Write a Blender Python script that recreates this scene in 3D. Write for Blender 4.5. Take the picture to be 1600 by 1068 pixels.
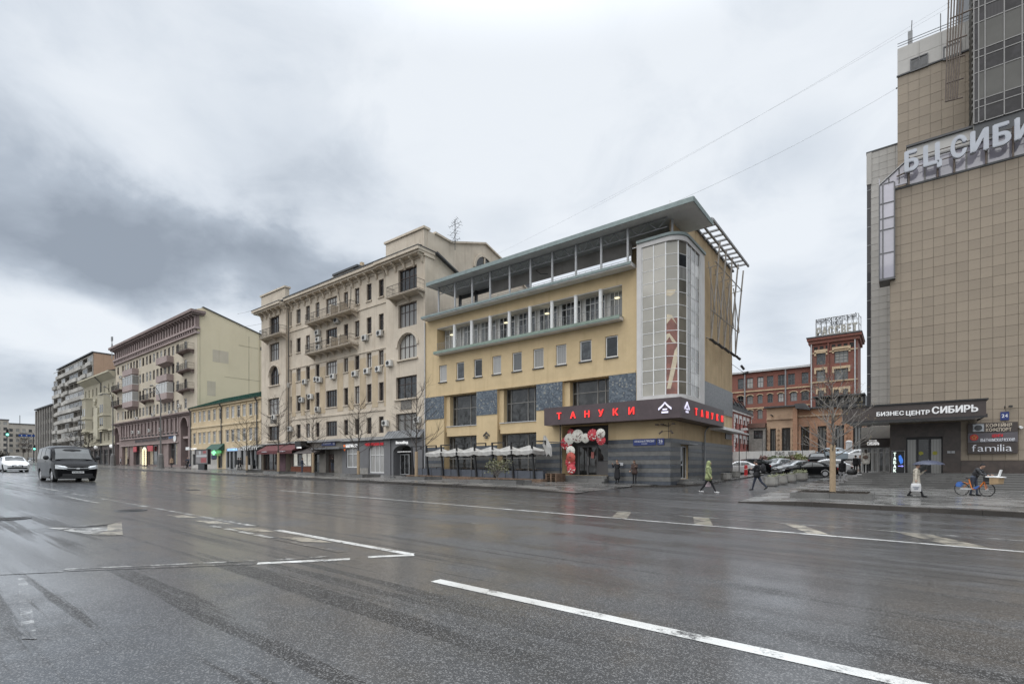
import bpy, bmesh, math, random
import numpy as np
from mathutils import Vector, Matrix
for _o in list(bpy.data.objects):
    bpy.data.objects.remove(_o)
random.seed(7)
runi = random.uniform
SC = bpy.context.scene
COL = SC.collection
F_PX, YAW, HOR, CAM_Z = 784.0, math.radians(37.77), 728.0, 1.5
cam_d = bpy.data.cameras.new('camera')
cam_d.sensor_width = 36.0
cam_d.lens = 36.0 * F_PX / 1600.0
cam_d.shift_y = (HOR - 534.0) / 1600.0
cam_d.clip_start = 0.1
cam_d.clip_end = 9000.0
cam = bpy.data.objects.new('camera', cam_d)
COL.objects.link(cam)
cam.location = (0, 0, CAM_Z)
cam.rotation_euler = (math.radians(90), 0, YAW)
SC.camera = cam
SUN_EL, SUN_AZ = math.radians(52), math.radians(190)      # azimuth clockwise from +Y
sun_d = bpy.data.lights.new('sun', 'SUN')
sun_d.energy = 1.0
sun_d.angle = math.radians(70)
sun_d.color = (1.0, 0.965, 0.92)
sun = bpy.data.objects.new('sun', sun_d)
COL.objects.link(sun)
_sv = Vector((math.cos(SUN_EL) * math.sin(SUN_AZ), math.cos(SUN_EL) * math.cos(SUN_AZ), math.sin(SUN_EL)))
sun.rotation_euler = (-_sv).to_track_quat('-Z', 'Y').to_euler()
sun.location = (0, -20, 60)
SC.view_settings.view_transform = 'Standard'
SC.view_settings.look = 'None'
SC.view_settings.exposure = 0.48
SC.view_settings.gamma = 1.0
SC.view_settings.use_curve_mapping = False
SC.cycles.max_bounces = 6
SC.cycles.diffuse_bounces = 3
SC.cycles.glossy_bounces = 3
SC.cycles.transmission_bounces = 4
SC.cycles.transparent_max_bounces = 6
SC.cycles.caustics_reflective = False
SC.cycles.caustics_refractive = False
SC.cycles.sample_clamp_indirect = 6.0
SC.cycles.use_denoising = True
class NT:
    """small helper round a node tree"""
    def __init__(s, tree):
        s.t = tree; s.n = tree.nodes; s.l = tree.links
    def new(s, kind, **kw):
        n = s.n.new(kind)
        for k, v in kw.items():
            setattr(n, k, v)
        return n
    def link(s, a, b):
        s.l.new(a, b)
    def put(s, sock, v):
        if isinstance(v, bpy.types.NodeSocket):
            s.l.new(v, sock)
        else:
            sock.default_value = v
    def math(s, op, a, b=0.0, c=0.0, clamp=False):
        n = s.n.new('ShaderNodeMath'); n.operation = op; n.use_clamp = clamp
        s.put(n.inputs[0], a); s.put(n.inputs[1], b); s.put(n.inputs[2], c)
        return n.outputs[0]
    def mix(s, fac, a, b, blend='MIX'):
        n = s.n.new('ShaderNodeMix'); n.data_type = 'RGBA'; n.blend_type = blend
        s.put(n.inputs[0], fac); s.put(n.inputs[6], a); s.put(n.inputs[7], b)
        return n.outputs[2]
    def ramp(s, fac, stops, interp='LINEAR'):
        n = s.n.new('ShaderNodeValToRGB'); n.color_ramp.interpolation = interp
        e = n.color_ramp.elements
        while len(e) < len(stops):
            e.new(0.5)
        for i, (p, c) in enumerate(stops):
            e[i].position = p
            e[i].color = c if isinstance(c, (tuple, list)) else (c, c, c, 1)
        s.put(n.inputs[0], fac)
        return n.outputs[0]
    def noise(s, vec, scale, detail=3.0, rough=0.55, dist=0.0):
        n = s.n.new('ShaderNodeTexNoise')
        if vec is not None:
            s.put(n.inputs['Vector'], vec)
        n.inputs['Scale'].default_value = scale
        n.inputs['Detail'].default_value = detail
        n.inputs['Roughness'].default_value = rough
        n.inputs['Distortion'].default_value = dist
        return n.outputs[0]
    def smooth(s, v, a, b, x=0.0, y=1.0):
        n = s.n.new('ShaderNodeMapRange'); n.interpolation_type = 'SMOOTHSTEP'
        s.put(n.inputs[0], v)
        n.inputs[1].default_value = a; n.inputs[2].default_value = b
        n.inputs[3].default_value = x; n.inputs[4].default_value = y
        return n.outputs[0]
def c4(c):
    return (c[0], c[1], c[2], 1.0)
def srgb(r, g, b, k=1.0):
    f = lambda v: (v / 255.0 / 12.92) if v <= 10 else ((v / 255.0 + 0.055) / 1.055) ** 2.4
    return (f(r) * k, f(g) * k, f(b) * k)
world = bpy.data.worlds.new('World')
SC.world = world
world.use_nodes = True
W = NT(world.node_tree)
W.n.clear()
_out = W.new('ShaderNodeOutputWorld')
_tc = W.new('ShaderNodeTexCoord')
_sep = W.new('ShaderNodeSeparateXYZ')
W.link(_tc.outputs['Generated'], _sep.inputs[0])
_dx, _dy, _dz = _sep.outputs
_el = W.math('ARCSINE', _dz)
_az = W.math('ARCTAN2', W.math('MULTIPLY', _dx, -1.0), _dy)       # 0 at +Y, positive towards -X
_h = W.math('ADD', W.math('MAXIMUM', _dz, 0.0), 0.28)
_cb = W.new('ShaderNodeCombineXYZ')
W.put(_cb.inputs[0], W.math('DIVIDE', _dx, _h)); W.put(_cb.inputs[1], W.math('DIVIDE', _dy, _h))
_n1 = W.noise(_cb.outputs[0], 0.9, 7.0, 0.52, 0.35)
_n2 = W.noise(_cb.outputs[0], 2.6, 7.0, 0.58, 0.6)
_cb2 = W.new('ShaderNodeCombineXYZ')
W.put(_cb2.inputs[0], _az); W.put(_cb2.inputs[1], W.math('MULTIPLY', _el, 1.6)); _cb2.inputs[2].default_value = 3.1
_n3 = W.noise(_cb2.outputs[0], 3.2, 6.0, 0.55, 0.25)
def _blob(az, el, sa, se, soft=0.35, warp=0.35):
    a = W.math('DIVIDE', W.math('SUBTRACT', _az, az), sa)
    e = W.math('DIVIDE', W.math('SUBTRACT', _el, el), se)
    d = W.math('ADD', W.math('MULTIPLY', a, a), W.math('MULTIPLY', e, e))
    d = W.math('ADD', W.math('SQRT', d), W.math('MULTIPLY', W.math('SUBTRACT', _n3, 0.5), warp * 6))
    return W.smooth(d, 1.0 + soft, 1.0 - soft * 2)
def _dir(px, py):
    t = (px - 800) / F_PX; v = (HOR - py) / F_PX
    d = Vector((-math.sin(YAW) + math.cos(YAW) * t, math.cos(YAW) + math.sin(YAW) * t, v)).normalized()
    return math.atan2(-d.x, d.y), math.asin(d.z)
_clouds = None
def _dark(px, py, rx, ry, amt, **kw):
    global _clouds
    a0, e0 = _dir(px, py); a1, _ = _dir(px + rx, py); _, e1 = _dir(px, py - ry)
    b = W.math('MULTIPLY', _blob(a0, e0, abs(a0 - a1) * 1.05, abs(e0 - e1) * 1.05, **kw), amt)
    _clouds = b if _clouds is None else W.math('ADD', _clouds, b)
_dark(20, 340, 430, 150, 0.46, soft=.5, warp=.5)
_dark(300, 410, 330, 85, 0.36, soft=.4, warp=.5)
_dark(120, 410, 210, 60, 0.14, soft=.6)
_dark(-60, 130, 190, 190, 0.20, soft=.75)
_dark(480, 330, 240, 110, 0.15, soft=.8)
_dark(800, 345, 55, 30, 0.10, soft=.7, warp=0.5)
_dark(1245, 240, 90, 60, 0.24, soft=.6)
_dark(1205, 490, 80, 60, 0.30, soft=.6)
_dark(430, 250, 120, 90, 0.16, soft=.7)
_dark(700, 200, 160, 110, -0.15, soft=.7)
_dark(40, 610, 200, 50, 0.36, soft=.6)
_dark(130, 505, 150, 45, -0.40, soft=.7)
_dark(1150, 420, 90, 70, -0.12, soft=.6)
_dark(-800, 320, 480, 150, 0.40, soft=.7)
_dark(2600, 300, 600, 130, 0.36, soft=.7)
_base = W.math('ADD', W.math('MULTIPLY', W.smooth(_n1, 0.44, 0.74), 0.12), W.math('MULTIPLY', W.smooth(_n2, 0.44, 0.74), 0.16))
_dens = W.math('ADD', _base, _clouds, clamp=True)
_dens = W.math('ADD', _dens, W.math('MULTIPLY', W.math('SUBTRACT', W.noise(_cb.outputs[0], 5.0, 6.0, 0.6, 0.6), 0.5), 0.16), clamp=True)
_cc = W.ramp(_dens, [(0.0, c4((0.685, 0.72, 0.76))), (0.2, c4((0.565, 0.61, 0.665))), (0.5, c4((0.37, 0.415, 0.475))), (0.9, c4((0.25, 0.285, 0.335)))])
_gain = W.math('ADD', 0.93, W.math('MULTIPLY', W.smooth(_dz, 0.62, 1.0), 3.4))
_cc = W.mix(1.0, _cc, _gain, 'MULTIPLY')
_bg = W.new('ShaderNodeBackground'); W.put(_bg.inputs[0], _cc); _bg.inputs[1].default_value = 1.0
_sky = W.new('ShaderNodeTexSky'); _sky.sky_type = 'NISHITA'
_sky.sun_disc = False
_sky.sun_elevation = SUN_EL
_sky.sun_rotation = SUN_AZ
_bg2 = W.new('ShaderNodeBackground'); W.link(_sky.outputs[0], _bg2.inputs[0]); _bg2.inputs[1].default_value = 0.08
_ms = W.new('ShaderNodeMixShader'); _ms.inputs[0].default_value = 0.93
W.link(_bg2.outputs[0], _ms.inputs[1]); W.link(_bg.outputs[0], _ms.inputs[2])
W.link(_ms.outputs[0], _out.inputs[0])
def ray(px, py):
    t = (px - 800) / F_PX
    return (-math.sin(YAW) + math.cos(YAW) * t, math.cos(YAW) + math.sin(YAW) * t, (HOR - py) / F_PX)
def on_y(px, py, Y):                 # point of the plane y = Y
    r = ray(px, py); k = Y / r[1]
    return k * r[0], CAM_Z + k * r[2]
def X(px, Y):
    return on_y(px, 700, Y)[0]
def Z(px, py, Y):
    return on_y(px, py, Y)[1]
def on_x(px, py, XX):                # point of the plane x = XX
    r = ray(px, py); k = XX / r[0]
    return k * r[1], CAM_Z + k * r[2]
def slope(x):
    x = max(-520.0, min(90.0, x))
    return -0.0125 * x
def gz(x, y=30.0):                   # height of the street surface
    KERB_Y = 23.3
    b = slope(x)
    if y >= KERB_Y:
        return b + 0.02
    if y > 8.0:
        return b - 0.15 + 0.25 * (KERB_Y - y) / (KERB_Y - 8.0)
    return b + 0.10
def ground(px, py, road=False):      # point of the pavement (or road) seen at a pixel
    r = ray(px, py); off = 0.02
    for _ in range(12):
        k = (off - CAM_Z) / (r[2] + 0.0125 * r[0])
        x, y = k * r[0], k * r[1]
        if not road:
            break
        off = gz(x, min(y, 23.29)) - slope(x)
    return x, y, slope(x) + off
class MB:
    def __init__(s):
        s.v = []; s.f = []
    def quad(s, a, b, c, d):
        i = len(s.v); s.v += [a, b, c, d]; s.f.append((i, i + 1, i + 2, i + 3))
    def poly(s, pts):
        i = len(s.v); s.v += list(pts); s.f.append(tuple(range(i, i + len(pts))))
    def box(s, x0, x1, y0, y1, z0, z1):
        if x0 > x1: x0, x1 = x1, x0
        if y0 > y1: y0, y1 = y1, y0
        if z0 > z1: z0, z1 = z1, z0
        i = len(s.v)
        s.v += [(x0, y0, z0), (x1, y0, z0), (x1, y1, z0), (x0, y1, z0), (x0, y0, z1), (x1, y0, z1), (x1, y1, z1), (x0, y1, z1)]
        for f in ((0, 3, 2, 1), (4, 5, 6, 7), (0, 1, 5, 4), (1, 2, 6, 5), (2, 3, 7, 6), (3, 0, 4, 7)):
            s.f.append(tuple(i + k for k in f))
        return s
    def prism(s, pts, axis, a, b):
        """polygon pts swept along an axis from a to b; pts are (u,w): x-axis -> (y,z), y-axis -> (x,z), z-axis -> (x,y)"""
        def m(p, t):
            return (t, p[0], p[1]) if axis == 'x' else (p[0], t, p[1]) if axis == 'y' else (p[0], p[1], t)
        n = len(pts); i = len(s.v)
        s.v += [m(p, a) for p in pts] + [m(p, b) for p in pts]
        s.f.append(tuple(i + k for k in range(n))[::-1]); s.f.append(tuple(i + n + k for k in range(n)))
        for k in range(n):
            k2 = (k + 1) % n
            s.f.append((i + k, i + k2, i + n + k2, i + n + k))
        return s
    def tube(s, p0, p1, r0, r1=None, n=6, caps=True):
        r1 = r0 if r1 is None else r1
        p0 = Vector(p0); p1 = Vector(p1); d = (p1 - p0)
        if d.length < 1e-6:
            return s
        d.normalize()
        up = Vector((0, 0, 1)) if abs(d.z) < 0.9 else Vector((1, 0, 0))
        a = d.cross(up).normalized(); b = d.cross(a)
        i = len(s.v)
        for p, r in ((p0, r0), (p1, r1)):
            for k in range(n):
                t = 2 * math.pi * k / n
                s.v.append(tuple(p + a * (math.cos(t) * r) + b * (math.sin(t) * r)))
        for k in range(n):
            k2 = (k + 1) % n
            s.f.append((i + k2, i + k, i + n + k, i + n + k2))
        if caps:
            s.f.append(tuple(i + k for k in range(n))); s.f.append(tuple(i + n + k for k in range(n))[::-1])
        return s
    def path(s, pts, r, n=6):
        """one continuous tube along pts, r a number or a list"""
        P = [Vector(p) for p in pts]; m = len(P)
        R = r if isinstance(r, (list, tuple)) else [r] * m
        i0 = len(s.v); ref = None
        for j in range(m):
            d = (P[min(j + 1, m - 1)] - P[max(j - 1, 0)])
            if d.length < 1e-7: d = Vector((0, 0, 1))
            d.normalize()
            if ref is None:
                ref = Vector((0, 0, 1)) if abs(d.z) < 0.9 else Vector((1, 0, 0))
                a = d.cross(ref).normalized()
            else:
                a = (a - d * a.dot(d))
                a = a.normalized() if a.length > 1e-6 else d.orthogonal().normalized()
            b = d.cross(a)
            for k in range(n):
                t = 2 * math.pi * k / n
                s.v.append(tuple(P[j] + a * (math.cos(t) * R[j]) + b * (math.sin(t) * R[j])))
        for j in range(m - 1):
            for k in range(n):
                k2 = (k + 1) % n
                s.f.append((i0 + j * n + k, i0 + j * n + k2, i0 + (j + 1) * n + k2, i0 + (j + 1) * n + k))
        s.f.append(tuple(i0 + k for k in range(n))[::-1])
        s.f.append(tuple(i0 + (m - 1) * n + k for k in range(n)))
        return s
    def lathe(s, prof, n=16, c=(0, 0, 0), sx=1.0, sy=1.0, axis='z'):
        """prof: list of (r, h)"""
        i = len(s.v); m = len(prof)
        for r, h in prof:
            for k in range(n):
                t = 2 * math.pi * k / n
                u, w = r * math.cos(t) * sx, r * math.sin(t) * sy
                p = (u, w, h) if axis == 'z' else (u, h, w) if axis == 'y' else (h, u, w)
                s.v.append((c[0] + p[0], c[1] + p[1], c[2] + p[2]))
        for j in range(m - 1):
            for k in range(n):
                k2 = (k + 1) % n
                q = (i + j * n + k, i + j * n + k2, i + (j + 1) * n + k2, i + (j + 1) * n + k)
                s.f.append(q if axis != 'y' else q[::-1])
        s.f.append(tuple(i + k for k in range(n))[::-1]); s.f.append(tuple(i + (m - 1) * n + k for k in range(n)))
        return s
    def ball(s, c, rx, ry=None, rz=None, n=10, m=7):
        ry = rx if ry is None else ry; rz = rx if rz is None else rz
        i = len(s.v)
        for j in range(m + 1):
            ph = math.pi * j / m - math.pi / 2
            for k in range(n):
                t = 2 * math.pi * k / n
                s.v.append((c[0] + rx * math.cos(ph) * math.cos(t), c[1] + ry * math.cos(ph) * math.sin(t), c[2] + rz * math.sin(ph)))
        for j in range(m):
            for k in range(n):
                k2 = (k + 1) % n
                s.f.append((i + j * n + k, i + j * n + k2, i + (j + 1) * n + k2, i + (j + 1) * n + k))
        return s
    def wall(s, a0, a1, z0, z1, plane, holes=(), rec=0.2, axis='y', inward=1, back=True):
        """a wall skin with rectangular openings (a,b,za,zb) and their reveals"""
        def pt(a, z, dep):
            return (a, plane + inward * dep, z) if axis == 'y' else (plane + inward * dep, a, z)
        H = [(max(min(h[0], h[1]), a0), min(max(h[0], h[1]), a1), max(h[2], z0), min(h[3], z1)) + tuple(h[4:5]) for h in holes]
        H = [h for h in H if h[1] - h[0] > 1e-4 and h[3] - h[2] > 1e-4]
        A = sorted(set([round(a0, 4), round(a1, 4)] + [round(v, 4) for h in H for v in h[:2]]))
        Zs = sorted(set([round(z0, 4), round(z1, 4)] + [round(v, 4) for h in H for v in h[2:4]]))
        flip = (axis == 'y') != (inward > 0)
        for ia in range(len(A) - 1):
            am = (A[ia] + A[ia + 1]) / 2
            run = None
            for iz in range(len(Zs) - 1):
                zm = (Zs[iz] + Zs[iz + 1]) / 2
                hole = any(h[0] < am < h[1] and h[2] < zm < h[3] for h in H)
                if not hole:
                    if run is None: run = Zs[iz]
                if (hole or iz == len(Zs) - 2) and run is not None:
                    zt = Zs[iz] if hole else Zs[iz + 1]
                    q = [pt(A[ia], run, 0), pt(A[ia + 1], run, 0), pt(A[ia + 1], zt, 0), pt(A[ia], zt, 0)]
                    s.quad(*(q[::-1] if flip else q)); run = None
        for h in H:
            r = h[4] if len(h) > 4 else rec
            for (p, q) in (((h[0], h[2]), (h[0], h[3])), ((h[1], h[3]), (h[1], h[2])), ((h[0], h[3]), (h[1], h[3])), ((h[1], h[2]), (h[0], h[2]))):
                Q = [pt(p[0], p[1], 0), pt(q[0], q[1], 0), pt(q[0], q[1], r), pt(p[0], p[1], r)]
                s.quad(*(Q if not flip else Q[::-1]))
        return s
    def arch_fill(s, xc, w, zs, zt, y, rec, n=10, axis='y', inward=1):
        """the two corner pieces that turn the square head of an opening into an arch springing at zs"""
        def pt(a, z, dep):
            return (a, y + inward * dep, z) if axis == 'y' else (y + inward * dep, a, z)
        ry = zt - zs; rx = w / 2
        arc = [(xc + rx * math.cos(t), zs + ry * math.sin(t)) for t in [math.pi * k / (2 * n) for k in range(2 * n + 1)]]
        for half, cx in ((arc[:n + 1], xc + rx), (arc[n:][::-1], xc - rx)):
            for k in range(n):
                s.poly([pt(cx, zt, 0), pt(*half[k], 0), pt(*half[k + 1], 0)])
        for k in range(2 * n):
            s.quad(pt(*arc[k], 0), pt(*arc[k + 1], 0), pt(*arc[k + 1], rec), pt(*arc[k], rec))
        return s
    def mesh(s, name, mats=None, smooth=False):
        me = bpy.data.meshes.new(name)
        me.from_pydata([tuple(v) for v in s.v], [], s.f)
        me.validate(); me.update()
        if mats is not None:
            for m in (mats if isinstance(mats, (list, tuple)) else [mats]):
                me.materials.append(m)
        if smooth:
            me.polygons.foreach_set('use_smooth', [True] * len(me.polygons))
            me.set_sharp_from_angle(angle=math.radians(38))
        return me
def tag(o, label=None, cat=None, group=None, kind=None):
    if label: o['label'] = label
    if cat: o['category'] = cat
    if group: o['group'] = group
    if kind: o['kind'] = kind
    return o
def thing(name, label, cat, loc=(0, 0, 0), rz=0.0, group=None):
    o = bpy.data.objects.new(name, None)
    o.empty_display_size = 0.3
    COL.objects.link(o)
    o.location = loc; o.rotation_euler = (0, 0, rz)
    return tag(o, label, cat, group)
def add(name, me, parent=None, loc=(0, 0, 0), rz=0.0, label=None, kind=None):
    o = bpy.data.objects.new(name, me)
    COL.objects.link(o)
    o.parent = parent; o.location = loc
    if rz: o.rotation_euler = (0, 0, rz)
    if label: o['label'] = label
    if kind: o['kind'] = kind
    return o
def wp(t, name, mb, m, smooth=False, label=None, kind=None):
    """part of a building: the mesh is in world coordinates"""
    me = mb if isinstance(mb, bpy.types.Mesh) else mb.mesh(name, m, smooth)
    return add(name, me, t, -Vector(t.location), 0, label, kind)
def sub(p, name, mb, m=None, smooth=False, label=None, kind=None):
    me = mb if isinstance(mb, bpy.types.Mesh) else mb.mesh(name, m, smooth)
    return add(name, me, p, (0, 0, 0), 0, label, kind)
def at(t, name, me, loc, rz=0.0, label=None):
    """an instance of a mesh placed at a world point, as a part of an unrotated thing"""
    return add(name, me, t, Vector(loc) - Vector(t.location), rz, label)
def lp(t, name, mb, m=None, smooth=False, label=None, kind=None):
    me = mb if isinstance(mb, bpy.types.Mesh) else mb.mesh(name, m, smooth)
    return add(name, me, t, (0, 0, 0), 0, label, kind)
def copy_tree(o, parent=None):
    c = o.copy(); COL.objects.link(c); c.parent = parent
    for ch in list(o.children):
        copy_tree(ch, c)
    return c
def struct(name, mb, m, smooth=False, parent=None):
    me = mb if isinstance(mb, bpy.types.Mesh) else mb.mesh(name, m, smooth)
    o = add(name, me, parent)
    if parent is None: o['kind'] = 'structure'
    return o
MAT = {}
def mat(name, col, rough=0.75, var=0.12, scale=1.5, streak=0.0, bump=0.0, bscale=30.0, metal=0.0, spec=0.5, emit=None, es=0.0, rnd=0.0, coat=0.0, dirt=None):
    if name in MAT: return MAT[name]
    m = bpy.data.materials.new(name); m.use_nodes = True
    MAT[name] = m
    t = NT(m.node_tree); p = t.n['Principled BSDF']
    tc = t.new('ShaderNodeTexCoord'); ob = tc.outputs['Object']
    c = c4(col)
    if var > 0:
        n = t.noise(ob, scale, 5.0, 0.6)
        lo = c4([v * (1 - var) for v in col]); hi = c4([min(1, v * (1 + var)) for v in col])
        c = t.mix(t.smooth(n, 0.3, 0.7), lo, hi)
    if streak > 0:
        mp = t.new('ShaderNodeMapping'); mp.inputs['Scale'].default_value = (1.0, 1.0, 0.06)
        t.link(ob, mp.inputs[0])
        n = t.noise(mp.outputs[0], 2.6, 5.0, 0.62)
        d = t.mix(1.0, c, c4(dirt if dirt else (0.62, 0.58, 0.54)), 'MULTIPLY')
        c = t.mix(t.math('MULTIPLY', t.smooth(n, 0.5, 0.74), streak), c, d)
        n2 = t.noise(ob, 0.33, 4.0, 0.6)
        c = t.mix(t.math('MULTIPLY', t.smooth(n2, 0.5, 0.7), streak * 0.6), c, d)
    if rnd > 0:
        oi = t.new('ShaderNodeObjectInfo')
        k = t.math('ADD', 1 - rnd, t.math('MULTIPLY', oi.outputs['Random'], 2 * rnd))
        cb = t.new('ShaderNodeCombineColor')
        for i in range(3): t.put(cb.inputs[i], k)
        c = t.mix(1.0, c, cb.outputs[0], 'MULTIPLY')
    t.put(p.inputs['Base Color'], c)
    p.inputs['Roughness'].default_value = rough
    p.inputs['Metallic'].default_value = metal
    p.inputs['Specular IOR Level'].default_value = spec
    if coat: p.inputs['Coat Weight'].default_value = coat; p.inputs['Coat Roughness'].default_value = 0.08
    if emit is not None:
        p.inputs['Emission Color'].default_value = c4(emit); p.inputs['Emission Strength'].default_value = es
    if bump > 0:
        b = t.new('ShaderNodeBump'); b.inputs['Strength'].default_value = bump; b.inputs['Distance'].default_value = 0.02
        t.put(b.inputs['Height'], t.noise(ob, bscale, 4.0, 0.6)); t.link(b.outputs[0], p.inputs['Normal'])
    return m
def glass(name, dark=(0.012, 0.014, 0.016), light=None, share=0.0, rough=0.03, ior=1.6):
    """window glass over a dark room; on a share of the panes a curtain or blind hangs behind"""
    if name in MAT: return MAT[name]
    m = bpy.data.materials.new(name); m.use_nodes = True; MAT[name] = m
    t = NT(m.node_tree); p = t.n['Principled BSDF']
    oi = t.new('ShaderNodeObjectInfo'); r = oi.outputs['Random']
    tc = t.new('ShaderNodeTexCoord')
    c = c4(dark)
    n = t.noise(tc.outputs['Object'], 1.7, 3.0)
    c = t.mix(t.smooth(n, 0.4, 0.7), c4([v * 0.6 for v in dark]), c4([v * 1.8 for v in dark]))
    if light is not None:
        sp = t.new('ShaderNodeSeparateXYZ'); t.link(tc.outputs['Object'], sp.inputs[0])
        pleat_shade = t.math('MULTIPLY', t.math('ADD', t.math('SINE', t.math('MULTIPLY', sp.outputs[0], 38.0)), 1.0), 0.12)  # shading of the curtain folds painted into the colour as darker stripes
        k = t.math('SUBTRACT', 0.95, pleat_shade)
        lc = t.mix(1.0, c4(light), t.mix(k, c4((0, 0, 0)), c4((1, 1, 1))), 'MULTIPLY')
        lc = t.mix(t.math('FRACT', t.math('MULTIPLY', r, 17.0)), lc, t.mix(0.55, lc, c4((0.02, 0.02, 0.02))))
        c = t.mix(t.math('LESS_THAN', r, share), c, lc)
    t.put(p.inputs['Base Color'], c)
    p.inputs['Roughness'].default_value = rough
    p.inputs['IOR'].default_value = ior
    b = t.new('ShaderNodeBump'); b.inputs['Strength'].default_value = 0.06; b.inputs['Distance'].default_value = 0.05
    t.put(b.inputs['Height'], t.noise(tc.outputs['Object'], 0.9, 2.0)); t.link(b.outputs[0], p.inputs['Normal'])
    return m
_WC = {}
def window_mesh(w, h, nx, nz, fw, dep, key, transom=None, mw=None):
    k = (round(w, 2), round(h, 2), nx, nz, fw, dep, key, transom)
    if k in _WC: return _WC[k]
    w, h = round(w, 2), round(h, 2)
    mb = MB(); mw = mw or fw * 0.7
    mb.box(-w / 2, -w / 2 + fw, -dep, 0.02, 0, h); mb.box(w / 2 - fw, w / 2, -dep, 0.02, 0, h)
    mb.box(-w / 2 + fw, w / 2 - fw, -dep, 0.02, 0, fw); mb.box(-w / 2 + fw, w / 2 - fw, -dep, 0.02, h - fw, h)
    xs = [-w / 2 + fw + (w - 2 * fw) * i / nx for i in range(1, nx)]
    zs = [h * transom] if transom else [fw + (h - 2 * fw) * i / nz for i in range(1, nz)]
    for x in xs: mb.box(x - mw / 2, x + mw / 2, -dep * 0.9, 0.015, fw, h - fw)
    ed = [-w / 2 + fw] + [v for x in xs for v in (x - mw / 2, x + mw / 2)] + [w / 2 - fw]
    for z in zs:
        for i in range(0, len(ed), 2):
            mb.box(ed[i], ed[i + 1], -dep * 0.9, 0.015, z - mw / 2, z + mw / 2)
    g = MB(); g.box(-w / 2 + fw * 0.5, w / 2 - fw * 0.5, -0.006, 0.006, fw * 0.5, h - fw * 0.5)
    _WC[k] = (mb, g, {})
    return _WC[k]
def win(t, x, y, z0, w, h, fmat, gmat, nx=2, nz=1, fw=0.07, dep=0.06, transom=None, rz=0.0, name='window', mw=None):
    fb, gb, cache = window_mesh(w, h, nx, nz, fw, dep, '', transom, mw)
    if fmat.name not in cache: cache[fmat.name] = fb.mesh('window_frame', fmat)
    if 'g' + gmat.name not in cache: cache['g' + gmat.name] = gb.mesh('pane', gmat)
    o = at(t, name, cache[fmat.name], (x, y, z0), rz)
    add('pane', cache['g' + gmat.name], o)
    return o
_LC = {}
def glyph(ch, bold=0.0, ext=0.03):
    k = (ch, round(bold, 3), round(ext, 3))
    if k in _LC: return _LC[k]
    cu = bpy.data.curves.new('letter', 'FONT')
    cu.body = ch; cu.size = 1.0; cu.extrude = ext / 2; cu.offset = min(bold, 0.004)
    cu.resolution_u = 3
    ob = bpy.data.objects.new('letter', cu)
    me = bpy.data.meshes.new_from_object(ob)
    vs = [(v.co.x, -v.co.z, v.co.y) for v in me.vertices]
    fs = [tuple(p.vertices) for p in me.polygons]
    bpy.data.objects.remove(ob); bpy.data.curves.remove(cu); bpy.data.meshes.remove(me)
    if bold > 0.006:                                   # heavier strokes: copies a little to each side, each a hair further back
        n = len(vs); v0, f0 = list(vs), list(fs)
        for q, (ox, oz) in enumerate(((1, 0), (-1, 0), (0, .7), (0, -.7), (.7, .5), (-.7, -.5))):
            vs += [(v[0] + ox * bold * 1.3, v[1] + .0015 * (q + 1), v[2] + oz * bold) for v in v0]
            fs += [tuple(n * (q + 1) + i for i in f) for f in f0]
    xs = [v[0] for v in vs] or [0, 0.25]
    _LC[k] = (vs, fs, min(xs), max(xs))
    return _LC[k]
CAPH = 0.727
def text_mb(s, height, width=None, bold=0.0, ext=0.03, gap=0.08):
    """a line of text standing in the x-z plane, facing -y, lower left at the origin; height is the capital height"""
    mb = MB(); k = height / CAPH; x = 0.0; items = []
    for ch in s:
        if ch == ' ':
            x += 0.30; continue
        v, f, a, b = glyph(ch, bold, ext / k)
        items.append((v, f, x - a)); x += (b - a) + gap
    tot = max(x - gap, 1e-3)
    sx = (width / tot) if width else k
    for v, f, ox in items:
        i = len(mb.v)
        mb.v += [((p[0] + ox) * sx, p[1] * k, p[2] * k) for p in v]
        mb.f += [tuple(i + q for q in ff) for ff in f]
    return mb
def xf(mb, loc=(0, 0, 0), rz=0.0):
    """moves and turns a builder's points"""
    c, s_ = math.cos(rz), math.sin(rz)
    mb.v = [(loc[0] + p[0] * c - p[1] * s_, loc[1] + p[0] * s_ + p[1] * c, loc[2] + p[2]) for p in mb.v]
    return mb
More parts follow.
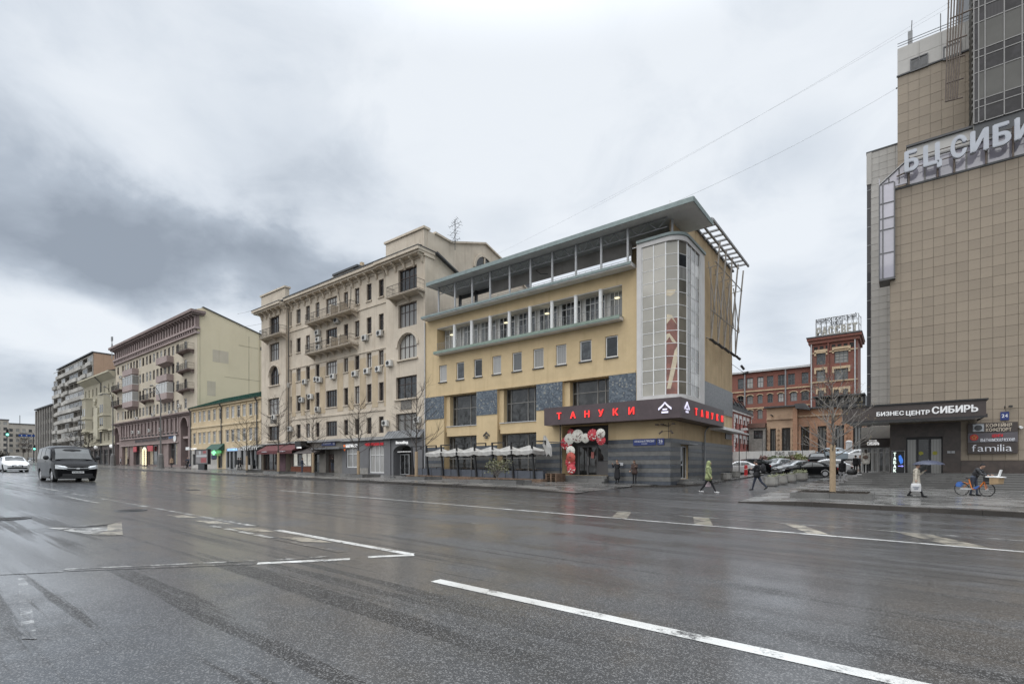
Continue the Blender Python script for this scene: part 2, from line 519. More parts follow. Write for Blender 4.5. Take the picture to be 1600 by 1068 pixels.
# materials of the street
RG = (0.50, 0.30, 1.36)
BS = (0.5, 0.25)
CT = (0.15, 1.0, 0.18, 1.52)
def _asphalt_nodes(t, ob):
    big = t.noise(ob, 0.22, 5.0, 0.6, 0.4)
    mp = t.new('ShaderNodeMapping'); mp.inputs['Scale'].default_value = (0.05, 1.0, 1.0); t.link(ob, mp.inputs[0])
    track = t.noise(mp.outputs[0], 0.9, 4.0, 0.55)
    mid = t.noise(ob, 1.7, 5.0, 0.62)
    grain = t.noise(ob, 85.0, 2.0, 0.6)
    vor = t.new('ShaderNodeTexVoronoi'); vor.inputs['Scale'].default_value = 105.0; t.link(ob, vor.inputs['Vector'])
    wet = t.math('ADD', t.math('MULTIPLY', big, 0.45), t.math('ADD', t.math('MULTIPLY', track, 0.35), t.math('MULTIPLY', mid, 0.25)))
    sp = t.new('ShaderNodeSeparateXYZ'); t.link(ob, sp.inputs[0])
    film = t.math('MULTIPLY', t.smooth(sp.outputs[0], -3.0, -22.0), 0.10)      # a film of water lies on the left part of the junction
    wetness = t.smooth(t.math('ADD', wet, film), 0.455, 0.575)
    lanes = t.smooth(track, 0.50, 0.66)
    mp2 = t.new('ShaderNodeMapping'); mp2.inputs['Scale'].default_value = (0.03, 1.0, 1.0); t.link(ob, mp2.inputs[0])
    thin = t.noise(mp2.outputs[0], 3.4, 5.0, 0.6, 0.2)
    seams = t.math('MULTIPLY', t.smooth(thin, 0.525, 0.585), t.smooth(t.noise(ob, 0.16, 3.0), 0.40, 0.60))
    col = t.mix(grain, c4((0.018, 0.018, 0.019)), c4((0.075, 0.076, 0.078)))
    col = t.mix(t.math('MULTIPLY', wetness, 0.55), col, c4((0.022, 0.023, 0.024)))
    col = t.mix(t.math('MULTIPLY', lanes, 0.35), col, c4((0.020, 0.020, 0.019))); col = t.mix(t.math('MULTIPLY', seams, 0.85), col, c4((0.012, 0.011, 0.010)))
    stone = t.math('GREATER_THAN', t.math('FRACT', t.math('MULTIPLY', vor.outputs['Color'], 7.31)), 0.80)
    col = t.mix(t.math('MULTIPLY', stone, 0.34), col, c4((0.30, 0.295, 0.29)))
    brown = t.smooth(t.noise(ob, 0.35, 4.0, 0.6), 0.60, 0.76)
    col = t.mix(t.math('MULTIPLY', brown, 0.25), col, c4((0.085, 0.066, 0.044)))
    mr = t.new('ShaderNodeMapRange'); t.put(mr.inputs[0], wetness); mr.inputs[3].default_value = RG[0]; mr.inputs[4].default_value = RG[1]
    rough = t.math('ADD', t.math('ADD', mr.outputs[0], t.math('MULTIPLY', t.math('SUBTRACT', grain, 0.5), 0.10)), t.math('MULTIPLY', seams, 0.16))
    h = t.math('ADD', t.math('MULTIPLY', vor.outputs['Distance'], 0.8), t.math('MULTIPLY', grain, 0.5))
    hold = t.math('MULTIPLY', t.math('SUBTRACT', 1.0, t.math('MULTIPLY', seams, 0.8)), t.math('SUBTRACT', 1.0, t.math('MULTIPLY', lanes, 0.5)))
    return col, rough, h, t.math('MULTIPLY', wetness, hold)
def film_coat(t, p, wet):               # the film of rain water over the stones
    t.put(p.inputs['Coat Weight'], t.math('ADD', CT[0], t.math('MULTIPLY', wet, CT[1] - CT[0]))); p.inputs['Coat Roughness'].default_value = CT[2]; p.inputs['Coat IOR'].default_value = CT[3]
def wet_asphalt(name):
    m = bpy.data.materials.new(name); m.use_nodes = True; MAT[name] = m
    t = NT(m.node_tree); p = t.n['Principled BSDF']; tc = t.new('ShaderNodeTexCoord')
    col, rough, h, wet = _asphalt_nodes(t, tc.outputs['Object'])
    t.put(p.inputs['Base Color'], col); t.put(p.inputs['Roughness'], rough)
    p.inputs['IOR'].default_value = RG[2]
    film_coat(t, p, wet)
    b = t.new('ShaderNodeBump'); b.inputs['Distance'].default_value = 0.012
    t.put(b.inputs['Strength'], t.math('SUBTRACT', BS[0], t.math('MULTIPLY', wet, BS[1])))
    t.put(b.inputs['Height'], h); t.link(b.outputs[0], p.inputs['Normal'])
    b2 = t.new('ShaderNodeBump'); b2.inputs['Distance'].default_value = 0.005; b2.inputs['Strength'].default_value = 0.05
    t.put(b2.inputs['Height'], h); t.link(b2.outputs[0], p.inputs['Coat Normal'])
    return m
def road_paint(name, col, lo, hi, sc=3.2):
    """worn thermoplastic paint: where it has worn through, the asphalt shows"""
    m = bpy.data.materials.new(name); m.use_nodes = True; MAT[name] = m
    t = NT(m.node_tree); p = t.n['Principled BSDF']; tc = t.new('ShaderNodeTexCoord'); ob = tc.outputs['Object']
    ac, rough, h, wet = _asphalt_nodes(t, ob)
    n = t.math('ADD', t.math('MULTIPLY', t.noise(ob, sc, 6.0, 0.7), 0.7), t.math('MULTIPLY', t.noise(ob, 38.0, 3.0, 0.7), 0.3))
    k = t.smooth(n, lo, hi)
    pc = t.mix(t.noise(ob, 9.0, 4.0), c4([v * 0.78 for v in col]), c4(col))
    t.put(p.inputs['Base Color'], t.mix(k, ac, pc)); t.put(p.inputs['Roughness'], rough); p.inputs['IOR'].default_value = RG[2]; film_coat(t, p, wet)
    b = t.new('ShaderNodeBump'); b.inputs['Distance'].default_value = 0.010; b.inputs['Strength'].default_value = 0.35
    t.put(b.inputs['Height'], h); t.link(b.outputs[0], p.inputs['Normal'])
    return m
def wet_stone(name, c0, c1, joints=None, rough=(0.42, 0.14), rnd=0.0):
    m = bpy.data.materials.new(name); m.use_nodes = True; MAT[name] = m
    t = NT(m.node_tree); p = t.n['Principled BSDF']; tc = t.new('ShaderNodeTexCoord'); ob = tc.outputs['Object']
    n = t.noise(ob, 0.5, 5.0, 0.6); g = t.noise(ob, 30.0, 4.0, 0.7); wet = t.smooth(n, 0.42, 0.6)
    col = t.mix(g, c4(c0), c4(c1))
    col = t.mix(t.math('MULTIPLY', wet, 0.4), col, c4([v * 0.55 for v in c0]))
    if joints:
        br = t.new('ShaderNodeTexBrick'); t.link(ob, br.inputs['Vector'])
        br.inputs['Scale'].default_value = 1.0; br.inputs['Brick Width'].default_value = joints[0]; br.inputs['Row Height'].default_value = joints[1]
        br.inputs['Mortar Size'].default_value = 0.008; br.inputs['Color1'].default_value = (1, 1, 1, 1); br.inputs['Color2'].default_value = (0.8, 0.8, 0.8, 1)
        br.inputs['Mortar'].default_value = (0.45, 0.45, 0.45, 1)
        col = t.mix(1.0, col, br.outputs[0], 'MULTIPLY')
    if rnd:
        oi = t.new('ShaderNodeObjectInfo'); k = t.math('ADD', 1 - rnd, t.math('MULTIPLY', oi.outputs['Random'], 2 * rnd))
        col = t.mix(1.0, col, k, 'MULTIPLY')
    t.put(p.inputs['Base Color'], col)
    mr = t.new('ShaderNodeMapRange'); t.put(mr.inputs[0], wet); mr.inputs[3].default_value = rough[0]; mr.inputs[4].default_value = rough[1]
    t.put(p.inputs['Roughness'], mr.outputs[0])
    b = t.new('ShaderNodeBump'); b.inputs['Strength'].default_value = 0.18; b.inputs['Distance'].default_value = 0.01
    t.put(b.inputs['Height'], g); t.link(b.outputs[0], p.inputs['Normal'])
    return m
M_ASPH = wet_asphalt('wet_asphalt')
M_LINE = road_paint('white_road_paint', (0.60, 0.60, 0.58), 0.37, 0.50)
M_LINE_WORN = road_paint('worn_road_paint', (0.46, 0.46, 0.44), 0.45, 0.58)
M_LINE_BEIGE = road_paint('beige_worn_paint', (0.36, 0.33, 0.27), 0.40, 0.54)
M_LINE_FAINT = road_paint('faint_road_paint', (0.36, 0.36, 0.35), 0.50, 0.66, 5.0)
M_PAVE = wet_stone('wet_paving', (0.105, 0.101, 0.096), (0.19, 0.183, 0.172), (0.9, 0.45), (0.36, 0.11))
M_SLAB = wet_stone('paving_slab_stone', (0.115, 0.112, 0.108), (0.22, 0.215, 0.205), None, (0.32, 0.10), 0.28)
M_KERB = wet_stone('granite_kerb', (0.026, 0.021, 0.017), (0.065, 0.056, 0.048), None, (0.42, 0.25))
M_STEP = wet_stone('granite_steps', (0.10, 0.097, 0.092), (0.21, 0.205, 0.195), None, (0.38, 0.16))
M_CONC = mat('concrete', (0.27, 0.26, 0.24), 0.8, 0.2, 2.5, 0.4, 0.25, 40)
M_SOIL = mat('dark_soil', (0.035, 0.028, 0.022), 0.9, 0.4, 14, 0, 0.8, 25)
M_BLACK = mat('black_metal', (0.014, 0.014, 0.015), 0.45, 0.1)
M_DGREY = mat('dark_grey_metal', (0.055, 0.057, 0.06), 0.5, 0.12)
M_GREY = mat('grey_metal', (0.24, 0.245, 0.25), 0.5, 0.12, 3, 0.2)
M_LGREY = mat('light_grey_metal', (0.45, 0.455, 0.46), 0.45, 0.08, 3, 0.2)
M_WHITE = mat('white_paint', (0.74, 0.74, 0.73), 0.5, 0.06, 3, 0.15)
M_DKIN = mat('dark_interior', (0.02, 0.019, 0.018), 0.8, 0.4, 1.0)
M_ROOFDK = mat('dark_roof_sheet', (0.06, 0.062, 0.066), 0.55, 0.2, 1.0, 0.3)
M_AC = mat('air_conditioner_casing', (0.56, 0.55, 0.52), 0.55, 0.1, 4, 0.5, rnd=0.12)
M_IRON = mat('wrought_iron', (0.028, 0.026, 0.025), 0.6, 0.2)
M_RUST = mat('rusty_brown_metal', (0.11, 0.085, 0.068), 0.7, 0.25, 6)
G_DARK = glass('dark_window_glass', (0.014, 0.016, 0.018), (0.42, 0.41, 0.38), 0.30)
G_MID = glass('curtained_window_glass', (0.03, 0.033, 0.036), (0.50, 0.49, 0.47), 0.6)
G_SHOP = glass('shop_window_glass', (0.035, 0.036, 0.036), None)
G_TALL = glass('grey_window_glass', (0.06, 0.065, 0.07), (0.28, 0.29, 0.29), 0.5)
# ground, road, pavement
def sheet(pts_fn, xs, ys):
    mb = MB(); n = len(ys)
    for x in xs:
        for y in ys:
            mb.v.append((x, y, pts_fn(x, y)))
    for i in range(len(xs) - 1):
        for j in range(n - 1):
            mb.f.append((i * n + j, (i + 1) * n + j, (i + 1) * n + j + 1, i * n + j + 1))
    return mb
gx = [-6000, -2500, -520, -300, -100, 0, 90, 600, 2500, 6000]
struct('ground', sheet(lambda x, y: slope(x) - 0.6 if abs(x) < 2600 else slope(x) - 0.6, gx, [-4000, -1500, -300, 0, 100, 300, 1500, 5000]), mat('distant_ground', (0.10, 0.10, 0.095), 0.7, 0.3, 0.05))
road = struct('road', sheet(lambda x, y: gz(x, min(y, 23.299)), [-520, -300, -150, -60, -20, 0, 20, 90], [-60, -20, 0, 4, 8, 12, 16, 20, 23.3]), M_ASPH)
def yard_z(x, y):
    return slope(x) + 0.02 + 0.024 * max(0.0, y - 40.0)
KX0, KX1 = -13.8, -5.6
def dip(x, y):                       # the pavements drop to the carriageway beside the crossing
    a = max(0.0, 1 - (x - KX1) / 2.2) if x > KX1 - 1 else max(0.0, 1 - (KX0 - x) / 3.0)
    return min(a, 1.0) * max(0.0, min(1.0, 1 - (y - 23.5) / 6.0)) * 0.13
struct('pavement', sheet(lambda x, y: slope(x) + 0.02 - dip(x, y), [-520, -300, -150, -100, -60, -40, -25, -17, KX0], [23.5, 26, 29.6, 35, 60]), M_PAVE)
plaza = struct('pavement_plaza', sheet(lambda x, y: yard_z(x, y) - dip(x, y), [KX1, -3.4, -2, 3, 8, 20, 60], [23.5, 26, 29.6, 40, 44, 60]), M_PAVE)
def side_z(x, y):
    if y <= 23.6: return slope(x) - 0.146
    if y < 27: return slope(x) - 0.146 + (y - 23.6) / 3.4 * 0.11
    if y < 34: return slope(x) - 0.036 + (y - 27) / 7.0 * 0.01
    return yard_z(x, y) - 0.05
side = struct('side_street', sheet(side_z, [KX0, -11.6, -9.4, -7.4, KX1], [23.3, 23.6, 27, 30, 34, 40, 48, 60]), M_ASPH)
yard = struct('car_park', sheet(lambda x, y: yard_z(x, y) - 0.05, [-120, -60, -30, -12.95, KX0, KX1, 0, 30, 120], [60, 64, 72, 90, 130]), M_ASPH)
kerb = struct('kerb', MB().box(-520, -130, 23.3, 23.5, slope(-520) - 0.3, slope(-520) - 0.25), M_KERB)
M_KERBF = M_KERB
def kerb_run(x0, x1, L, drop0=0.0, drop1=0.0):
    n = max(1, round((x1 - x0) / L))
    for i in range(n):
        a, b = x0 + (x1 - x0) * i / n + 0.004, x0 + (x1 - x0) * (i + 1) / n - 0.004
        mb = MB(); za, zb = slope(a), slope(b)
        da = drop0 + (drop1 - drop0) * i / n; db = drop0 + (drop1 - drop0) * (i + 1) / n
        mb.box(a, b, 23.3, 23.498, -0.35, 0.0)
        dz = runi(-0.003, 0.003); dy = runi(-0.004, 0.004)
        mb.v = [(v[0], v[1] + dy, (za if abs(v[0] - a) < 1e-6 else zb) + (-0.35 if v[2] < -0.1 else 0.024 + dz - (da if abs(v[0] - a) < 1e-6 else db))) for v in mb.v]
        add('kerbstone', mb.mesh('kerbstone', M_KERB), kerb)
kerb_run(-520, -130, 26.0)
kerb_run(-130, -60, 3.5)
kerb_run(-60, KX0 - 3, 1.4)
kerb_run(KX0 - 3, KX0, 1.0, 0.0, 0.13)
kerb_run(KX1, KX1 + 2.2, 1.1, 0.13, 0.0)
kerb_run(KX1 + 2.2, 40, 1.4)
kp = [(-13.9, 30.6), (-13.2, 31.2), (-12.3, 32.4), (-11.75, 34), (-11.55, 37), (-11.5, 42), (-11.5, 50), (-11.5, 58)]
for i in range(len(kp) - 1):
    (ax, ay), (bx, by) = kp[i], kp[i + 1]
    n = max(1, round(math.hypot(bx - ax, by - ay) / 1.6))
    for k in range(n):
        p = Vector((ax + (bx - ax) * k / n, ay + (by - ay) * k / n, 0)); q = Vector((ax + (bx - ax) * (k + 1) / n, ay + (by - ay) * (k + 1) / n, 0))
        d = (q - p).normalized(); nn = Vector((-d.y, d.x, 0)) * 0.09
        z = yard_z(p.x, p.y); mb = MB()
        lo = [tuple(v + Vector((0, 0, z - 0.2))) for v in (p - nn, q - nn, q + nn, p + nn)]
        hi = [(v[0], v[1], z + 0.07) for v in lo]
        mb.v = lo + hi
        mb.f = [(0, 3, 2, 1), (4, 5, 6, 7), (0, 1, 5, 4), (1, 2, 6, 5), (2, 3, 7, 6), (3, 0, 4, 7)]
        add('kerbstone', mb.mesh('kerbstone', M_KERB), kerb)
struct('side_walkway', sheet(lambda x, y: yard_z(x, y) + 0.05, [-12.95, -11.6], [36, 42, 50, 60]), M_PAVE)
slabs = []
y = 23.52; row = 0
while y < 42.4:
    dy = 0.62; x = KX1 + 0.3 - (0.6 if row % 2 else 0.0); far = []
    while x < 12:
        if x + 1.2 > KX1 + 0.25:
            slabs.append((max(x, KX1 + 0.05), y, x + 1.2, y + dy))
        x += 1.2
    y += dy; row += 1
vis = [s for s in slabs if s[0] < 0.92 * s[1] * 1.0 - 12]
vis.sort(key=lambda s: s[1])
keep = set(vis[:300])
rest = MB()
for s in slabs:
    h = runi(0.004, 0.014); g = 0.011
    mb = MB() if s in keep else rest
    mb.box(s[0] + g, s[2] - g, s[1] + g, s[3] - g, -0.02, h)
    if s in keep:
        mb.v = [(v[0], v[1], v[2] + yard_z(v[0], v[1]) - dip(v[0], v[1])) for v in mb.v]
        add('paving_slab', mb.mesh('paving_slab', M_SLAB), plaza)
rest.v = [(v[0], v[1], v[2] + yard_z(v[0], v[1]) - dip(v[0], v[1])) for v in rest.v]
add('paving_slab', rest.mesh('paving_slabs_rest', M_SLAB), plaza, kind='stuff')
# road markings
def rz_(x, y):
    return gz(x, min(y, 23.29)) + 0.004
def marking(name, pts, m, dz=0.0):
    mb = MB(); mb.poly([(p[0], p[1], rz_(p[0], p[1]) + dz) for p in pts])
    return add(name, mb.mesh(name, m), road)
def lane_line(x0, x1, y, w, m, name='lane_line', dz=0.0):
    marking(name, [(x0, y - w / 2), (x1, y - w / 2), (x1, y + w / 2), (x0, y + w / 2)], m, dz)
def gp(px, py):
    return ground(px, py, True)[:2]
a, b = gp(690, 904), gp(1385, 1068)
Y1 = (a[1] + b[1]) / 2
lane_line(a[0], 3.5, Y1, 0.16, M_LINE)
Y2 = (gp(1000, 812)[1] + gp(1600, 862)[1]) / 2
Y3 = (gp(1000, 801)[1] + gp(1600, 844)[1]) / 2
lane_line(gp(560, 775)[0] - 6, 34, Y2, 0.17, M_LINE)
lane_line(gp(640, 776)[0], 34, Y3, 0.11, M_LINE_WORN)
for (xa, ya, xb, yb, wpx) in ((945, 801, 985, 809, 26), (1068, 810, 1118, 820, 30), (1215, 821, 1300, 836, 34), (1394, 833, 1555, 857, 58)):
    p, q = gp(xa, ya), gp(xb, yb)
    u = gp(xa + wpx, ya + 1)[0] - p[0]
    y0, y1 = Y3 - 0.08, Y2 + 0.10
    marking('slanting_bar', [(p[0], y0), (q[0] - u, y1), (q[0], y1), (p[0] + u, y0)], M_LINE_BEIGE)
for x0 in (-21, -10.5, 4, 14):
    lane_line(x0, x0 + 3.0, (Y1 + Y2) / 2 + 0.3, 0.12, M_LINE_FAINT)
for x0 in (-48, -37, -26):
    lane_line(x0, x0 + 3.5, 17.6, 0.12, M_LINE_FAINT)
for x0 in (-17, -6, 5):
    lane_line(x0, x0 + 3.0, 19.4, 0.12, M_LINE_FAINT)
a, b = gp(200, 786), gp(640, 865); Y4 = (a[1] + b[1]) / 2
lane_line(gp(430, 828)[0], b[0] + 0.05, Y4, 0.15, M_LINE)
lane_line(-95, gp(400, 822)[0], Y4, 0.13, M_LINE_WORN)
a2, b2 = gp(330, 821), gp(535, 862); Y5 = (a2[1] + b2[1]) / 2
lane_line(a2[0], gp(430, 840)[0], Y5, 0.13, M_LINE_WORN)
lane_line(gp(436, 841)[0], b2[0], Y5, 0.13, M_LINE_FAINT)
lane_line(gp(118, 773)[0], gp(175, 785)[0], Y5, 0.13, M_LINE_WORN)
lane_line(gp(60, 762)[0], gp(100, 770)[0], Y5, 0.13, M_LINE_FAINT)
for px in (300, 345, 402, 478):
    c = gp(px, 700 + (px + 150) * 0.206 + 12)
    marking('worn_bar', [(c[0] - 0.55, Y5 + 0.12), (c[0] + 0.25, Y5 + 0.12), (c[0] + 0.75, Y4 - 0.14), (c[0] - 0.15, Y4 - 0.14)], M_LINE_BEIGE)
def seg(p, q, w, m, name='stop_line', dz=0.0):
    p, q = Vector((*p, 0)), Vector((*q, 0)); d = (q - p).normalized(); n = Vector((-d.y, d.x, 0)) * w / 2
    marking(name, [tuple(v)[:2] for v in (p - n, q - n, q + n, p + n)], m, dz)
seg(gp(402, 880), gp(547, 873), 0.14, M_LINE)
seg(gp(575, 870), gp(647, 866.5), 0.14, M_LINE)
seg(gp(420, 875), gp(515, 869), 0.10, M_LINE_WORN)
seg(gp(105, 891), gp(400, 880.5), 0.09, M_LINE_FAINT)
seg(gp(100, 889), gp(400, 875.5), 0.07, M_LINE_WORN)
seg(gp(0, 896.5), gp(100, 892), 0.10, M_LINE_FAINT)
tri = [gp(72, 824), gp(190, 815), gp(192, 836), gp(162, 837)]
marking('triangle_arrow', [tri[0], gp(168, 824), gp(168, 829.5), gp(150, 836)], M_LINE_WORN)
marking('triangle_arrow', [gp(168, 820), tri[1], tri[2], gp(150, 836.3), gp(168, 829)], M_LINE_BEIGE, 0.004)
marking('triangle_arrow', [gp(110, 822.5), gp(182, 815.8), gp(170, 819.5), gp(120, 824)], M_LINE_FAINT, 0.008)
marking('faded_line', [gp(28, 903), gp(42, 903), gp(58, 998), gp(34, 998)], M_LINE_FAINT)
def manhole(px, py, r, label):
    x, y = gp(px, py); z = rz_(x, y)
    t = thing('manhole_cover', label, 'manhole cover', (x, y, z), 0, 'manhole covers in the road')
    lp(t, 'ring', MB().lathe([(r, -0.05), (r, 0.006), (r * 0.86, 0.008), (r * 0.86, -0.02)], 28), M_DGREY)
    lid = MB().lathe([(r * 0.85, -0.03), (r * 0.85, 0.004)], 28)
    for i in range(-3, 4):
        for j in range(-3, 4):
            if i * i + j * j <= 10: lid.box((i - .3) * r * .2, (i + .3) * r * .2, (j - .3) * r * .2, (j + .3) * r * .2, 0.004, 0.010)
    lp(t, 'lid', lid, M_IRON)
manhole(205, 797, 0.36, 'manhole cover in the wet road beside the separating strip')
manhole(16, 810, 0.36, 'manhole cover in the dark puddle at the road edge')
manhole(300, 765, 0.34, 'manhole cover farther along the road past the van')
# restaurant building on the corner
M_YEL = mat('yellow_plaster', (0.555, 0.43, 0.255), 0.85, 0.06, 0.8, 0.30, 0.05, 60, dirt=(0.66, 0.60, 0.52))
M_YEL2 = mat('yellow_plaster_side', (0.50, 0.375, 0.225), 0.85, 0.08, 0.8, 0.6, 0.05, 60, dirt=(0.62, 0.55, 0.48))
M_TEAL = mat('teal_metal_sheet', (0.205, 0.255, 0.25), 0.5, 0.12, 2.0, 0.3)
M_GREENSILL = mat('green_sill_sheet', (0.20, 0.26, 0.215), 0.5, 0.12, 2.0, 0.4)
M_SOFFIT = mat('grey_soffit', (0.66, 0.65, 0.63), 0.8, 0.08, 1.0, 0.2)
M_PANELG = mat('grey_brown_panels', (0.40, 0.37, 0.345), 0.8, 0.15, 0.7, 0.3)
M_BAYW = mat('pale_bay_frame', (0.56, 0.545, 0.53), 0.7, 0.06, 1.2, 0.25)
M_STRD = mat('dark_blue_stone_band', (0.062, 0.070, 0.083), 0.38, 0.2, 3.0, 0.15)
M_STRL = mat('grey_stone_band', (0.135, 0.132, 0.125), 0.40, 0.15, 3.0, 0.15)
M_SIGN = mat('mauve_sign_board', (0.070, 0.050, 0.054), 0.45, 0.15, 1.2, 0.1)
M_RED = mat('lit_red_letters', (0.75, 0.03, 0.03), 0.4, 0, emit=(0.95, 0.035, 0.03), es=0.75)
M_LAV = mat('lit_white_emblem', (0.7, 0.68, 0.78), 0.4, 0, emit=(0.62, 0.60, 0.80), es=0.55)
M_FRGREY = mat('grey_window_frame', (0.19, 0.185, 0.175), 0.5, 0.06)
M_FRWHITE = mat('white_window_frame', (0.66, 0.66, 0.65), 0.45, 0.04)
M_FRDARK = mat('dark_door_frame', (0.10, 0.10, 0.105), 0.4, 0.05)
M_STREETBLUE = mat('blue_street_plate', (0.018, 0.035, 0.16), 0.35, 0.05)
M_PLATEW = mat('white_plate_lettering', (0.75, 0.76, 0.80), 0.5, 0)
def mosaic(name, base):
    m = bpy.data.materials.new(name); m.use_nodes = True; MAT[name] = m
    t = NT(m.node_tree); p = t.n['Principled BSDF']; tc = t.new('ShaderNodeTexCoord')
    v = t.new('ShaderNodeTexVoronoi'); v.inputs['Scale'].default_value = 9.0; t.link(tc.outputs['Object'], v.inputs['Vector'])
    sp = t.new('ShaderNodeSeparateColor'); t.link(v.outputs['Color'], sp.inputs[0])
    c = t.ramp(sp.outputs[0], [(0.0, c4(base[0])), (0.38, c4(base[1])), (0.72, c4(base[2])), (0.93, c4(base[3]))], 'CONSTANT')
    t.put(p.inputs['Base Color'], c); p.inputs['Roughness'].default_value = 0.35
    b = t.new('ShaderNodeBump'); b.inputs['Strength'].default_value = 0.4; b.inputs['Distance'].default_value = 0.02
    t.put(b.inputs['Height'], v.outputs['Distance']); t.link(b.outputs[0], p.inputs['Normal'])
    return m
M_MOS = mosaic('blue_mosaic_tiles', ((0.06, 0.075, 0.095), (0.095, 0.118, 0.142), (0.125, 0.15, 0.175), (0.24, 0.24, 0.22)))
M_MOS2 = mosaic('slate_mosaic_tiles', ((0.075, 0.082, 0.09), (0.095, 0.102, 0.11), (0.115, 0.12, 0.125), (0.14, 0.145, 0.15)))
YF, XL, XR, YB = 35.0, X(664.3, 35.0), -12.95, 51.64
R = thing('restaurant_building', 'yellow four-storey restaurant on the corner with a rounded glass bay and wide teal flat roof', 'building', (-25, 35, slope(-25)))
zb = 0.1
WINS = [(205, 258, 215, 340), (325, 378, 190, 325), (446, 503, 170, 305), (575, 635, 147, 285), (713, 778, 122, 268), (858, 930, 97, 247), (1015, 1088, 67, 225), (1180, 1262, 37, 200), (1358, 1445, 7, 175)]
wrect = []
for a, b, c, d in WINS:
    x0, x1 = X(640 + a / 4.444, YF), X(640 + b / 4.444, YF)
    wrect.append((x0, x1, 9.83, 11.47))
LOG = (X(683, YF), X(972, YF), 12.72, 15.22)
bays = [(X(694, YF), X(744.6, YF)), (X(777, YF), X(838, YF)), (X(879, YF), X(951.6, YF))]
holes = [(*r, 0.22) for r in wrect] + [(*LOG, 1.15)]
for i, (a, b) in enumerate(bays[:2]):
    holes.append((a, b, 0.85, 8.42, 0.85))
holes.append((bays[2][0], bays[2][1], 6.10, 8.42, 0.85))
DX0, DX1 = X(878.5, YF), X(950.5, YF)
holes.append((DX0, DX1, 0.78, 4.78, 1.3))
wall = MB().wall(XL, XR, zb, 16.2, YF, holes)
wall.quad((XL, YB, zb), (XL, YF, zb), (XL, YF, 16.2), (XL, YB, 16.2))
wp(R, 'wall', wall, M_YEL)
SW = MB().wall(YF, YB, zb, 20.35, XR, [(37.15, 38.75, 0.55, 3.05, 0.25), (48.3, 48.75, 6.9, 7.7, 0.15), (YF, 38.0, 19.0, 20.35, 0.01)], axis='x', inward=-1)
SW.quad((XR, YB, zb), (XL, YB, zb), (XL, YB, 16.2), (XR, YB, 16.2))
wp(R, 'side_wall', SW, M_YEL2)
wp(R, 'terrace_floor', MB().box(XL + 0.05, XR - 0.05, YF + 0.05, YB - 0.05, 16.0, 16.25), M_ROOFDK)
wp(R, 'dark_room_filler', MB().box(XL + 0.1, XR - 0.6, YF + 1.4, YB - 0.1, 0.2, 15.9), M_DKIN)  # dark block filling the building, stands in for the shade of unlit rooms
ax0 = X(986, 37.9)
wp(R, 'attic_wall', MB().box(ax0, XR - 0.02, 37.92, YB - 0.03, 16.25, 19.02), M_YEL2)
wp(R, 'coping', MB().box(XR - 0.35, XR + 0.14, 38.02, YB + 0.2, 20.36, 20.52), M_DGREY)
wp(R, 'flat_roof', MB().box(-36.6, -10.87, 33.6, 37.95, 19.06, 19.12), M_SOFFIT)
wp(R, 'roof_fascia', MB().box(-36.64, -10.83, 33.56, 33.62, 19.03, 19.36).box(-10.87, -10.81, 33.62, 37.95, 19.03, 19.36).box(-36.66, -36.6, 33.62, 37.95, 19.03, 19.36).box(-36.6, -10.87, 33.62, 37.95, 19.125, 19.37), M_TEAL)
wp(R, 'terrace_ledge', MB().box(-37.9, -15.52, 34.12, 34.98, 16.12, 16.38), M_SOFFIT)
wp(R, 'ledge_edging', MB().box(-37.94, -15.52, 34.05, 34.12, 16.20, 16.40).box(-37.94, -15.52, 34.12, 34.98, 16.385, 16.41), M_TEAL)
for px in (685.5, 711, 738, 766, 796.5, 829, 863, 900, 939.5, 981, 1045):
    x = X(px, 34.55)
    m = MB().tube((x, 34.55, 16.4), (x, 34.55, 19.05), 0.095, n=8)
    at(R, 'roof_post', MB().tube((0, 0, 0 if px < 1000 else 1.5), (0, 0, 2.64), 0.095, n=8).mesh('roof_post', M_LGREY), (x, 34.55 if px < 1000 else 35.2, 16.41))
px_ = (685.5, 711, 738, 766, 796.5, 829, 863, 900, 939.5, 981, 1045)
for a, b in zip(px_[:-1], px_[1:]):
    x0, x1 = X(a, 34.55) + 0.1, X(b, 34.55) - 0.1; y0 = 34.55
    tr = MB()
    tr.tube((x0, y0, 18.98), (x1, y0, 18.98), 0.04, n=5).tube((x0, y0, 18.32), (x1, y0, 18.32), 0.035, n=5)
    n = 2
    for i in range(n):
        u0, u1 = x0 + (x1 - x0) * i / n, x0 + (x1 - x0) * (i + 1) / n; um = (u0 + u1) / 2
        tr.tube((u0, y0, 18.98), (um, y0, 18.32), 0.028, n=4).tube((um, y0, 18.32), (u1, y0, 18.98), 0.028, n=4)
    wp(R, 'roof_truss', tr, M_GREY)
for px in (719, 744):
    x = X(px, 37.6); at(R, 'roof_post', MB().box(-.12, .12, -.12, .12, 0, 2.8).mesh('rear_post', M_DGREY), (x, 37.6, 16.26))
wp(R, 'roof_beam', MB().box(X(719, 37.7), ax0, 37.6, 37.85, 18.72, 19.0), M_DGREY)
xs = [X(p, 36.7) for p in (766, 797, 829, 863, 900, 939, 988)]
for a, b in zip(xs[:-1], xs[1:]):
    wp(R, 'terrace_panel', MB().box(a + 0.03, b - 0.03, 36.68, 36.74, 17.95, 19.02), M_PANELG)
rl = MB()
x = -37.5
while x < -15.7:
    rl.tube((x, 34.3, 16.4), (x, 34.3, 16.62), 0.012, n=4); x += 0.55
rl.tube((-37.6, 34.3, 16.62), (-15.6, 34.3, 16.62), 0.015, n=4)
wp(R, 'terrace_rail', rl, M_GREY)
t_ = MB(); t_.path([(X(838, 35.4), 35.4, 18.3), (X(845, 35.4), 35.4, 17.9), (X(856, 35.4), 35.4, 17.75)], 0.03, 5)
wp(R, 'hanging_cable', t_, M_BLACK)
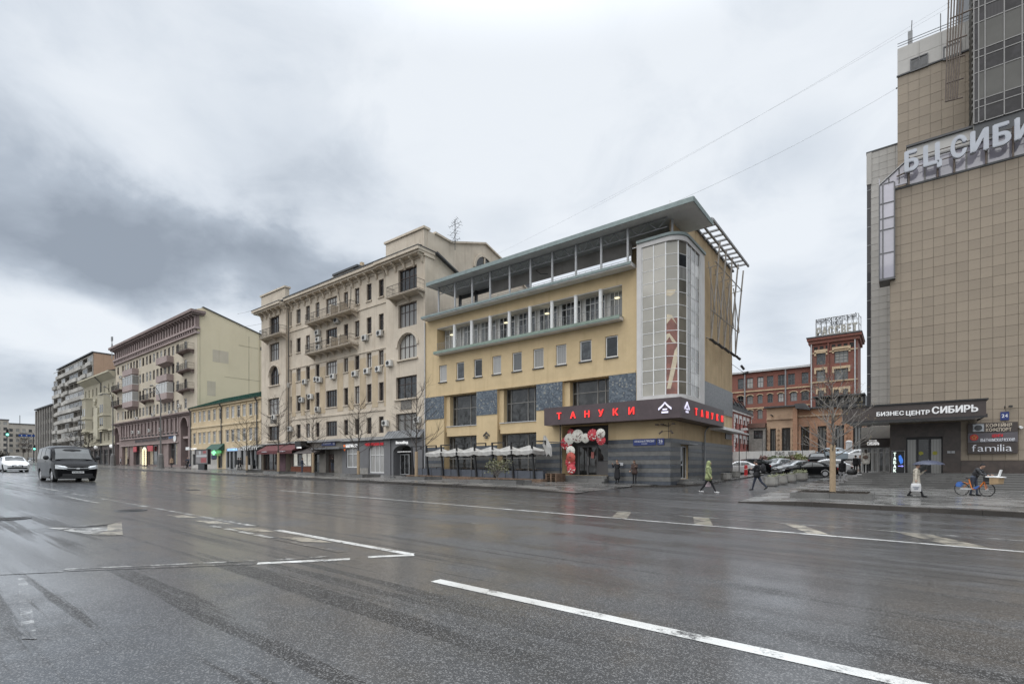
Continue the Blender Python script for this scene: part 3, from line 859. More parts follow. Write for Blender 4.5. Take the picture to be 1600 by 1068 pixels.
wp(R, 'loggia_back', MB().box(LOG[0], LOG[1], 36.1, 36.15, 12.72, 15.22), M_SOFFIT)
wp(R, 'loggia_ceiling', MB().box(LOG[0], LOG[1], 35.02, 36.1, 15.16, 15.2), M_SOFFIT)
cols_px = (710.2, 737, 765.8, 795.8, 828, 862.5, 899.7, 938.4)
cm = MB().lathe([(0.2, 0), (0.2, 0.06), (0.155, 0.1), (0.155, 2.36), (0.19, 2.4), (0.19, 2.44)], 14).mesh('column', M_WHITE, True)
cx = [X(p, 34.95) for p in cols_px]
for x in cx: at(R, 'column', cm, (x, 34.97, 12.73))
edges = [LOG[0] - 0.1] + cx + [LOG[1] + 0.1]
for i in range(9):
    a, b = edges[i] + 0.28, edges[i + 1] - 0.12
    win(R, (a + b) / 2, 36.0, 12.78, b - a, 2.36, M_FRWHITE, G_TALL if i % 3 else G_DARK, nx=4, nz=1, fw=0.06, dep=0.06, transom=0.76, name='loggia_window', mw=0.045)
    a, b = edges[i] + 0.14, edges[i + 1] - 0.14; rb = MB(); y = 34.92
    rb.tube((a, y, 13.66), (b, y, 13.66), 0.022, n=5).tube((a, y, 12.86), (b, y, 12.86), 0.018, n=5)
    n = max(3, int((b - a) / 0.28))
    for k in range(n):
        xc = a + (b - a) * (k + 0.5) / n
        rb.tube((xc, y, 12.86), (xc, y, 13.66), 0.011, n=4)
        for sgn in (-1, 1):
            pts = [(xc + sgn * (0.06 + 0.055 * math.cos(q)), y, 13.42 + 0.10 * math.sin(q) - 0.06 * sgn) for q in [math.pi * j / 4 for j in range(0, 8)]]
            rb.path(pts, 0.010, 4)
            pts = [(xc + sgn * (0.06 + 0.05 * math.cos(q)), y, 13.10 + 0.09 * math.sin(q)) for q in [math.pi * j / 4 for j in range(2, 9)]]
            rb.path(pts, 0.010, 4)
    wp(R, 'railing', rb, M_GREY)
s0, s1 = X(677.8, 34.3), X(967.6, 34.3)
sl = MB().box(s0, s1, 34.3, 34.98, 12.44, 12.70)
wp(R, 'loggia_sill', sl, M_SOFFIT)
wp(R, 'sill_edging', MB().box(s0 - .03, s1 + .03, 34.24, 34.3, 12.50, 12.74).box(s0 - .03, s1 + .03, 34.3, 34.98, 12.705, 12.725), M_GREENSILL)
for i in (0, 3, 5, 8):
    x = (edges[i] + edges[i + 1]) / 2
    at(R, 'ceiling_lamp', MB().lathe([(0.16, 0), (0.22, 0.05), (0.1, 0.09)], 10).mesh('ceiling_lamp', mat('lit_lamp', (0.9, 0.85, 0.6), 0.4, 0, emit=(1.0, 0.9, 0.6), es=0.9)), (x, 35.9, 14.55))
sillm = {}
for i, (x0, x1, z0, z1) in enumerate(wrect):
    w = x1 - x0
    win(R, (x0 + x1) / 2, YF + 0.16, z0 + 0.02, w - 0.02, z1 - z0 - 0.03, M_FRWHITE, (G_MID, G_TALL, G_DARK)[i % 3], nx=1, fw=0.085, dep=0.05)
    wp(R, 'window_sill', MB().box(x0 - 0.06, x1 + 0.06, YF - 0.09, YF + 0.1, z0 - 0.10, z0 - 0.02), M_DGREY)
wp(R, 'string_course', MB().box(XL, -15.52, YF - 0.05, YF - 0.003, 8.44, 8.60), M_YEL)
for a, b in ((664.5, 694), (744.8, 777), (838.2, 879), (951.8, 994)):
    wp(R, 'mosaic_panel', MB().box(X(a, YF), X(b, YF), YF - 0.045, YF - 0.002, 6.22, 8.42), M_MOS)
wp(R, 'mosaic_panel', MB().box(XR + 0.002, XR + 0.045, 39.6, YB, 6.25, 8.62), M_MOS2)
for i, (a, b) in enumerate(bays):
    y = YF + 0.8; z0 = 5.42 if i < 2 else 6.12; z1 = 8.38
    rev = 0.55
    wx0 = a + rev
    W_ = b - wx0
    fr = MB(); xs_ = [wx0, wx0 + W_ * 0.13, wx0 + W_ * 0.63, wx0 + W_ * 0.82, b]; zz = [z0, z0 + (z1 - z0) * 0.58, z1]
    for x in xs_: fr.box(max(wx0, x - 0.045), min(b, x + 0.045), y - 0.08, y + 0.02, z0, z1)
    for z in zz:
        for k in range(4): fr.box(xs_[k] + 0.045, xs_[k + 1] - 0.045, y - 0.07, y + 0.02, max(z0, z - 0.04), min(z1, z + 0.04))
    f_ = wp(R, 'window', fr, M_FRGREY)
    for k in range(4):
        for j in range(2):
            sub(f_, 'pane', MB().box(xs_[k] + 0.03, xs_[k + 1] - 0.03, y - 0.02, y - 0.01, zz[j] + 0.03, zz[j + 1] - 0.03), G_SHOP)
    wp(R, 'bay_reveal', MB().box(a + 0.003, wx0, y - 0.55, y + 0.02, z0 - 0.6 if i < 2 else z0, z1), M_YEL)
    if i < 2:
        wp(R, 'spandrel', MB().box(a + 0.25, b - 0.003, YF + 0.12, y + 0.05, 4.42, 5.34), M_YEL)
        wp(R, 'window_sill', MB().box(a + 0.2, b - 0.003, YF + 0.05, y, 5.345, 5.41), M_LGREY)
        fr = MB(); xs2 = [a + 0.003, a + 0.5, a + (b - a) * 0.68, b - 0.003]
        for x in xs2: fr.box(max(a, x - 0.05), min(b, x + 0.05), y - 0.06, y + 0.02, 0.9, 4.42)
        for k in range(3):
            for z in (0.9, 2.2, 4.3): fr.box(xs2[k] + 0.05, xs2[k + 1] - 0.05, y - 0.05, y + 0.02, z, z + 0.08)
        f_ = wp(R, 'window', fr, M_FRGREY)
        for k in range(3):
            for (za, zc) in ((0.95, 2.2), (2.25, 4.3)):
                sub(f_, 'pane', MB().box(xs2[k] + 0.03, xs2[k + 1] - 0.03, y - 0.02, y - 0.01, za, zc), G_SHOP)
def bands(x0, x1, z0, z1, n, axis, skip=()):
    h = (z1 - z0) / n
    for k in range(n):
        za, zc = z0 + h * k, z0 + h * (k + 1)
        spans = [(x0, x1)]
        for (p, q, lo, hi) in skip:
            if zc > lo and za < hi:
                spans = [s for sp in spans for s in ((sp[0], min(sp[1], p)), (max(sp[0], q), sp[1])) if s[1] - s[0] > 0.02]
        m = M_STRD if k % 2 == 0 else M_STRL; pr = 0.055 if k % 2 == 0 else 0.04
        for (p, q) in spans:
            mb = MB()
            if axis == 'y': mb.box(p, q, YF - pr, YF - 0.002, za + 0.004, zc - 0.004)
            else: mb.box(XR + 0.002, XR + pr, p, q, za + 0.004, zc - 0.004)
            wp(R, 'stone_band', mb, m)
bands(DX1, XR + 0.055, 0.12, 3.5, 11, 'y')
bands(XL, DX0, 0.45, 3.4, 9, 'y', [(bays[0][0], bays[0][1], 0, 9), (bays[1][0], bays[1][1], 0, 9)])
bands(YF, YB, 0.12, 3.5, 11, 'x', [(37.1, 38.8, 0.5, 3.1)])
def emblem(w, h, ext):
    """a curved roof over two bars"""
    mb = MB(); n = 8
    def roof(sgn):
        o, i_ = [], []
        for k in range(n + 1):
            u = k / n
            x = sgn * (0.02 + u * 0.48) * w
            z = h * (1.0 - 0.52 * (u ** 0.78))
            o.append((x, z)); i_.append((x * 0.985 - sgn * 0.0 * w, z - h * (0.15 + 0.03 * u)))
        return o + i_[::-1] if sgn > 0 else (o + i_[::-1])[::-1]
    for s in (1, -1): mb.prism(roof(s), 'y', -ext, 0)
    mb.box(-0.17 * w, 0.17 * w, -ext, 0, 0.30 * h, 0.42 * h)
    mb.box(-0.25 * w, 0.25 * w, -ext, 0, 0.04 * h, 0.19 * h)
    return mb
SX0 = X(850.2, 33.8)
sg = MB().prism([(SX0, 33.8), (-11.77, 33.8), (-11.77, 44.3), (-12.9, 44.3), (-12.9, 34.9), (SX0, 34.9)], 'z', 4.80, 6.2)
S = wp(R, 'sign_board', sg, M_SIGN)
for ch, px, pz in zip('ТАНУКИ', (874, 895.7, 917.6, 939.4, 962.2, 987.0), (0,) * 6):
    x = X(px, 33.8); mb = text_mb(ch, 0.50, bold=0.014, ext=0.06)
    w = max(v[0] for v in mb.v); xf(mb, (x - w / 2, 33.75, 5.24))
    sub(S, 'letter', mb, M_RED)
for i, (ch, px) in enumerate(zip('ТАНУКИ', (1087, 1096, 1104.2, 1112, 1120, 1127.5))):
    yv = on_x(px, 650, -11.77)[0]; mb = text_mb(ch, 0.50, width=0.42, bold=0.012, ext=0.05)
    w = max(v[0] for v in mb.v); xf(mb, (0, 0, 0), math.pi / 2); xf(mb, (-11.72, yv - w / 2, 5.2))
    sub(S, 'letter', mb, M_RED)
sub(S, 'emblem', xf(emblem(0.92, 0.80, 0.06), (X(1039.2, 33.8), 33.79, 5.13)), M_LAV)
sub(S, 'emblem', xf(xf(emblem(0.92, 0.80, 0.06), (0, 0, 0), math.pi / 2), (-11.76, on_x(1072.8, 650, -11.77)[0], 5.18)), M_LAV)
wp(R, 'wall_emblem', xf(emblem(0.75, 0.62, 0.1), (X(760.6, YF), YF - 0.02, 4.05)), M_DGREY)
wp(R, 'entrance_back', MB().box(DX0, DX1, YF + 1.25, YF + 1.3, 0.78, 4.75), mat('dark_entrance_panel', (0.035, 0.033, 0.033), 0.5, 0.2))
ed = MB()
dx = [X(p, YF + 1.15) for p in (905, 911, 931, 950)]
for (a, b) in ((dx[0], dx[1]), (dx[1], dx[2])):
    pass
for x in (X(904, 36.1), X(918.5, 36.1), X(933.5, 36.1)):
    ed.box(x - 0.07, x + 0.07, 36.08, 36.2, 0.8, 3.2)
ed.box(X(904, 36.1) + .07, X(918.5, 36.1) - .07, 36.08, 36.2, 3.05, 3.2)
ed.box(X(918.5, 36.1) + .07, X(933.5, 36.1) - .07, 36.08, 36.2, 3.05, 3.2)
D = wp(R, 'entrance_door', ed, M_FRDARK)
for (a, b) in ((904, 918.5), (918.5, 933.5)):
    sub(D, 'pane', MB().box(X(a, 36.1) + .06, X(b, 36.1) - .06, 36.13, 36.15, 0.8, 3.06), G_SHOP)
sub(D, 'handle', MB().tube((X(919.8, 36.1), 36.0, 1.6), (X(919.8, 36.1), 36.0, 2.3), 0.03, n=6), M_LGREY)
sub(D, 'notice', MB().box(X(924, 36.1), X(928.5, 36.1), 36.05, 36.06, 2.15, 2.65), mat('red_white_notice', (0.6, 0.22, 0.2), 0.6, 0.3, 9))
wp(R, 'side_panel', MB().box(X(935, 36), DX1 - 0.01, 35.95, 36.1, 0.8, 1.9), M_FRDARK)
wp(R, 'side_glass', MB().box(X(935, 36), DX1 - 0.01, 36.0, 36.03, 1.92, 3.4), G_SHOP)
for k in range(3):
    wp(R, 'step', MB().box(DX0 - 0.05, DX1 + 0.05, YF - 1.1 + 0.36 * k, YF + 1.25, 0.12 + 0.22 * k if k else 0.05, 0.34 + 0.22 * k - 0.004), M_STEP)
sd = MB().wall(37.15, 38.75, 0.55, 3.05, XR - 0.12, [(37.27, 38.0, 0.65, 1.55), (37.27, 38.0, 1.68, 2.95), (38.1, 38.65, 0.6, 2.95)], rec=0.06, axis='x', inward=-1)
D2 = wp(R, 'side_door', sd, M_LGREY)
for (a, b, c, d) in ((37.27, 38.0, 0.65, 1.55), (37.27, 38.0, 1.68, 2.95), (38.1, 38.65, 0.6, 2.95)):
    sub(D2, 'pane', MB().box(XR - 0.17, XR - 0.16, a, b, c, d), G_DARK)
sub(D2, 'handle', MB().box(XR - 0.1, XR - 0.04, 37.3, 37.34, 1.65, 2.0), M_LGREY)
wp(R, 'door_hood', MB().box(XR + 0.05, XR + 0.75, 37.0, 38.9, 3.12, 3.2), M_GREY)
wp(R, 'side_step', MB().box(XR + 0.06, XR + 1.25, 36.3, 40.3, 0.1, 0.36), M_STEP)
wp(R, 'side_step', MB().box(XR + 0.06, XR + 0.85, 36.7, 39.6, 0.362, 0.54), M_STEP)
wp(R, 'white_canopy', MB().box(XR + 0.01, XR + 1.1, 44.5, 51.5, 4.62, 4.86), M_WHITE)
dp = MB().path([(XR + 0.25, 43.3, 4.8), (XR + 0.25, 42.6, 4.55), (XR + 0.14, 42.6, 4.3), (XR + 0.14, 42.6, 0.4)], 0.055, 7)
wp(R, 'downpipe', dp, M_GREY)
wp(R, 'downpipe', MB().tube((XL + 0.06, YF - 0.1, 0.4), (XL + 0.06, YF - 0.1, 16.1), 0.06, n=7), M_LGREY)
wp(R, 'downpipe', MB().tube((X(875.5, 34.2), 34.2, 0.1), (X(875.5, 34.2), 34.2, 4.8), 0.045, n=6), M_BLACK)
def plate(t, px0, px1, py0, py1, Y, lines, m=M_STREETBLUE, prow=None):
    x0, x1 = X(px0, Y), X(px1, Y); z1, z0 = Z((px0 + px1) / 2, py0, Y), Z((px0 + px1) / 2, py1, Y)
    p = wp(t, 'name_plate', MB().box(x0, x1, Y - 0.05, Y - 0.002, z0, z1), m)
    for (s, h, rel, wf) in lines:
        mb = text_mb(s, h * (z1 - z0), width=(x1 - x0) * wf, bold=0.01, ext=0.012)
        xf(mb, ((x0 + x1) / 2 - (x1 - x0) * wf / 2, Y - 0.053, z0 + rel * (z1 - z0)))
        sub(p, 'lettering', mb, M_PLATEW)
    return p
plate(R, 989.8, 1025.2, 685.2, 695.3, YF - 0.06, [('КРАСНАЯ ПРЕСНЯ', 0.30, 0.48, 0.86), ('улица', 0.14, 0.2, 0.25)])
plate(R, 1027.2, 1038, 684.2, 694.6, YF - 0.06, [('26', 0.42, 0.4, 0.6), ('строение', 0.12, 0.16, 0.5)])
yy = on_x(1139, 686, XR)
pl = wp(R, 'name_plate', MB().box(XR + 0.003, XR + 0.06, on_x(1133, 686, XR)[0], on_x(1142.5, 686, XR)[0], 4.05, 4.55), mat('dark_plate', (0.03, 0.033, 0.045), 0.4, 0.1))
fl = MB()
fl.tube((-13.0, 34.85, 3.5), (-13.0, 34.85, 4.6), 0.025, n=5)
for dx_ in (-0.75, -0.35, 0.45): fl.tube((-13.0, 34.85, 4.35), (-13.0 + dx_, 34.6, 4.5), 0.02, n=4).box(-13.1 + dx_, -12.9 + dx_, 34.5, 34.7, 4.42, 4.52)
for dx_ in (-0.5, 0.4): fl.tube((-13.0, 34.85, 4.0), (-13.0 + dx_ * 0.7, 34.6, 3.95), 0.02, n=4).tube((-13.0 + dx_ * 0.6, 34.55, 4.0), (-13.0 + dx_ * 1.1, 34.5, 3.8), 0.07, n=6)
wp(R, 'camera_bracket', fl, M_RUST)
wp(R, 'intercom_box', MB().box(X(968, YF), X(974.5, YF), YF - 0.09, YF - 0.058, 1.55, 1.78), M_LGREY)
path = [(-14.85, 34.6), (-13.975, 34.6), (-13.1, 34.6)]
for k in (1, 2):
    a = math.pi / 2 * k / 2; path.append((-13.1 + 1.1 * math.sin(a), 35.7 - 1.1 * math.cos(a)))
path += [(-12.0, 36.6), (-12.0, 37.5), (-12.0, 38.4)]
BL = X(994.8, 34.5)
fine = [(BL, 34.6), (-13.1, 34.6)] + [(-13.1 + 1.1 * math.sin(math.pi / 2 * k / 8), 35.7 - 1.1 * math.cos(math.pi / 2 * k / 8)) for k in range(1, 9)] + [(-12.0, 39.5)]
def offset(pts, d):
    out = []
    for i, p in enumerate(pts):
        a = Vector(pts[max(i - 1, 0)]); b = Vector(pts[min(i + 1, len(pts) - 1)]); t = (b - a).normalized()
        out.append((p[0] + t.y * d, p[1] - t.x * d))
    return out
def ribbon(mb, pts, d0, d1, z0, z1):
    A, B = offset(pts, d0), offset(pts, d1)
    for i in range(len(pts) - 1):
        q = [A[i], A[i + 1], B[i + 1], B[i]]
        n0 = len(mb.v)
        mb.v += [(p[0], p[1], z0) for p in q] + [(p[0], p[1], z1) for p in q]
        for f in ((0, 1, 2, 3), (7, 6, 5, 4), (0, 4, 5, 1), (1, 5, 6, 2), (2, 6, 7, 3), (3, 7, 4, 0)): mb.f.append(tuple(n0 + k for k in f))
    return mb
BZ0, BZ1, ROWS = 6.55, 17.32, 12
bf = MB()
ribbon(bf, fine, -0.25, 0.10, 17.32, 17.66); ribbon(bf, fine, -0.25, 0.10, 6.22, 6.55)
bf.box(BL, -14.88, 34.5, 34.98, 6.55, 17.32); bf.box(-12.9, -11.9, 38.42, 39.5, 6.55, 17.32)
bf.box(BL, -12.95, 34.86, 34.99, 6.22, 6.55); bf.box(BL, -12.95, 34.86, 34.99, 17.32, 17.66)
BAY = wp(R, 'glass_bay_frame', bf, M_BAYW)
cp = MB(); ribbon(cp, fine, -2.2, 0.2, 17.665, 17.83)
wp(R, 'bay_cap', MB().prism(offset(fine, 0.2) + [(-13, 39.5), (BL, 37)], 'z', 17.665, 17.86), M_TEAL)
mu = MB(); rh = (BZ1 - BZ0) / ROWS
for p in path: mu.box(p[0] - 0.035, p[0] + 0.035, p[1] - 0.035, p[1] + 0.035, BZ0, BZ1)
for j in range(1, ROWS):
    for k in range(len(path) - 1):
        a, b = Vector((*path[k], BZ0 + rh * j)), Vector((*path[k + 1], BZ0 + rh * j)); d = (b - a).normalized() * 0.052
        mu.tube(a + d * .75, b - d * .75, 0.034, n=4)
MUL = wp(R, 'bay_mullions', mu, M_WHITE)
P_BLIND = mat('beige_blind_behind_glass', (0.33, 0.31, 0.265), 0.06, 0.10, 0.5, rnd=0.10, spec=0.9)
P_OLIVE = mat('dim_room_behind_glass', (0.115, 0.105, 0.085), 0.05, 0.25, 0.6, rnd=0.25, spec=0.9)
P_MURAL = mat('red_brown_mural_behind_glass', (0.22, 0.085, 0.06), 0.06, 0.35, 1.1, rnd=0.12, spec=0.8)
P_WHITEC = mat('white_curtain_behind_glass', (0.36, 0.35, 0.33), 0.07, 0.25, 0.9, rnd=0.4, spec=0.8)
P_CREAM = mat('cream_stripe_of_mural', (0.55, 0.47, 0.34), 0.3, 0.15, 2)
for k in range(7):
    for j in range(ROWS):
        a, b = Vector((*path[k], 0)), Vector((*path[k + 1], 0)); d = (b - a).normalized(); nn = Vector((-d.y, d.x, 0)) * 0.01
        z0, z1 = BZ0 + rh * j + 0.02, BZ0 + rh * (j + 1) - 0.02; a = a + d * 0.04; b = b - d * 0.04
        tr = ROWS - 1 - j
        m = P_BLIND if k < 2 or (k == 2 and tr < 6) else P_MURAL if k == 2 else (P_WHITEC if (k == 5 or (k == 6 and tr % 3 == 1)) else P_OLIVE)
        if k == 3 and tr in (1, 2): m = G_DARK
        mb = MB(); n0 = 0
        mb.v = [tuple(v + Vector((0, 0, z))) for z in (z0, z1) for v in (a - nn, b - nn, b + nn, a + nn)]
        mb.f = [(0, 3, 2, 1), (4, 5, 6, 7), (0, 1, 5, 4), (1, 2, 6, 5), (2, 3, 7, 6), (3, 0, 4, 7)]
        po = sub(MUL, 'pane', mb, m)
def bay_pt(k, u, z, off=0.02):
    a, b = Vector((*path[k], z)), Vector((*path[k + 1], z)); d = (b - a).normalized(); return a + (b - a) * u + Vector((d.y, -d.x, 0)) * off
mm = MB()
mm.poly([bay_pt(2, 0.08, 6.95), bay_pt(2, 0.4, 6.95), bay_pt(2, 0.92, 8.9), bay_pt(2, 0.92, 9.9), bay_pt(2, 0.7, 9.6)])
mm.poly([bay_pt(2, 0.05, 10.3), bay_pt(2, 0.3, 10.6), bay_pt(2, 0.5, 10.25), bay_pt(2, 0.9, 10.1), bay_pt(2, 0.55, 10.55), bay_pt(2, 0.3, 10.85), bay_pt(2, 0.05, 10.8)])
mm.poly([bay_pt(2, 0.05, 11.5), bay_pt(2, 0.45, 11.9), bay_pt(2, 0.92, 11.4), bay_pt(2, 0.5, 12.1), bay_pt(2, 0.1, 12.2)])
mm.poly([bay_pt(2, 0.05, 14.0 - .05 - .8 + .75), bay_pt(2, 0.8, 13.9), bay_pt(2, 0.7, 13.62), bay_pt(2, 0.4, 13.45), bay_pt(2, 0.05, 13.5)])
sub(MUL, 'mural_motif', mm, P_CREAM)
tl = MB()
XO = -11.25; y0, y1 = 39.3, 50.6; M_TREL = mat('grey_brown_steel', (.34, .315, .285), .6, .15, 4)
tl.box(XO - 0.07, XO + 0.07, y0, y1, 20.08, 20.26); tl.box(-12.2, -12.06, y0, y1, 20.1, 20.22)
wp(R, 'trellis_edge', tl, M_GREY)
sm = MB().box(0, 1.62, -0.09, 0.09, 0, 0.12).mesh('trellis_slat', M_GREY)
for k in range(11):
    at(R, 'trellis_slat', sm, (-12.94, y0 + 0.2 + (y1 - y0 - 0.4) * k / 10, 20.28))
for k in range(5):
    y = 43.4 + 1.95 * k; s = MB()
    s.tube((-12.55, y, 12.1), (-11.85, y + 0.05, 20.1), 0.07, n=6)
    s.tube((-12.5, y - .9, 18.3), (-12.2, y, 14.3), 0.045, n=5)
    s.tube((-12.55, y, 12.1), (-12.62, y + 0.2, 18.2), 0.05, n=6)
    s.tube((-12.95, y + .2, 18.2), (-12.0, y + 0.1, 18.25), 0.035, n=5)
    s.tube((-12.94, y, 12.35), (-12.5, y, 12.05), 0.05, n=5)
    wp(R, 'trellis_strut', s, M_TREL)
    f = MB().tube((-12.5, y, 12.05), (-12.2, y + 0.35, 11.75), 0.10, 0.13, n=7).tube((-12.6, y - 0.1, 12.1), (-12.3, y - 0.45, 11.9), 0.09, 0.12, n=7)
    wp(R, 'floodlight', f, M_IRON)
wp(R, 'trellis_rail', MB().tube((-12.28, 42.6, 14.3), (-12.28, 51.4, 14.3), 0.045, n=5).tube((-12.0, 42.6, 18.25), (-12.0, 51.4, 18.25), 0.045, n=5), M_TREL)
fa = MB().tube((-12.95, 51.3, 11.4), (-12.1, 52.9, 10.6), 0.025, n=4).tube((-12.3, 52.3, 11.3), (-12.1, 52.6, 10.95), 0.12, n=7).tube((-12.2, 52.7, 10.5), (-11.9, 53.2, 10.75), 0.12, n=7)
wp(R, 'floodlight', fa, M_IRON)
# shared facade pieces
M_CREAM2 = mat('cream_plaster', (0.545, 0.475, 0.385), 0.88, 0.07, 0.7, 0.5, 0.05, 50, dirt=(0.60, 0.54, 0.47))
M_OCHRE = mat('ochre_plaster_panel', (0.46, 0.37, 0.255), 0.88, 0.09, 0.8, 0.5, 0.05, 50, dirt=(0.60, 0.54, 0.47))
M_GREYPL = mat('grey_plaster', (0.155, 0.155, 0.16), 0.8, 0.08, 1.0, 0.3, 0.05, 50)
M_FRBROWN = mat('brown_window_frame', (0.060, 0.040, 0.034), 0.5, 0.1)
M_ZINC = mat('zinc_roof_sheet', (0.16, 0.165, 0.17), 0.45, 0.2, 1.0, 0.4)
M_STONEP = mat('carved_stone_panel', (0.16, 0.15, 0.135), 0.9, 0.45, 9, 0, 1.0, 14)
M_MAROON = mat('maroon_awning_cloth', (0.105, 0.030, 0.032), 0.8, 0.15, 2.0, 0.2)
M_DKAWN = mat('dark_brown_awning_cloth', (0.060, 0.050, 0.047), 0.8, 0.15, 2.0, 0.2)
M_SIGNW = mat('lit_white_letters', (0.75, 0.75, 0.74), 0.5, 0, emit=(0.9, 0.9, 0.9), es=0.35)
M_SIGNR = mat('red_shop_letters', (0.42, 0.025, 0.035), 0.5, 0, emit=(0.5, 0.02, 0.03), es=0.25)
M_LITWIN = mat('lit_shop_window', (0.5, 0.48, 0.42), 0.4, 0.5, 2.0, emit=(0.9, 0.87, 0.78), es=0.28)
M_LITCOL = mat('lit_shop_display', (0.3, 0.25, 0.18), 0.4, 0.7, 3.0, emit=(0.7, 0.6, 0.42), es=0.10)
M_BRICKRED = mat('red_brick_plinth', (0.24, 0.09, 0.055), 0.85, 0.3, 6)
_ac = {}
def air_conditioner(t, x, y, z, side=1):
    if 'm' not in _ac:
        b = MB().box(-0.42, 0.42, -0.42, -0.10, 0, 0.6)
        b.box(-0.36, -0.32, -0.42, 0.02, -0.09, -0.02).box(0.32, 0.36, -0.42, 0.02, -0.09, -0.02)
        b.box(-0.34, -0.34 + .03, -0.03, 0.02, -0.09, 0.25).box(0.32, 0.35, -0.03, 0.02, -0.09, 0.25)
        f = MB().lathe([(0.235, -0.425), (0.235, -0.44), (0.20, -0.435), (0.20, -0.425)], 14, (-0.1, 0, 0.3), axis='y')
        for k in range(4):
            a = math.pi * k / 4; f.tube((-0.1 - 0.22 * math.cos(a), -0.43, 0.3 - 0.22 * math.sin(a)), (-0.1 + 0.22 * math.cos(a), -0.43, 0.3 + 0.22 * math.sin(a)), 0.012, n=4)
        _ac['m'] = b.mesh('air_conditioner', M_AC); _ac['f'] = f.mesh('fan_grille', M_DGREY)
        _ac['b'] = MB().lathe([(0.2, -0.424), (0.2, -0.428)], 14, (-0.1, 0, 0.3), axis='y').mesh('fan', M_BLACK)
    o = at(t, 'air_conditioner', _ac['m'], (x, y, z))
    add('fan_grille', _ac['f'], o); add('fan', _ac['b'], o)
def iron_balcony(t, x0, x1, yf, yw, z, h=1.0, brackets=3, slab=None, clutter=False):
    slab = slab or M_CREAM2
    b = MB().box(x0, x1, yf, yw, z - 0.16, z); b.box(x0 - 0.05, x1 + 0.05, yf - 0.05, yw, z - 0.07, z - 0.02)
    n = brackets
    for k in range(n):
        xc = x0 + 0.25 + (x1 - x0 - 0.5) * (k / (n - 1) if n > 1 else 0.5)
        b.prism([(yf + 0.15, z - 0.165), (yw, z - 0.165), (yw, z - 0.75), (yw - 0.25, z - 0.55)], 'x', xc - 0.08, xc + 0.08)
    o = wp(t, 'balcony', b, slab)
    r = MB(); y = yf + 0.05
    pts = [(x0 + 0.05, yw), (x0 + 0.05, y), (x1 - 0.05, y), (x1 - 0.05, yw)]
    for i in range(3):
        (ax, ay), (bx, by) = pts[i], pts[i + 1]
        r.tube((ax, ay, z + h), (bx, by, z + h), 0.028, n=5).tube((ax, ay, z + 0.10), (bx, by, z + 0.10), 0.02, n=4).tube((ax, ay, z + h * 0.6), (bx, by, z + h * 0.6), 0.014, n=4)
        L = math.hypot(bx - ax, by - ay); m = max(2, int(L / 0.16))
        for k in range(m + 1):
            px = ax + (bx - ax) * k / m; py = ay + (by - ay) * k / m
            r.tube((px, py, z), (px, py, z + h), 0.012 if k % 6 else 0.024, n=4)
    sub(o, 'railing', r, M_IRON)
    return o
def shop_text(t, s, px0, px1, pyb, pyt, Y, m, bold=0.02, ext=0.05, name='sign_lettering', label=None):
    x0, x1 = X(px0, Y), X(px1, Y); pc = (px0 + px1) / 2
    z0, z1 = Z(pc, pyb, Y), Z(pc, pyt, Y)
    mb = text_mb(s, z1 - z0, width=x1 - x0, bold=bold, ext=ext)
    return wp(t, name, xf(mb, (x0, Y - 0.04, z0)), m, label=label)
# cream apartment house with two towers
YM, YT = 35.6, 35.02
A_XR = XL - 0.04; A_XL = X(408.5, YT)
T1L = X(603, YT); T0R = X(448, YT)
A = thing('apartment_house', 'cream five-storey apartment house with two corner towers, bracketed cornice and long balconies', 'building', (-55, 35.5, slope(-55)))
cols_px = [(296, 325), (360, 392), (432, 462), (505, 535), (585, 668), (720, 752), (803, 838), (893, 930), (985, 1022)]
ROWZ = [(20.55, 22.5), (16.72, 18.64), (12.85, 14.55), (8.86, 10.95), (5.25, 7.1)]
T0R = X(446.5, YT)
cw = [(max(T0R + .12, X(390 + a / 4.855, YM + 0.1)), X(390 + b / 4.855, YM + 0.1)) for a, b in cols_px]
GFZ = 4.55
holes = []
for ci, (a, b) in enumerate(cw):
    for ri, (z0, z1) in enumerate(ROWZ):
        holes.append((a, b, z0, z1, 0.3))
wp(A, 'wall', MB().wall(T0R, T1L, GFZ - 0.3, 23.2, YM, holes).box(T0R, T1L, YM + 0.45, YM + 0.5, 4.4, 23.2), M_CREAM2)
for ci, (a, b) in enumerate(cw):
    for ri, (z0, z1) in enumerate(ROWZ):
        wide = ci == 4
        win(A, (a + b) / 2, YM + 0.24, z0 + 0.01, b - a - 0.02, z1 - z0 - 0.03, M_FRBROWN, G_DARK if (ci + ri) % 3 else G_MID, nx=4 if wide else 2, fw=0.075, dep=0.06, transom=0.68)
        if ri < 4:
            wp(A, 'window_sill', MB().box(a - 0.1, b + 0.1, YM - 0.12, YM + 0.15, z0 - 0.12, z0 - 0.005), M_CREAM2)
for (p, q) in zip([T0R + .05] + [b for a, b in cw], [a for a, b in cw] + [T1L - .05]):
    if q - p > 0.5:
        wp(A, 'ochre_panel', MB().box(p + 0.12, q - 0.12, YM - 0.025, YM - 0.002, 8.2, 14.1), M_OCHRE)
for z in (19.72, 14.66, 7.75):
    wp(A, 'string_course', MB().box(T0R + 0.01, T1L - 0.01, YM - 0.09, YM - 0.003, z, z + 0.16), M_CREAM2)
wp(A, 'cornice', MB().box(T0R, T1L, YM - 0.75, YM + 0.6, 23.55, 23.75).box(T0R, T1L, YM - 0.95, YM + 0.6, 23.755, 24.1).box(T0R, T1L, YM - 0.12, YM + 0.3, 23.2, 23.545), M_CREAM2)
wp(A, 'eave_gutter', MB().box(T0R, T1L, YM - 1.02, YM - 0.9, 24.1, 24.22), M_DGREY)
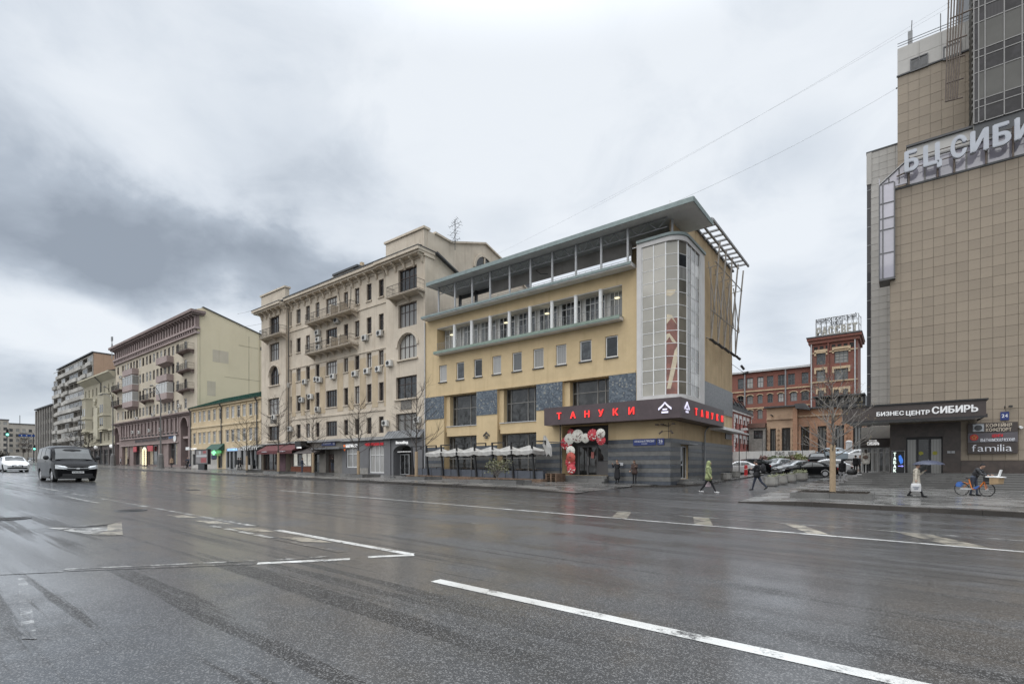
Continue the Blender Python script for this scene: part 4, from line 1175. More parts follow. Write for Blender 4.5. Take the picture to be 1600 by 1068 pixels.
bk = MB().prism([(-0.7, 0), (0, 0), (0, -0.95), (-0.16, -0.75), (-0.28, -0.35), (-0.66, -0.14)], 'x', -0.13, 0.13).mesh('cornice_bracket', M_CREAM2)
n = 14
for k in range(n):
    at(A, 'cornice_bracket', bk, (T0R + 0.8 + (T1L - T0R - 1.6) * k / (n - 1), YM - 0.003, 23.54))
wp(A, 'roof', MB().prism([(YM - 0.9, 24.12), (42, 25.6), (54, 25.6), (54, 24.0), (YM - 0.9, 24.0)], 'x', A_XL + 0.3, A_XR - 0.4), M_ROOFDK)
wp(A, 'dormer', MB().box(X(522, 38), X(556, 38), 37.6, 40, 24.3, 26.3), M_CREAM2)
wp(A, 'dormer_roof', MB().box(X(520, 37.5), X(559, 37.5), 37.4, 40.2, 26.305, 26.55), M_DGREY)
wp(A, 'chimney', MB().box(X(559, 39), X(566, 39), 39, 40, 24.4, 27.4).box(X(560, 39), X(563, 39), 39.2, 39.6, 27.4, 27.8), M_OCHRE)
def tower(xl, xr, wl, wr, niche):
    a, b = wl, wr; xc = (a + b) / 2; w = b - a
    hs = [(a, b, 19.7, 22.4, 0.45), (a, b, 16.2, 18.68, 0.35), (a, b, 12.8, 15.45, 0.4), (a - 0.4, b, 8.65, 11.0, 0.35), (a - 0.4, b, 5.1, 7.1, 0.35)]
    mb = MB().wall(xl, xr, GFZ - 0.3, 22.95, YT, hs)
    mb.quad((xl, YT, 0.5), (xl, 36.2, 0.5), (xl, 36.2, 22.95), (xl, YT, 22.95)); mb.quad((xr, 36.2, 0.5), (xr, YT, 0.5), (xr, YT, 22.95), (xr, 36.2, 22.95))
    mb.arch_fill(xc, w, 14.15, 15.45, YT + 0.004, 0.4, 8)
    mb.box(xl + .1, xr - .1, YT + 0.55, YT + 0.6, 4.6, 22.9)
    wp(A, 'tower_wall', mb, M_CREAM2)
    ar = MB()
    for k in range(16):
        t0, t1 = math.pi * k / 16, math.pi * (k + 1) / 16
        r0, r1 = w / 2 + 0.08, w / 2 + 0.34
        P4 = [(xc + r * math.cos(t), 14.15 + r * math.sin(t) * 1.3 / (w / 2) * (1 if r == r0 else 1)) for t, r in ((t0, r0), (t1, r0), (t1, r1), (t0, r1))]
        ar.prism(P4, 'y', YT - 0.12, YT - 0.002)
    wp(A, 'arch_moulding', ar, M_CREAM2)
    for i, h in enumerate(hs):
        nx = 4 if i < 3 else 3
        win(A, (h[0] + h[1]) / 2, YT + 0.32, h[2] + 0.01, h[1] - h[0] - 0.02, h[3] - h[2] - 0.03, M_FRBROWN, G_MID if i in (1, 3) else G_DARK, nx=nx, fw=0.08, dep=0.07, transom=0.66 if i != 2 else 0.5)
        if i in (2, 3, 4): wp(A, 'window_sill', MB().box(h[0] - 0.2, h[1] + 0.2, YT - 0.2, YT + 0.2, h[2] - 0.16, h[2] - 0.005), M_CREAM2)
    wp(A, 'carved_panel', MB().box(xc - 1.0, xc + 0.7, YT - 0.05, YT - 0.002, 7.5, 8.45), M_STONEP)
    wp(A, 'tower_cornice', MB().box(xl - 0.1, xr + 0.1, YT - 0.12, 36.3, 22.95, 23.2).box(xl - 0.75, xr + 0.0, YT - 0.8, 36.4, 23.2, 23.4).box(xl - 0.95, xr + 0.05, YT - 1.0, 36.4, 23.405, 23.72), M_CREAM2)
    wp(A, 'cornice_flashing', MB().box(xl - 0.98, xr + 0.1, YT - 1.04, 36.45, 23.725, 23.8), M_DGREY)
    wp(A, 'parapet', MB().box(xl + 0.05, xr - 0.09, YT - 0.05, YT + 0.55, 23.8, 25.75).box(xl - 0.12, xr + 0.06, YT - 0.2, YT + 0.7, 25.755, 25.98), M_CREAM2)
    n = max(3, int((xr - xl) / 1.3))
    for k in range(n + 1):
        at(A, 'cornice_bracket', bk, (xl + 0.3 + (xr - xl - 0.6) * k / n, YT - 0.002, 23.19))
tower(T1L, A_XR, X(390 + 1128 / 4.855, YT), X(390 + 1268 / 4.855, YT), 0)
tower(A_XL, T0R, X(421, YT), X(436, YT), 0)
iron_balcony(A, X(603, 33.9), X(651, 33.9), 33.9, YT, 19.4, 1.05, 3)
iron_balcony(A, X(404.5, 33.9), X(436, 33.9), 33.9, YT, 19.4, 1.05, 3)
for z in (19.72, 15.85):
    iron_balcony(A, X(476, 34.4), X(546.5, 34.4), 34.4, YM, z, 1.05, 7)
    for px in (520, 533.5): wp(A, 'balcony_screen', MB().box(X(px, 35), X(px + 2.2, 35), 34.55, YM, z, z + 1.35), M_CREAM2)
gp_ = [(YT + 0.4, 0.6), (YT + 0.4, 25.7), (36.4, 25.7), (38.8, 25.55), (44.4, 27.4), (47.6, 26.5), (53, 24.2), (53, 0.6)]
wp(A, 'gable_wall', MB().prism(gp_, 'x', A_XR - 0.5, A_XR - 0.05), M_CREAM2)
gc = MB()
for p, q in zip(gp_[2:6], gp_[3:7]):
    gc.prism([(p[0], p[1]), (q[0], q[1]), (q[0], q[1] + 0.2), (p[0], p[1] + 0.2)], 'x', A_XR - 0.6, A_XR + 0.12)
wp(A, 'gable_coping', gc, M_CREAM2)
ag = MB(); yc, zc0, rr = 44.2, 24.2, 1.55
for k in range(12):
    t0, t1 = math.pi * k / 12, math.pi * (k + 1) / 12
    ag.prism([(yc + r * math.cos(t), zc0 + r * math.sin(t)) for t, r in ((t0, rr), (t1, rr), (t1, rr + 0.3), (t0, rr + 0.3))], 'x', A_XR - 0.02, A_XR + 0.15)
ag.box(A_XR - 0.02, A_XR + 0.1, yc - 0.12, yc + 0.12, zc0, zc0 + rr)
wp(A, 'lunette_surround', ag, M_CREAM2)
wp(A, 'lunette_glass', MB().prism([(yc + rr * math.cos(math.pi * k / 12), zc0 + rr * math.sin(math.pi * k / 12)) for k in range(13)], 'x', A_XR - 0.018, A_XR + 0.03), G_DARK)
cb = MB().prism([(36.4, 23.75), (42, 21.7), (42, 21.55), (36.4, 23.55)], 'x', A_XR - 0.02, A_XR + 0.4)
wp(A, 'gable_moulding', cb, M_DGREY)
ae = thing('roof_aerial', 'tall television aerial on the roof beside the gable', 'aerial', (X(711, 38.5), 38.5, 24.5))
am = MB().tube((0, 0, 0), (0, 0, 3.2), 0.04, n=6)
lp(ae, 'mast', am, M_DGREY)
for z, L, a in ((3.1, 0.6, 0.3), (2.7, 1.3, 0.5), (2.1, 1.9, -0.2), (1.5, 1.3, -0.4), (0.95, 1.0, 0.6)):
    d = MB(); c_, s_ = math.cos(a), math.sin(a)
    d.tube((-L / 2 * c_, -L / 2 * s_, z - 0.25), (L / 2 * c_, L / 2 * s_, z + 0.25), 0.025, n=4)
    for k in range(5):
        u = -L / 2 + L * k / 4
        d.tube((u * c_ - 0.35 * s_, u * s_ + 0.35 * c_, z + 0.25 * u / L * 2), (u * c_ + 0.35 * s_, u * s_ - 0.35 * c_, z + 0.25 * u / L * 2), 0.014, n=4)
    lp(ae, 'antenna', d, M_DGREY)
for px, z in ((449.5, 18.9), (499, 18.2), (500, 17.3), (500.5, 16.3), (529, 19.0), (573, 16.0), (596, 16.1)):
    air_conditioner(A, X(px, YM), YM, z)
for px, py in ((451, 605), (479, 600), (497, 596), (502, 597), (523, 592), (557, 588), (576, 584), (594, 581), (474, 628), (488, 623), (499, 643), (449, 650), (456, 673)):
    air_conditioner(A, X(px, YM), YM, Z(px, py, YM))
for px, py in ((611, 572), (605, 665), (431, 655), (655, 660)):
    air_conditioner(A, X(px, YT), YT, Z(px, py, YT))
for px in (446.2, 603.5):
    wp(A, 'downpipe', MB().path([(X(px, YT), YM - 0.9, 24.0), (X(px, YT), YM - 0.3, 23.0), (X(px, YT), YM - 0.2, 22), (X(px, YT), YM - 0.2, 4.6)], 0.08, 7), M_DGREY)
for (pa, pb, za, zb_) in ((529, 533, 23.0, 19.8), (549, 546, 23, 19.9), (430, 446, 16.2, 15.4)):
    wp(A, 'cable', MB().path([(X(pa, YM), YM - 0.05, za), (X((pa + pb) / 2 + 1, YM), YM - 0.07, (za + zb_) / 2), (X(pb, YM), YM - 0.05, zb_)], 0.03, 4), M_BLACK)
gl = X(534, 34.7)
yS = 34.75
hs = [(X(540.5, yS), X(558.5, yS), 1.35, 4.0 - .05, 0.35), (X(576, yS), X(600, yS), 0.75, 4.0, 0.35), (X(614.5, yS), X(645, yS), 0.45, 3.75, 1.2)]
mb = MB().wall(gl, A_XR, 0.3, 4.42, yS, hs)
for h in hs: mb.arch_fill((h[0] + h[1]) / 2, h[1] - h[0], h[3] - 0.75, h[3], yS + 0.003, h[4], 7)
mb.quad((gl, 36, .3), (gl, yS, .3), (gl, yS, 4.42), (gl, 36, 4.42)); mb.quad((A_XR, yS, .3), (A_XR, 36, .3), (A_XR, 36, 4.42), (A_XR, yS, 4.42))
wp(A, 'shop_wall', mb, M_GREYPL)
wp(A, 'shop_pilaster', MB().box(X(603, yS) - 0.1, X(611, yS), yS - 0.12, yS - 0.003, 0.3, 4.42), M_GREYPL)
wp(A, 'shop_pilaster', MB().box(X(657, yS), A_XR, yS - 0.12, yS - 0.003, 0.3, 4.42), M_GREYPL)
wp(A, 'shop_plinth', MB().box(X(558.8, yS), X(575.5, yS), yS - 0.06, yS - 0.003, 0.5, 1.3), M_CONC)
rp = MB().prism([(yS - 0.35, 4.42), (36, 5.0), (36, 4.44), (yS - 0.35, 4.40)], 'x', gl, X(603, yS)).prism([(yS - 0.5, 4.5), (YT, 5.3), (YT, 4.45), (yS - 0.5, 4.43)], 'x', X(603, yS) + .02, A_XR)
x = X(603, yS) + 0.3
while x < A_XR: rp.prism([(yS - 0.5, 4.5), (YT, 5.3), (YT, 5.36), (yS - 0.5, 4.56)], 'x', x, x + 0.05); x += 0.45
wp(A, 'shop_roof', rp, M_ZINC)
for i, h in enumerate(hs[:2]):
    w = h[1] - h[0]
    win(A, (h[0] + h[1]) / 2, yS + 0.25, h[2], w - 0.02, h[3] - h[2] - 0.02, M_FRWHITE, M_LITWIN if i == 2 else G_MID, nx=2 if i == 0 else 3, fw=0.11, dep=0.08, transom=0.62, name='shop_window')
wp(A, 'entrance_back', MB().box(hs[2][0], hs[2][1], yS + 1.1, yS + 1.2, 0.3, 4), M_DKIN)
win(A, X(633, yS + 1), yS + 1.0, 0.6, 1.5, 2.2, M_LGREY, G_SHOP, nx=2, fw=0.07, name='shop_door')
shop_text(A, 'БЛИНЫ И Кº', 541, 559, 698.5, 693.5, yS, M_SIGNW, label='white lettering with an orange mark over an arched window')
wp(A, 'sign_mark', MB().prism([(X(537.5, yS), 4.05), (X(540, yS), 4.0), (X(540, yS), 3.55), (X(539, yS), 3.3), (X(537.8, yS), 3.5)], 'y', yS - 0.08, yS - 0.002), mat('orange_sign_mark', (0.7, 0.17, 0.05), 0.5, 0, emit=(0.8, 0.2, 0.05), es=0.3))
shop_text(A, 'ЧЕБУРЕКИ ОК', 570.5, 600, 695.5, 691.5, yS, M_SIGNR, 0.05, label='red lettering over the white shop door')
shop_text(A, 'ВеселВод', 619, 638, 692.8, 688.6, yS, M_SIGNW, 0.03, label='white lettering over the dark arched entrance')
shop_text(A, 'ЗДОРОВАЯ ЕДА', 621, 643, 705.8, 704.6, yS + 0.6, M_SIGNW, 0.0)
xe0, xe1 = X(488, 34.9), gl
wp(A, 'porch_wall', MB().wall(xe0, xe1, 0.4, 4.5, 34.9, [(X(509, 34.9), X(522, 34.9), 0.6, 3.5, 0.6), (X(490, 34.9), X(499, 34.9), 0.7, 3.4, 0.3)]).box(xe0, xe1, 35.5, 35.55, .4, 4.5), mat('porch_render', (0.20, 0.185, 0.165), 0.85, 0.15, 1.5, 0.5))
wp(A, 'porch_canopy', MB().box(X(489, 34), X(532, 34), 33.8, 34.88, 3.55, 3.75), M_ZINC)
wp(A, 'porch_door', MB().box(X(513, 35.4), X(522, 35.4), 35.35, 35.42, 0.6, 3.0), M_FRBROWN)
win(A, X(494.5, 35), 35.15, 0.75, 1.35, 2.6, M_DGREY, G_SHOP, nx=1, name='shop_window')
plate(A, 503, 519.5, 689.8, 695.8, 34.85, [('КРАСНАЯ ПРЕСНЯ', 0.34, 0.4, 0.7)])
plate(A, 520, 524, 689.5, 695.5, 34.85, [('28', 0.45, 0.3, 0.7)])
wp(A, 'porch_roof', MB().prism([(34.5, 4.5), (36, 5.0), (36, 4.5)], 'x', X(400, 34.9), gl - 0.02), M_ZINC)
xs0, xs1 = A_XL + 0.02, xe0
hl = [(X(409, 35.3), X(432, 35.3), 0.95, 3.8, 0.4), (X(447, 35.3), X(454, 35.3), 0.95, 3.5, 0.3), (X(457, 35.3), X(486, 35.3), 1.5, 3.3, 0.3)]
wp(A, 'shop_wall', MB().wall(xs0, xs1, 0.4, 4.5, 35.3, hl).box(xs0, xs1, 35.75, 35.8, .4, 4.4), mat('brown_shop_front', (0.13, 0.095, 0.08), 0.7, 0.2, 1.5, 0.3))
for i, (a, b) in enumerate(((457, 463.5), (463.5, 470), (470, 478), (478, 486))):
    win(A, (X(a, 35.3) + X(b, 35.3)) / 2, 35.5, 1.5, X(b, 35.3) - X(a, 35.3) - 0.04, 1.8, M_FRWHITE, M_LITWIN if i != 1 else G_SHOP, nx=1, fw=0.07, name='lit_shop_window')
wp(A, 'brick_plinth', MB().box(X(455, 35.2), X(487, 35.2), 35.15, 35.29, 0.5, 1.45), M_BRICKRED)
for (a, b) in ((409, 416), (416, 424), (424, 432)):
    win(A, (X(a, 35.3) + X(b, 35.3)) / 2, 35.6, 0.95, X(b, 35.3) - X(a, 35.3) - 0.03, 2.8, M_FRBROWN, G_SHOP, nx=1, fw=0.07, name='shop_window')
wp(A, 'maroon_wall', MB().box(X(434, 35.2), X(446, 35.2), 35.2, 35.29, 0.5, 3.6), mat('maroon_shop_wall', (0.17, 0.10, 0.115), 0.8, 0.15, 2))
def awning(t, x0, x1, y0, y1, zt, zb2, val, m):
    b = MB()
    n = 6
    for k in range(n):
        a_, b_ = x0 + (x1 - x0) * k / n, x0 + (x1 - x0) * (k + 1) / n
        s_ = 0.02 if k % 2 else 0.0
        b.prism([(y1, zt), (y0, zb2), (y0, zb2 - 0.03), (y1, zt - 0.03)], 'x', a_, b_)
        b.box(a_, b_, y0 - 0.01, y0 + 0.01, zb2 - val, zb2 - 0.005)
    b.prism([(y1, zt), (y0, zb2), (y1, zb2)], 'x', x0 + 0.0, x0 + 0.02).prism([(y1, zt), (y0, zb2), (y1, zb2)], 'x', x1 - 0.02, x1)
    return wp(t, 'awning', b, m)
wm = awning(A, X(401, 33.2), X(456, 33.2), 33.2, 35.28, 4.75, 3.55, 0.42, M_MAROON)
awning(A, X(451, 33.3), X(489, 33.3), 33.3, 35.28, 4.1, 3.1, 0.05, M_DKAWN)
wp(A, 'projecting_sign', MB().box(X(463, 33.9), X(472, 33.9), 33.7, 34.6, 3.9, 4.7), M_BLACK)
shop_text(A, 'COFFEE', 464, 471.5, 700, 697.6, 33.68, M_SIGNW, 0.02)
shop_text(A, 'БАЛКАНЫ', 409.5, 417, 706, 705, 33.18, M_PLATEW, 0.0)
shop_text(A, 'ПЕКАРНЯ', 437, 446, 705.2, 704.2, 33.18, M_PLATEW, 0.0)
# low yellow house with the green roof
M_YELO = mat('ochre_yellow_plaster', (0.56, 0.45, 0.295), 0.88, 0.07, 0.7, 0.35, 0.05, 50, dirt=(0.64, 0.57, 0.5))
M_GRNROOF = mat('dark_green_roof_sheet', (0.018, 0.075, 0.055), 0.45, 0.2, 0.8, 0.3)
M_TRIMY = mat('pale_yellow_trim', (0.60, 0.49, 0.33), 0.85, 0.06, 1.0, 0.3)
YB2 = 35.0
Lx0, Lx1 = X(298.4, YB2), A_XL - 0.06
B = thing('low_house', 'low two-storey ochre house with dark green sheet roof and white framed windows', 'building', (-85, 35, slope(-85)))
u_px = [850, 900, 940, 985, 1035, 1090, 1155, 1205, 1258, 1310, 1370, 1420]
hs = []
for p in u_px:
    xc = X(160 + (p + 4) / 5.93, YB2); hs += [(xc - 0.56, xc + 0.56, 9.02, 10.78, 0.2), (xc - 0.56, xc + 0.56, 5.32, 7.18, 0.2)]
wp(B, 'wall', MB().wall(Lx0, Lx1, 4.3, 11.5, YB2, hs).box(Lx0, Lx1, YB2 + 0.4, YB2 + 0.45, 4.4, 11.5), M_YELO)
for h in hs:
    win(B, (h[0] + h[1]) / 2, YB2 + 0.12, h[2], 1.1, h[3] - h[2] - 0.02, M_FRWHITE, G_MID if random.random() < 0.75 else G_DARK, nx=2, fw=0.09, dep=0.05, transom=0.7)
    wp(B, 'window_surround', MB().box(h[0] - 0.16, h[0] - 0.003, YB2 - 0.04, YB2 - 0.002, h[2] - 0.1, h[3]).box(h[1] + 0.003, h[1] + 0.16, YB2 - 0.04, YB2 - 0.002, h[2] - 0.1, h[3]).box(h[0] - 0.22, h[1] + 0.22, YB2 - 0.09, YB2 - 0.002, h[3] + 0.05, h[3] + 0.2), M_TRIMY)
wp(B, 'string_course', MB().box(Lx0, Lx1, YB2 - 0.14, YB2 - 0.003, 8.0, 8.28), M_TRIMY)
wp(B, 'eave_cornice', MB().box(Lx0, Lx1, YB2 - 0.3, YB2 + 0.3, 11.2, 11.5), M_TRIMY)
rf = MB().prism([(YB2 - 0.55, 11.52), (40.5, 13.9), (46, 11.52)], 'x', Lx0 - 0.15, Lx1)
wp(B, 'roof', rf, M_GRNROOF)
se = MB(); x = Lx0
while x < Lx1: se.prism([(YB2 - 0.55, 11.53), (40.5, 13.91), (40.5, 13.96), (YB2 - 0.55, 11.58)], 'x', x, x + 0.05); x += 0.7
wp(B, 'roof_seams', se, M_GRNROOF)
for px in (299.2, 347.2, 403):
    wp(B, 'downpipe', MB().path([(X(px, YB2), YB2 - 0.55, 11.5), (X(px, YB2), YB2 - 0.16, 10.9), (X(px, YB2), YB2 - 0.16, 1.5)], 0.09, 7), M_DGREY)
def shopfront(t, px0, px1, z0, z1, y, wallm, openings, gm=G_SHOP, fm=M_DGREY):
    hs = [(X(a, y), X(b, y), c, d, 0.3) for a, b, c, d in openings]
    wp(t, 'shop_wall', MB().wall(X(px0, y), X(px1, y), z0, z1, y, hs), wallm)
    for h in hs:
        win(t, (h[0] + h[1]) / 2, y + 0.2, h[2], h[1] - h[0] - 0.02, h[3] - h[2] - 0.02, fm, gm, nx=max(1, round((h[1] - h[0]) / 1.2)), fw=0.08, name='shop_window')
M_PALEW = mat('pale_shop_wall', (0.47, 0.45, 0.42), 0.8, 0.1, 1.0, 0.3)
M_GRSH = mat('grey_shop_wall', (0.30, 0.30, 0.30), 0.7, 0.1, 1.0, 0.3)
shopfront(B, 298.5, 329, 1.1, 4.3, YB2 - 0.02, M_PALEW, [(301, 306, 1.7, 3.6), (313, 324, 1.7, 3.6)])
shopfront(B, 329, 339, 1.1, 4.3, YB2 - 0.02, M_PALEW, [(330.5, 338, 2.6, 3.0)])
shopfront(B, 339, 353, 1.1, 4.3, YB2 - 0.02, M_YELO, [(340.5, 347, 1.2, 3.2)])
shopfront(B, 353, 371, 1.0, 4.3, YB2 - 0.02, M_GRSH, [(354, 358.5, 1.3, 3.8), (359.5, 365, 1.1, 3.8), (366, 370.5, 1.3, 3.8)])
shopfront(B, 371, 408, 1.0, 4.3, YB2 - 0.02, M_GRSH, [(376, 380.5, 1.6, 3.9), (386.5, 391.5, 1.6, 3.9), (393, 400, 1.1, 3.9), (401, 407.5, 1.1, 3.9)], G_DARK)
wp(B, 'shop_ledge', MB().box(X(371, 34.8), X(393, 34.8), 34.6, 34.97, 1.05, 1.7), M_PALEW)
awning(B, X(319, 33.9), X(339.5, 33.9), 33.9, 34.96, 5.1, 4.1, 0.1, M_GRNROOF)
awning(B, X(371, 33.9), X(404, 33.9), 33.9, 34.96, 4.6, 4.2, 0.06, mat('striped_awning', (0.25, 0.25, 0.24), 0.8, 0.5, 4))
for k in range(9):
    px = 373 + 3.4 * k
    wp(B, 'awning_bar', MB().box(X(px, 33.86), X(px + 1, 33.86), 33.85, 33.88, 3.85, 4.2), M_WHITE)
wp(B, 'green_cross', MB().box(X(331.8, 34.5), X(337.6, 34.5), 34.4, 34.5, Z(334, 708, 34.5), Z(334, 705, 34.5)).box(X(333.6, 34.5), X(335.7, 34.5), 34.39, 34.51, Z(334, 710.3, 34.5), Z(334, 703, 34.5)), mat('lit_green_cross', (0.2, 0.8, 0.3), 0.4, 0, emit=(0.25, 1.0, 0.40), es=1.1))
wp(B, 'green_box_sign', MB().box(X(340.5, 34.6), X(344.8, 34.6), 34.4, 34.7, Z(342, 707.5, 34.6), Z(342, 703.5, 34.6)), mat('lit_green_box', (0.1, 0.35, 0.12), 0.4, 0, emit=(0.12, 0.5, 0.18), es=0.5))
wp(B, 'blue_sign_board', MB().box(X(330.5, 34.95), X(338.3, 34.95), 34.9, 34.97, Z(334, 716.3, 35), Z(334, 710.8, 35)), mat('dark_blue_board', (0.03, 0.035, 0.10), 0.5, 0.2, 6))
shop_text(B, 'ОПТИКА', 356, 371, 703.6, 700.3, 34.9, mat('lit_blue_letters', (0.2, 0.4, 0.8), 0.4, 0, emit=(0.35, 0.6, 0.95), es=0.7), 0.03)
shop_text(B, 'КОФЕ', 297, 308, 702, 699.6, 34.9, M_SIGNW, 0.02)
wp(B, 'wall_sign', MB().box(X(291, 33.8), X(296.2, 33.8), 33.7, 33.8, Z(293, 702.6, 33.8), Z(293, 698, 33.8)), M_WHITE)
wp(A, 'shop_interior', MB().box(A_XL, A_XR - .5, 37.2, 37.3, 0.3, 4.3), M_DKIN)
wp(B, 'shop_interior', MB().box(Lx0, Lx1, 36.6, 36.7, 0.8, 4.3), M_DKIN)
# tall yellow house with mauve trim
M_PALEY = mat('pale_yellow_plaster', (0.51, 0.45, 0.355), 0.88, 0.06, 0.35, 0.35, dirt=(0.70, 0.64, 0.56))
M_GABLEY = mat('pale_yellow_gable_plaster', (0.64, 0.56, 0.40), 0.9, 0.035, 0.2, 0.18, dirt=(0.80, 0.76, 0.68))  # gable colour lightened to make up for the little sun on that side
M_OLIVE_ = mat('stained_gable_plaster', (0.47, 0.41, 0.29), .9, .1, .5, .3)
M_MAUVE = mat('mauve_stone', (0.235, 0.18, 0.168), 0.85, 0.1, 0.5, 0.4)
M_MAUVEL = mat('light_mauve_plaster', (0.34, 0.27, 0.255), 0.85, 0.08, 0.5, 0.3)
Y3 = 36.0
def px2(c): return 160 + c / 5.93
Cx0, Cx1 = X(180.5, Y3), X(308.3, Y3)
C = thing('tall_yellow_house', 'tall pale yellow house with mauve ground storeys, colonnaded attic and blank gable wall', 'building', (-120, 36, slope(-120)))
ucol = [145, 190, 213, 238, 265, 293, 320, 348, 378, 412, 443, 477, 510, 544, 580, 617, 655, 697, 770]
hs = []
RZ = [(22.6, 24.35), (19.1, 21.0), (15.55, 17.5), (12.05, 13.9)]
for c in ucol:
    xc = X(px2(c), Y3)
    for z0, z1 in RZ: hs.append((xc - 0.62, xc + 0.62, z0, z1, 0.25))
wp(C, 'wall', MB().wall(Cx0, Cx1, 11.2, 24.95, Y3, hs).box(Cx0, Cx1, Y3 + 0.4, Y3 + 0.45, 11.2, 28.5).box(Cx0, Cx1, Y3 + 1.5, Y3 + 1.6, 1.3, 11), M_PALEY)
for i, h in enumerate(hs):
    win(C, (h[0] + h[1]) / 2, Y3 + 0.15, h[2], 1.22, h[3] - h[2] - 0.02, M_FRWHITE if random.random() < 0.35 else M_FRBROWN, G_DARK if random.random() < 0.7 else G_MID, nx=2, fw=0.09, dep=0.05, transom=0.7)
gy = 47.5
wp(C, 'gable_wall', MB().prism([(Y3 + 0.02, 1.2), (Y3 + 0.02, 29.3), (Y3 + 1.0, 29.7), (gy, 27.0), (gy + 1.5, 26.4), (gy + 1.5, 1.2)], 'x', Cx1 - 0.4, Cx1), M_GABLEY)
for (ya, yb_, za, zb2, m) in ((38.5, 41.2, 20.4, 22.6, M_PALEY), (43, 46.6, 24.1, 24.3, M_OLIVE_), (37.6, 39, 14.2, 16.8, M_PALEY), (40.5, 47, 17.9, 18.02, M_OLIVE_), (44.8, 44.95, 13, 26.2, M_OLIVE_)):
    wp(C, 'plaster_patch', MB().box(Cx1 + .003, Cx1 + .014, ya, yb_, za, zb2), m)
wp(C, 'wall_pipe', MB().tube((Cx1 + .12, 46.9, 12), (Cx1 + .12, 46.9, 26.6), .07, n=6), M_OLIVE_)
wp(C, 'vent', MB().box(Cx1 + .003, Cx1 + .06, 47.0, 47.5, 24, 24.6), M_DGREY)
wp(C, 'gable_flashing', MB().prism([(Y3 + 0.9, 29.72), (gy + 1.6, 26.45), (gy + 1.6, 26.62), (Y3 + 0.9, 29.9)], 'x', Cx1 - 0.6, Cx1 + 0.15), M_DGREY)
wp(C, 'roof', MB().prism([(Y3 - 0.9, 29.0), (Y3 + 1.2, 29.8), (gy + 1.5, 26.4), (gy + 1.5, 25), (Y3 - .9, 28.9)], 'x', Cx0, Cx1 - 0.42), M_ZINC)
Xc1 = Cx1 + 0.35
wp(C, 'attic_wall', MB().box(Cx0, Cx1 + 0.05, Y3 - 0.02, Y3 + 0.3, 26.15, 28.2), M_MAUVE)
wp(C, 'top_cornice', MB().box(Cx0 - 0.6, Xc1, Y3 - 0.9, Y3 + 1.0, 28.2, 28.5).box(Cx0 - 0.8, Xc1 + .2, Y3 - 1.2, Y3 + 1.2, 28.505, 28.98), M_MAUVE)
wp(C, 'lower_cornice', MB().box(Cx0, Xc1 - .1, Y3 - 0.55, Y3 + 0.4, 25.75, 26.14).box(Cx0, Xc1 - .1, Y3 - 0.35, Y3 + 0.3, 24.93, 25.25), M_MAUVEL)
pm = MB().box(-0.22, 0.22, -0.28, 0, 0, 2.03).mesh('pilaster', M_MAUVEL); dm = MB().box(-0.2, 0.2, -0.4, 0, 0, 0.42).mesh('dentil', M_MAUVEL)
cm_ = MB().prism([(-0.8, 0), (0, 0), (0, -0.55), (-0.2, -0.45), (-0.7, -0.15)], 'x', -0.14, 0.14).mesh('modillion', M_MAUVEL)
n = 34
for k in range(n):
    x = Cx0 + 0.5 + (Cx1 - Cx0 - 0.9) * k / (n - 1)
    at(C, 'pilaster', pm, (x, Y3 - 0.025, 26.16)); at(C, 'modillion', cm_, (x, Y3 - 0.02, 28.19))
    wp(C, 'attic_pane', MB().box(x + 0.35, x + 1.0, Y3 - 0.04, Y3 - 0.022, 26.5, 27.9), G_DARK) if k < n - 1 else None
n = 46
for k in range(n): at(C, 'dentil', dm, (Cx0 + 0.4 + (Cx1 - Cx0 - 0.7) * k / (n - 1), Y3 - 0.02, 25.29))
lcol = [190, 213, 238, 265, 293, 320, 348, 378, 412, 443, 477, 510, 544, 580, 617, 655, 697]
hs = [(X(px2(c), Y3) - 0.65, X(px2(c), Y3) + 0.65, 8.1, 10.5, 0.3) for c in lcol]
ax = [X(px2(142), Y3), X(px2(768), Y3)]
for x in ax: hs.append((x - 1.7, x + 1.7, 1.6, 10.4, 1.2))
shops = [(190, 245, 0), (250, 290, 1), (295, 415, 0), (420, 525, 0), (560, 605, 1), (620, 700, 0)]
for a, b, dk in shops: hs.append((X(px2(a), Y3), X(px2(b), Y3), 1.75, 5.9, 0.6))
mb = MB().wall(Cx0, Cx1, 1.3, 11.1, Y3 - 0.15, hs)
for x in ax: mb.arch_fill(x, 3.4, 8.7, 10.4, Y3 - 0.152, 1.2, 8)
wp(C, 'lower_wall', mb, M_MAUVE)
for h in hs[:17]:
    win(C, (h[0] + h[1]) / 2, Y3 + 0.1, h[2], 1.26, h[3] - h[2] - .02, M_MAUVEL, G_DARK, nx=2, fw=0.1, transom=0.65)
    wp(C, 'window_surround', MB().box(h[0] - 0.3, h[0] - .003, Y3 - 0.27, Y3 - .152, 7.9, 10.7).box(h[1] + .003, h[1] + 0.3, Y3 - 0.27, Y3 - .152, 7.9, 10.7), M_MAUVEL)
    wp(C, 'window_apron', MB().box(h[0] + 0.15, h[1] - 0.15, Y3 - 0.2, Y3 - .152, 7.45, 7.95), M_DKIN)
for i, x in enumerate(ax):
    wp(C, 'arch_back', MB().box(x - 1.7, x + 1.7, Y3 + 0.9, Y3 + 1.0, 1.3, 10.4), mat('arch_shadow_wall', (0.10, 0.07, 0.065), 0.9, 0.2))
    wp(C, 'arch_beam', MB().box(x - 1.7, x + 1.7, Y3 + 0.2, Y3 + 0.5, 6.6, 7.0), M_MAUVEL)
    wp(C, 'arch_moulding', MB().path([(x + 1.85 * math.cos(math.pi * k / 12), Y3 - 0.17, 8.7 + 1.85 * math.sin(math.pi * k / 12)) for k in range(13)], 0.14, 5), M_MAUVEL)
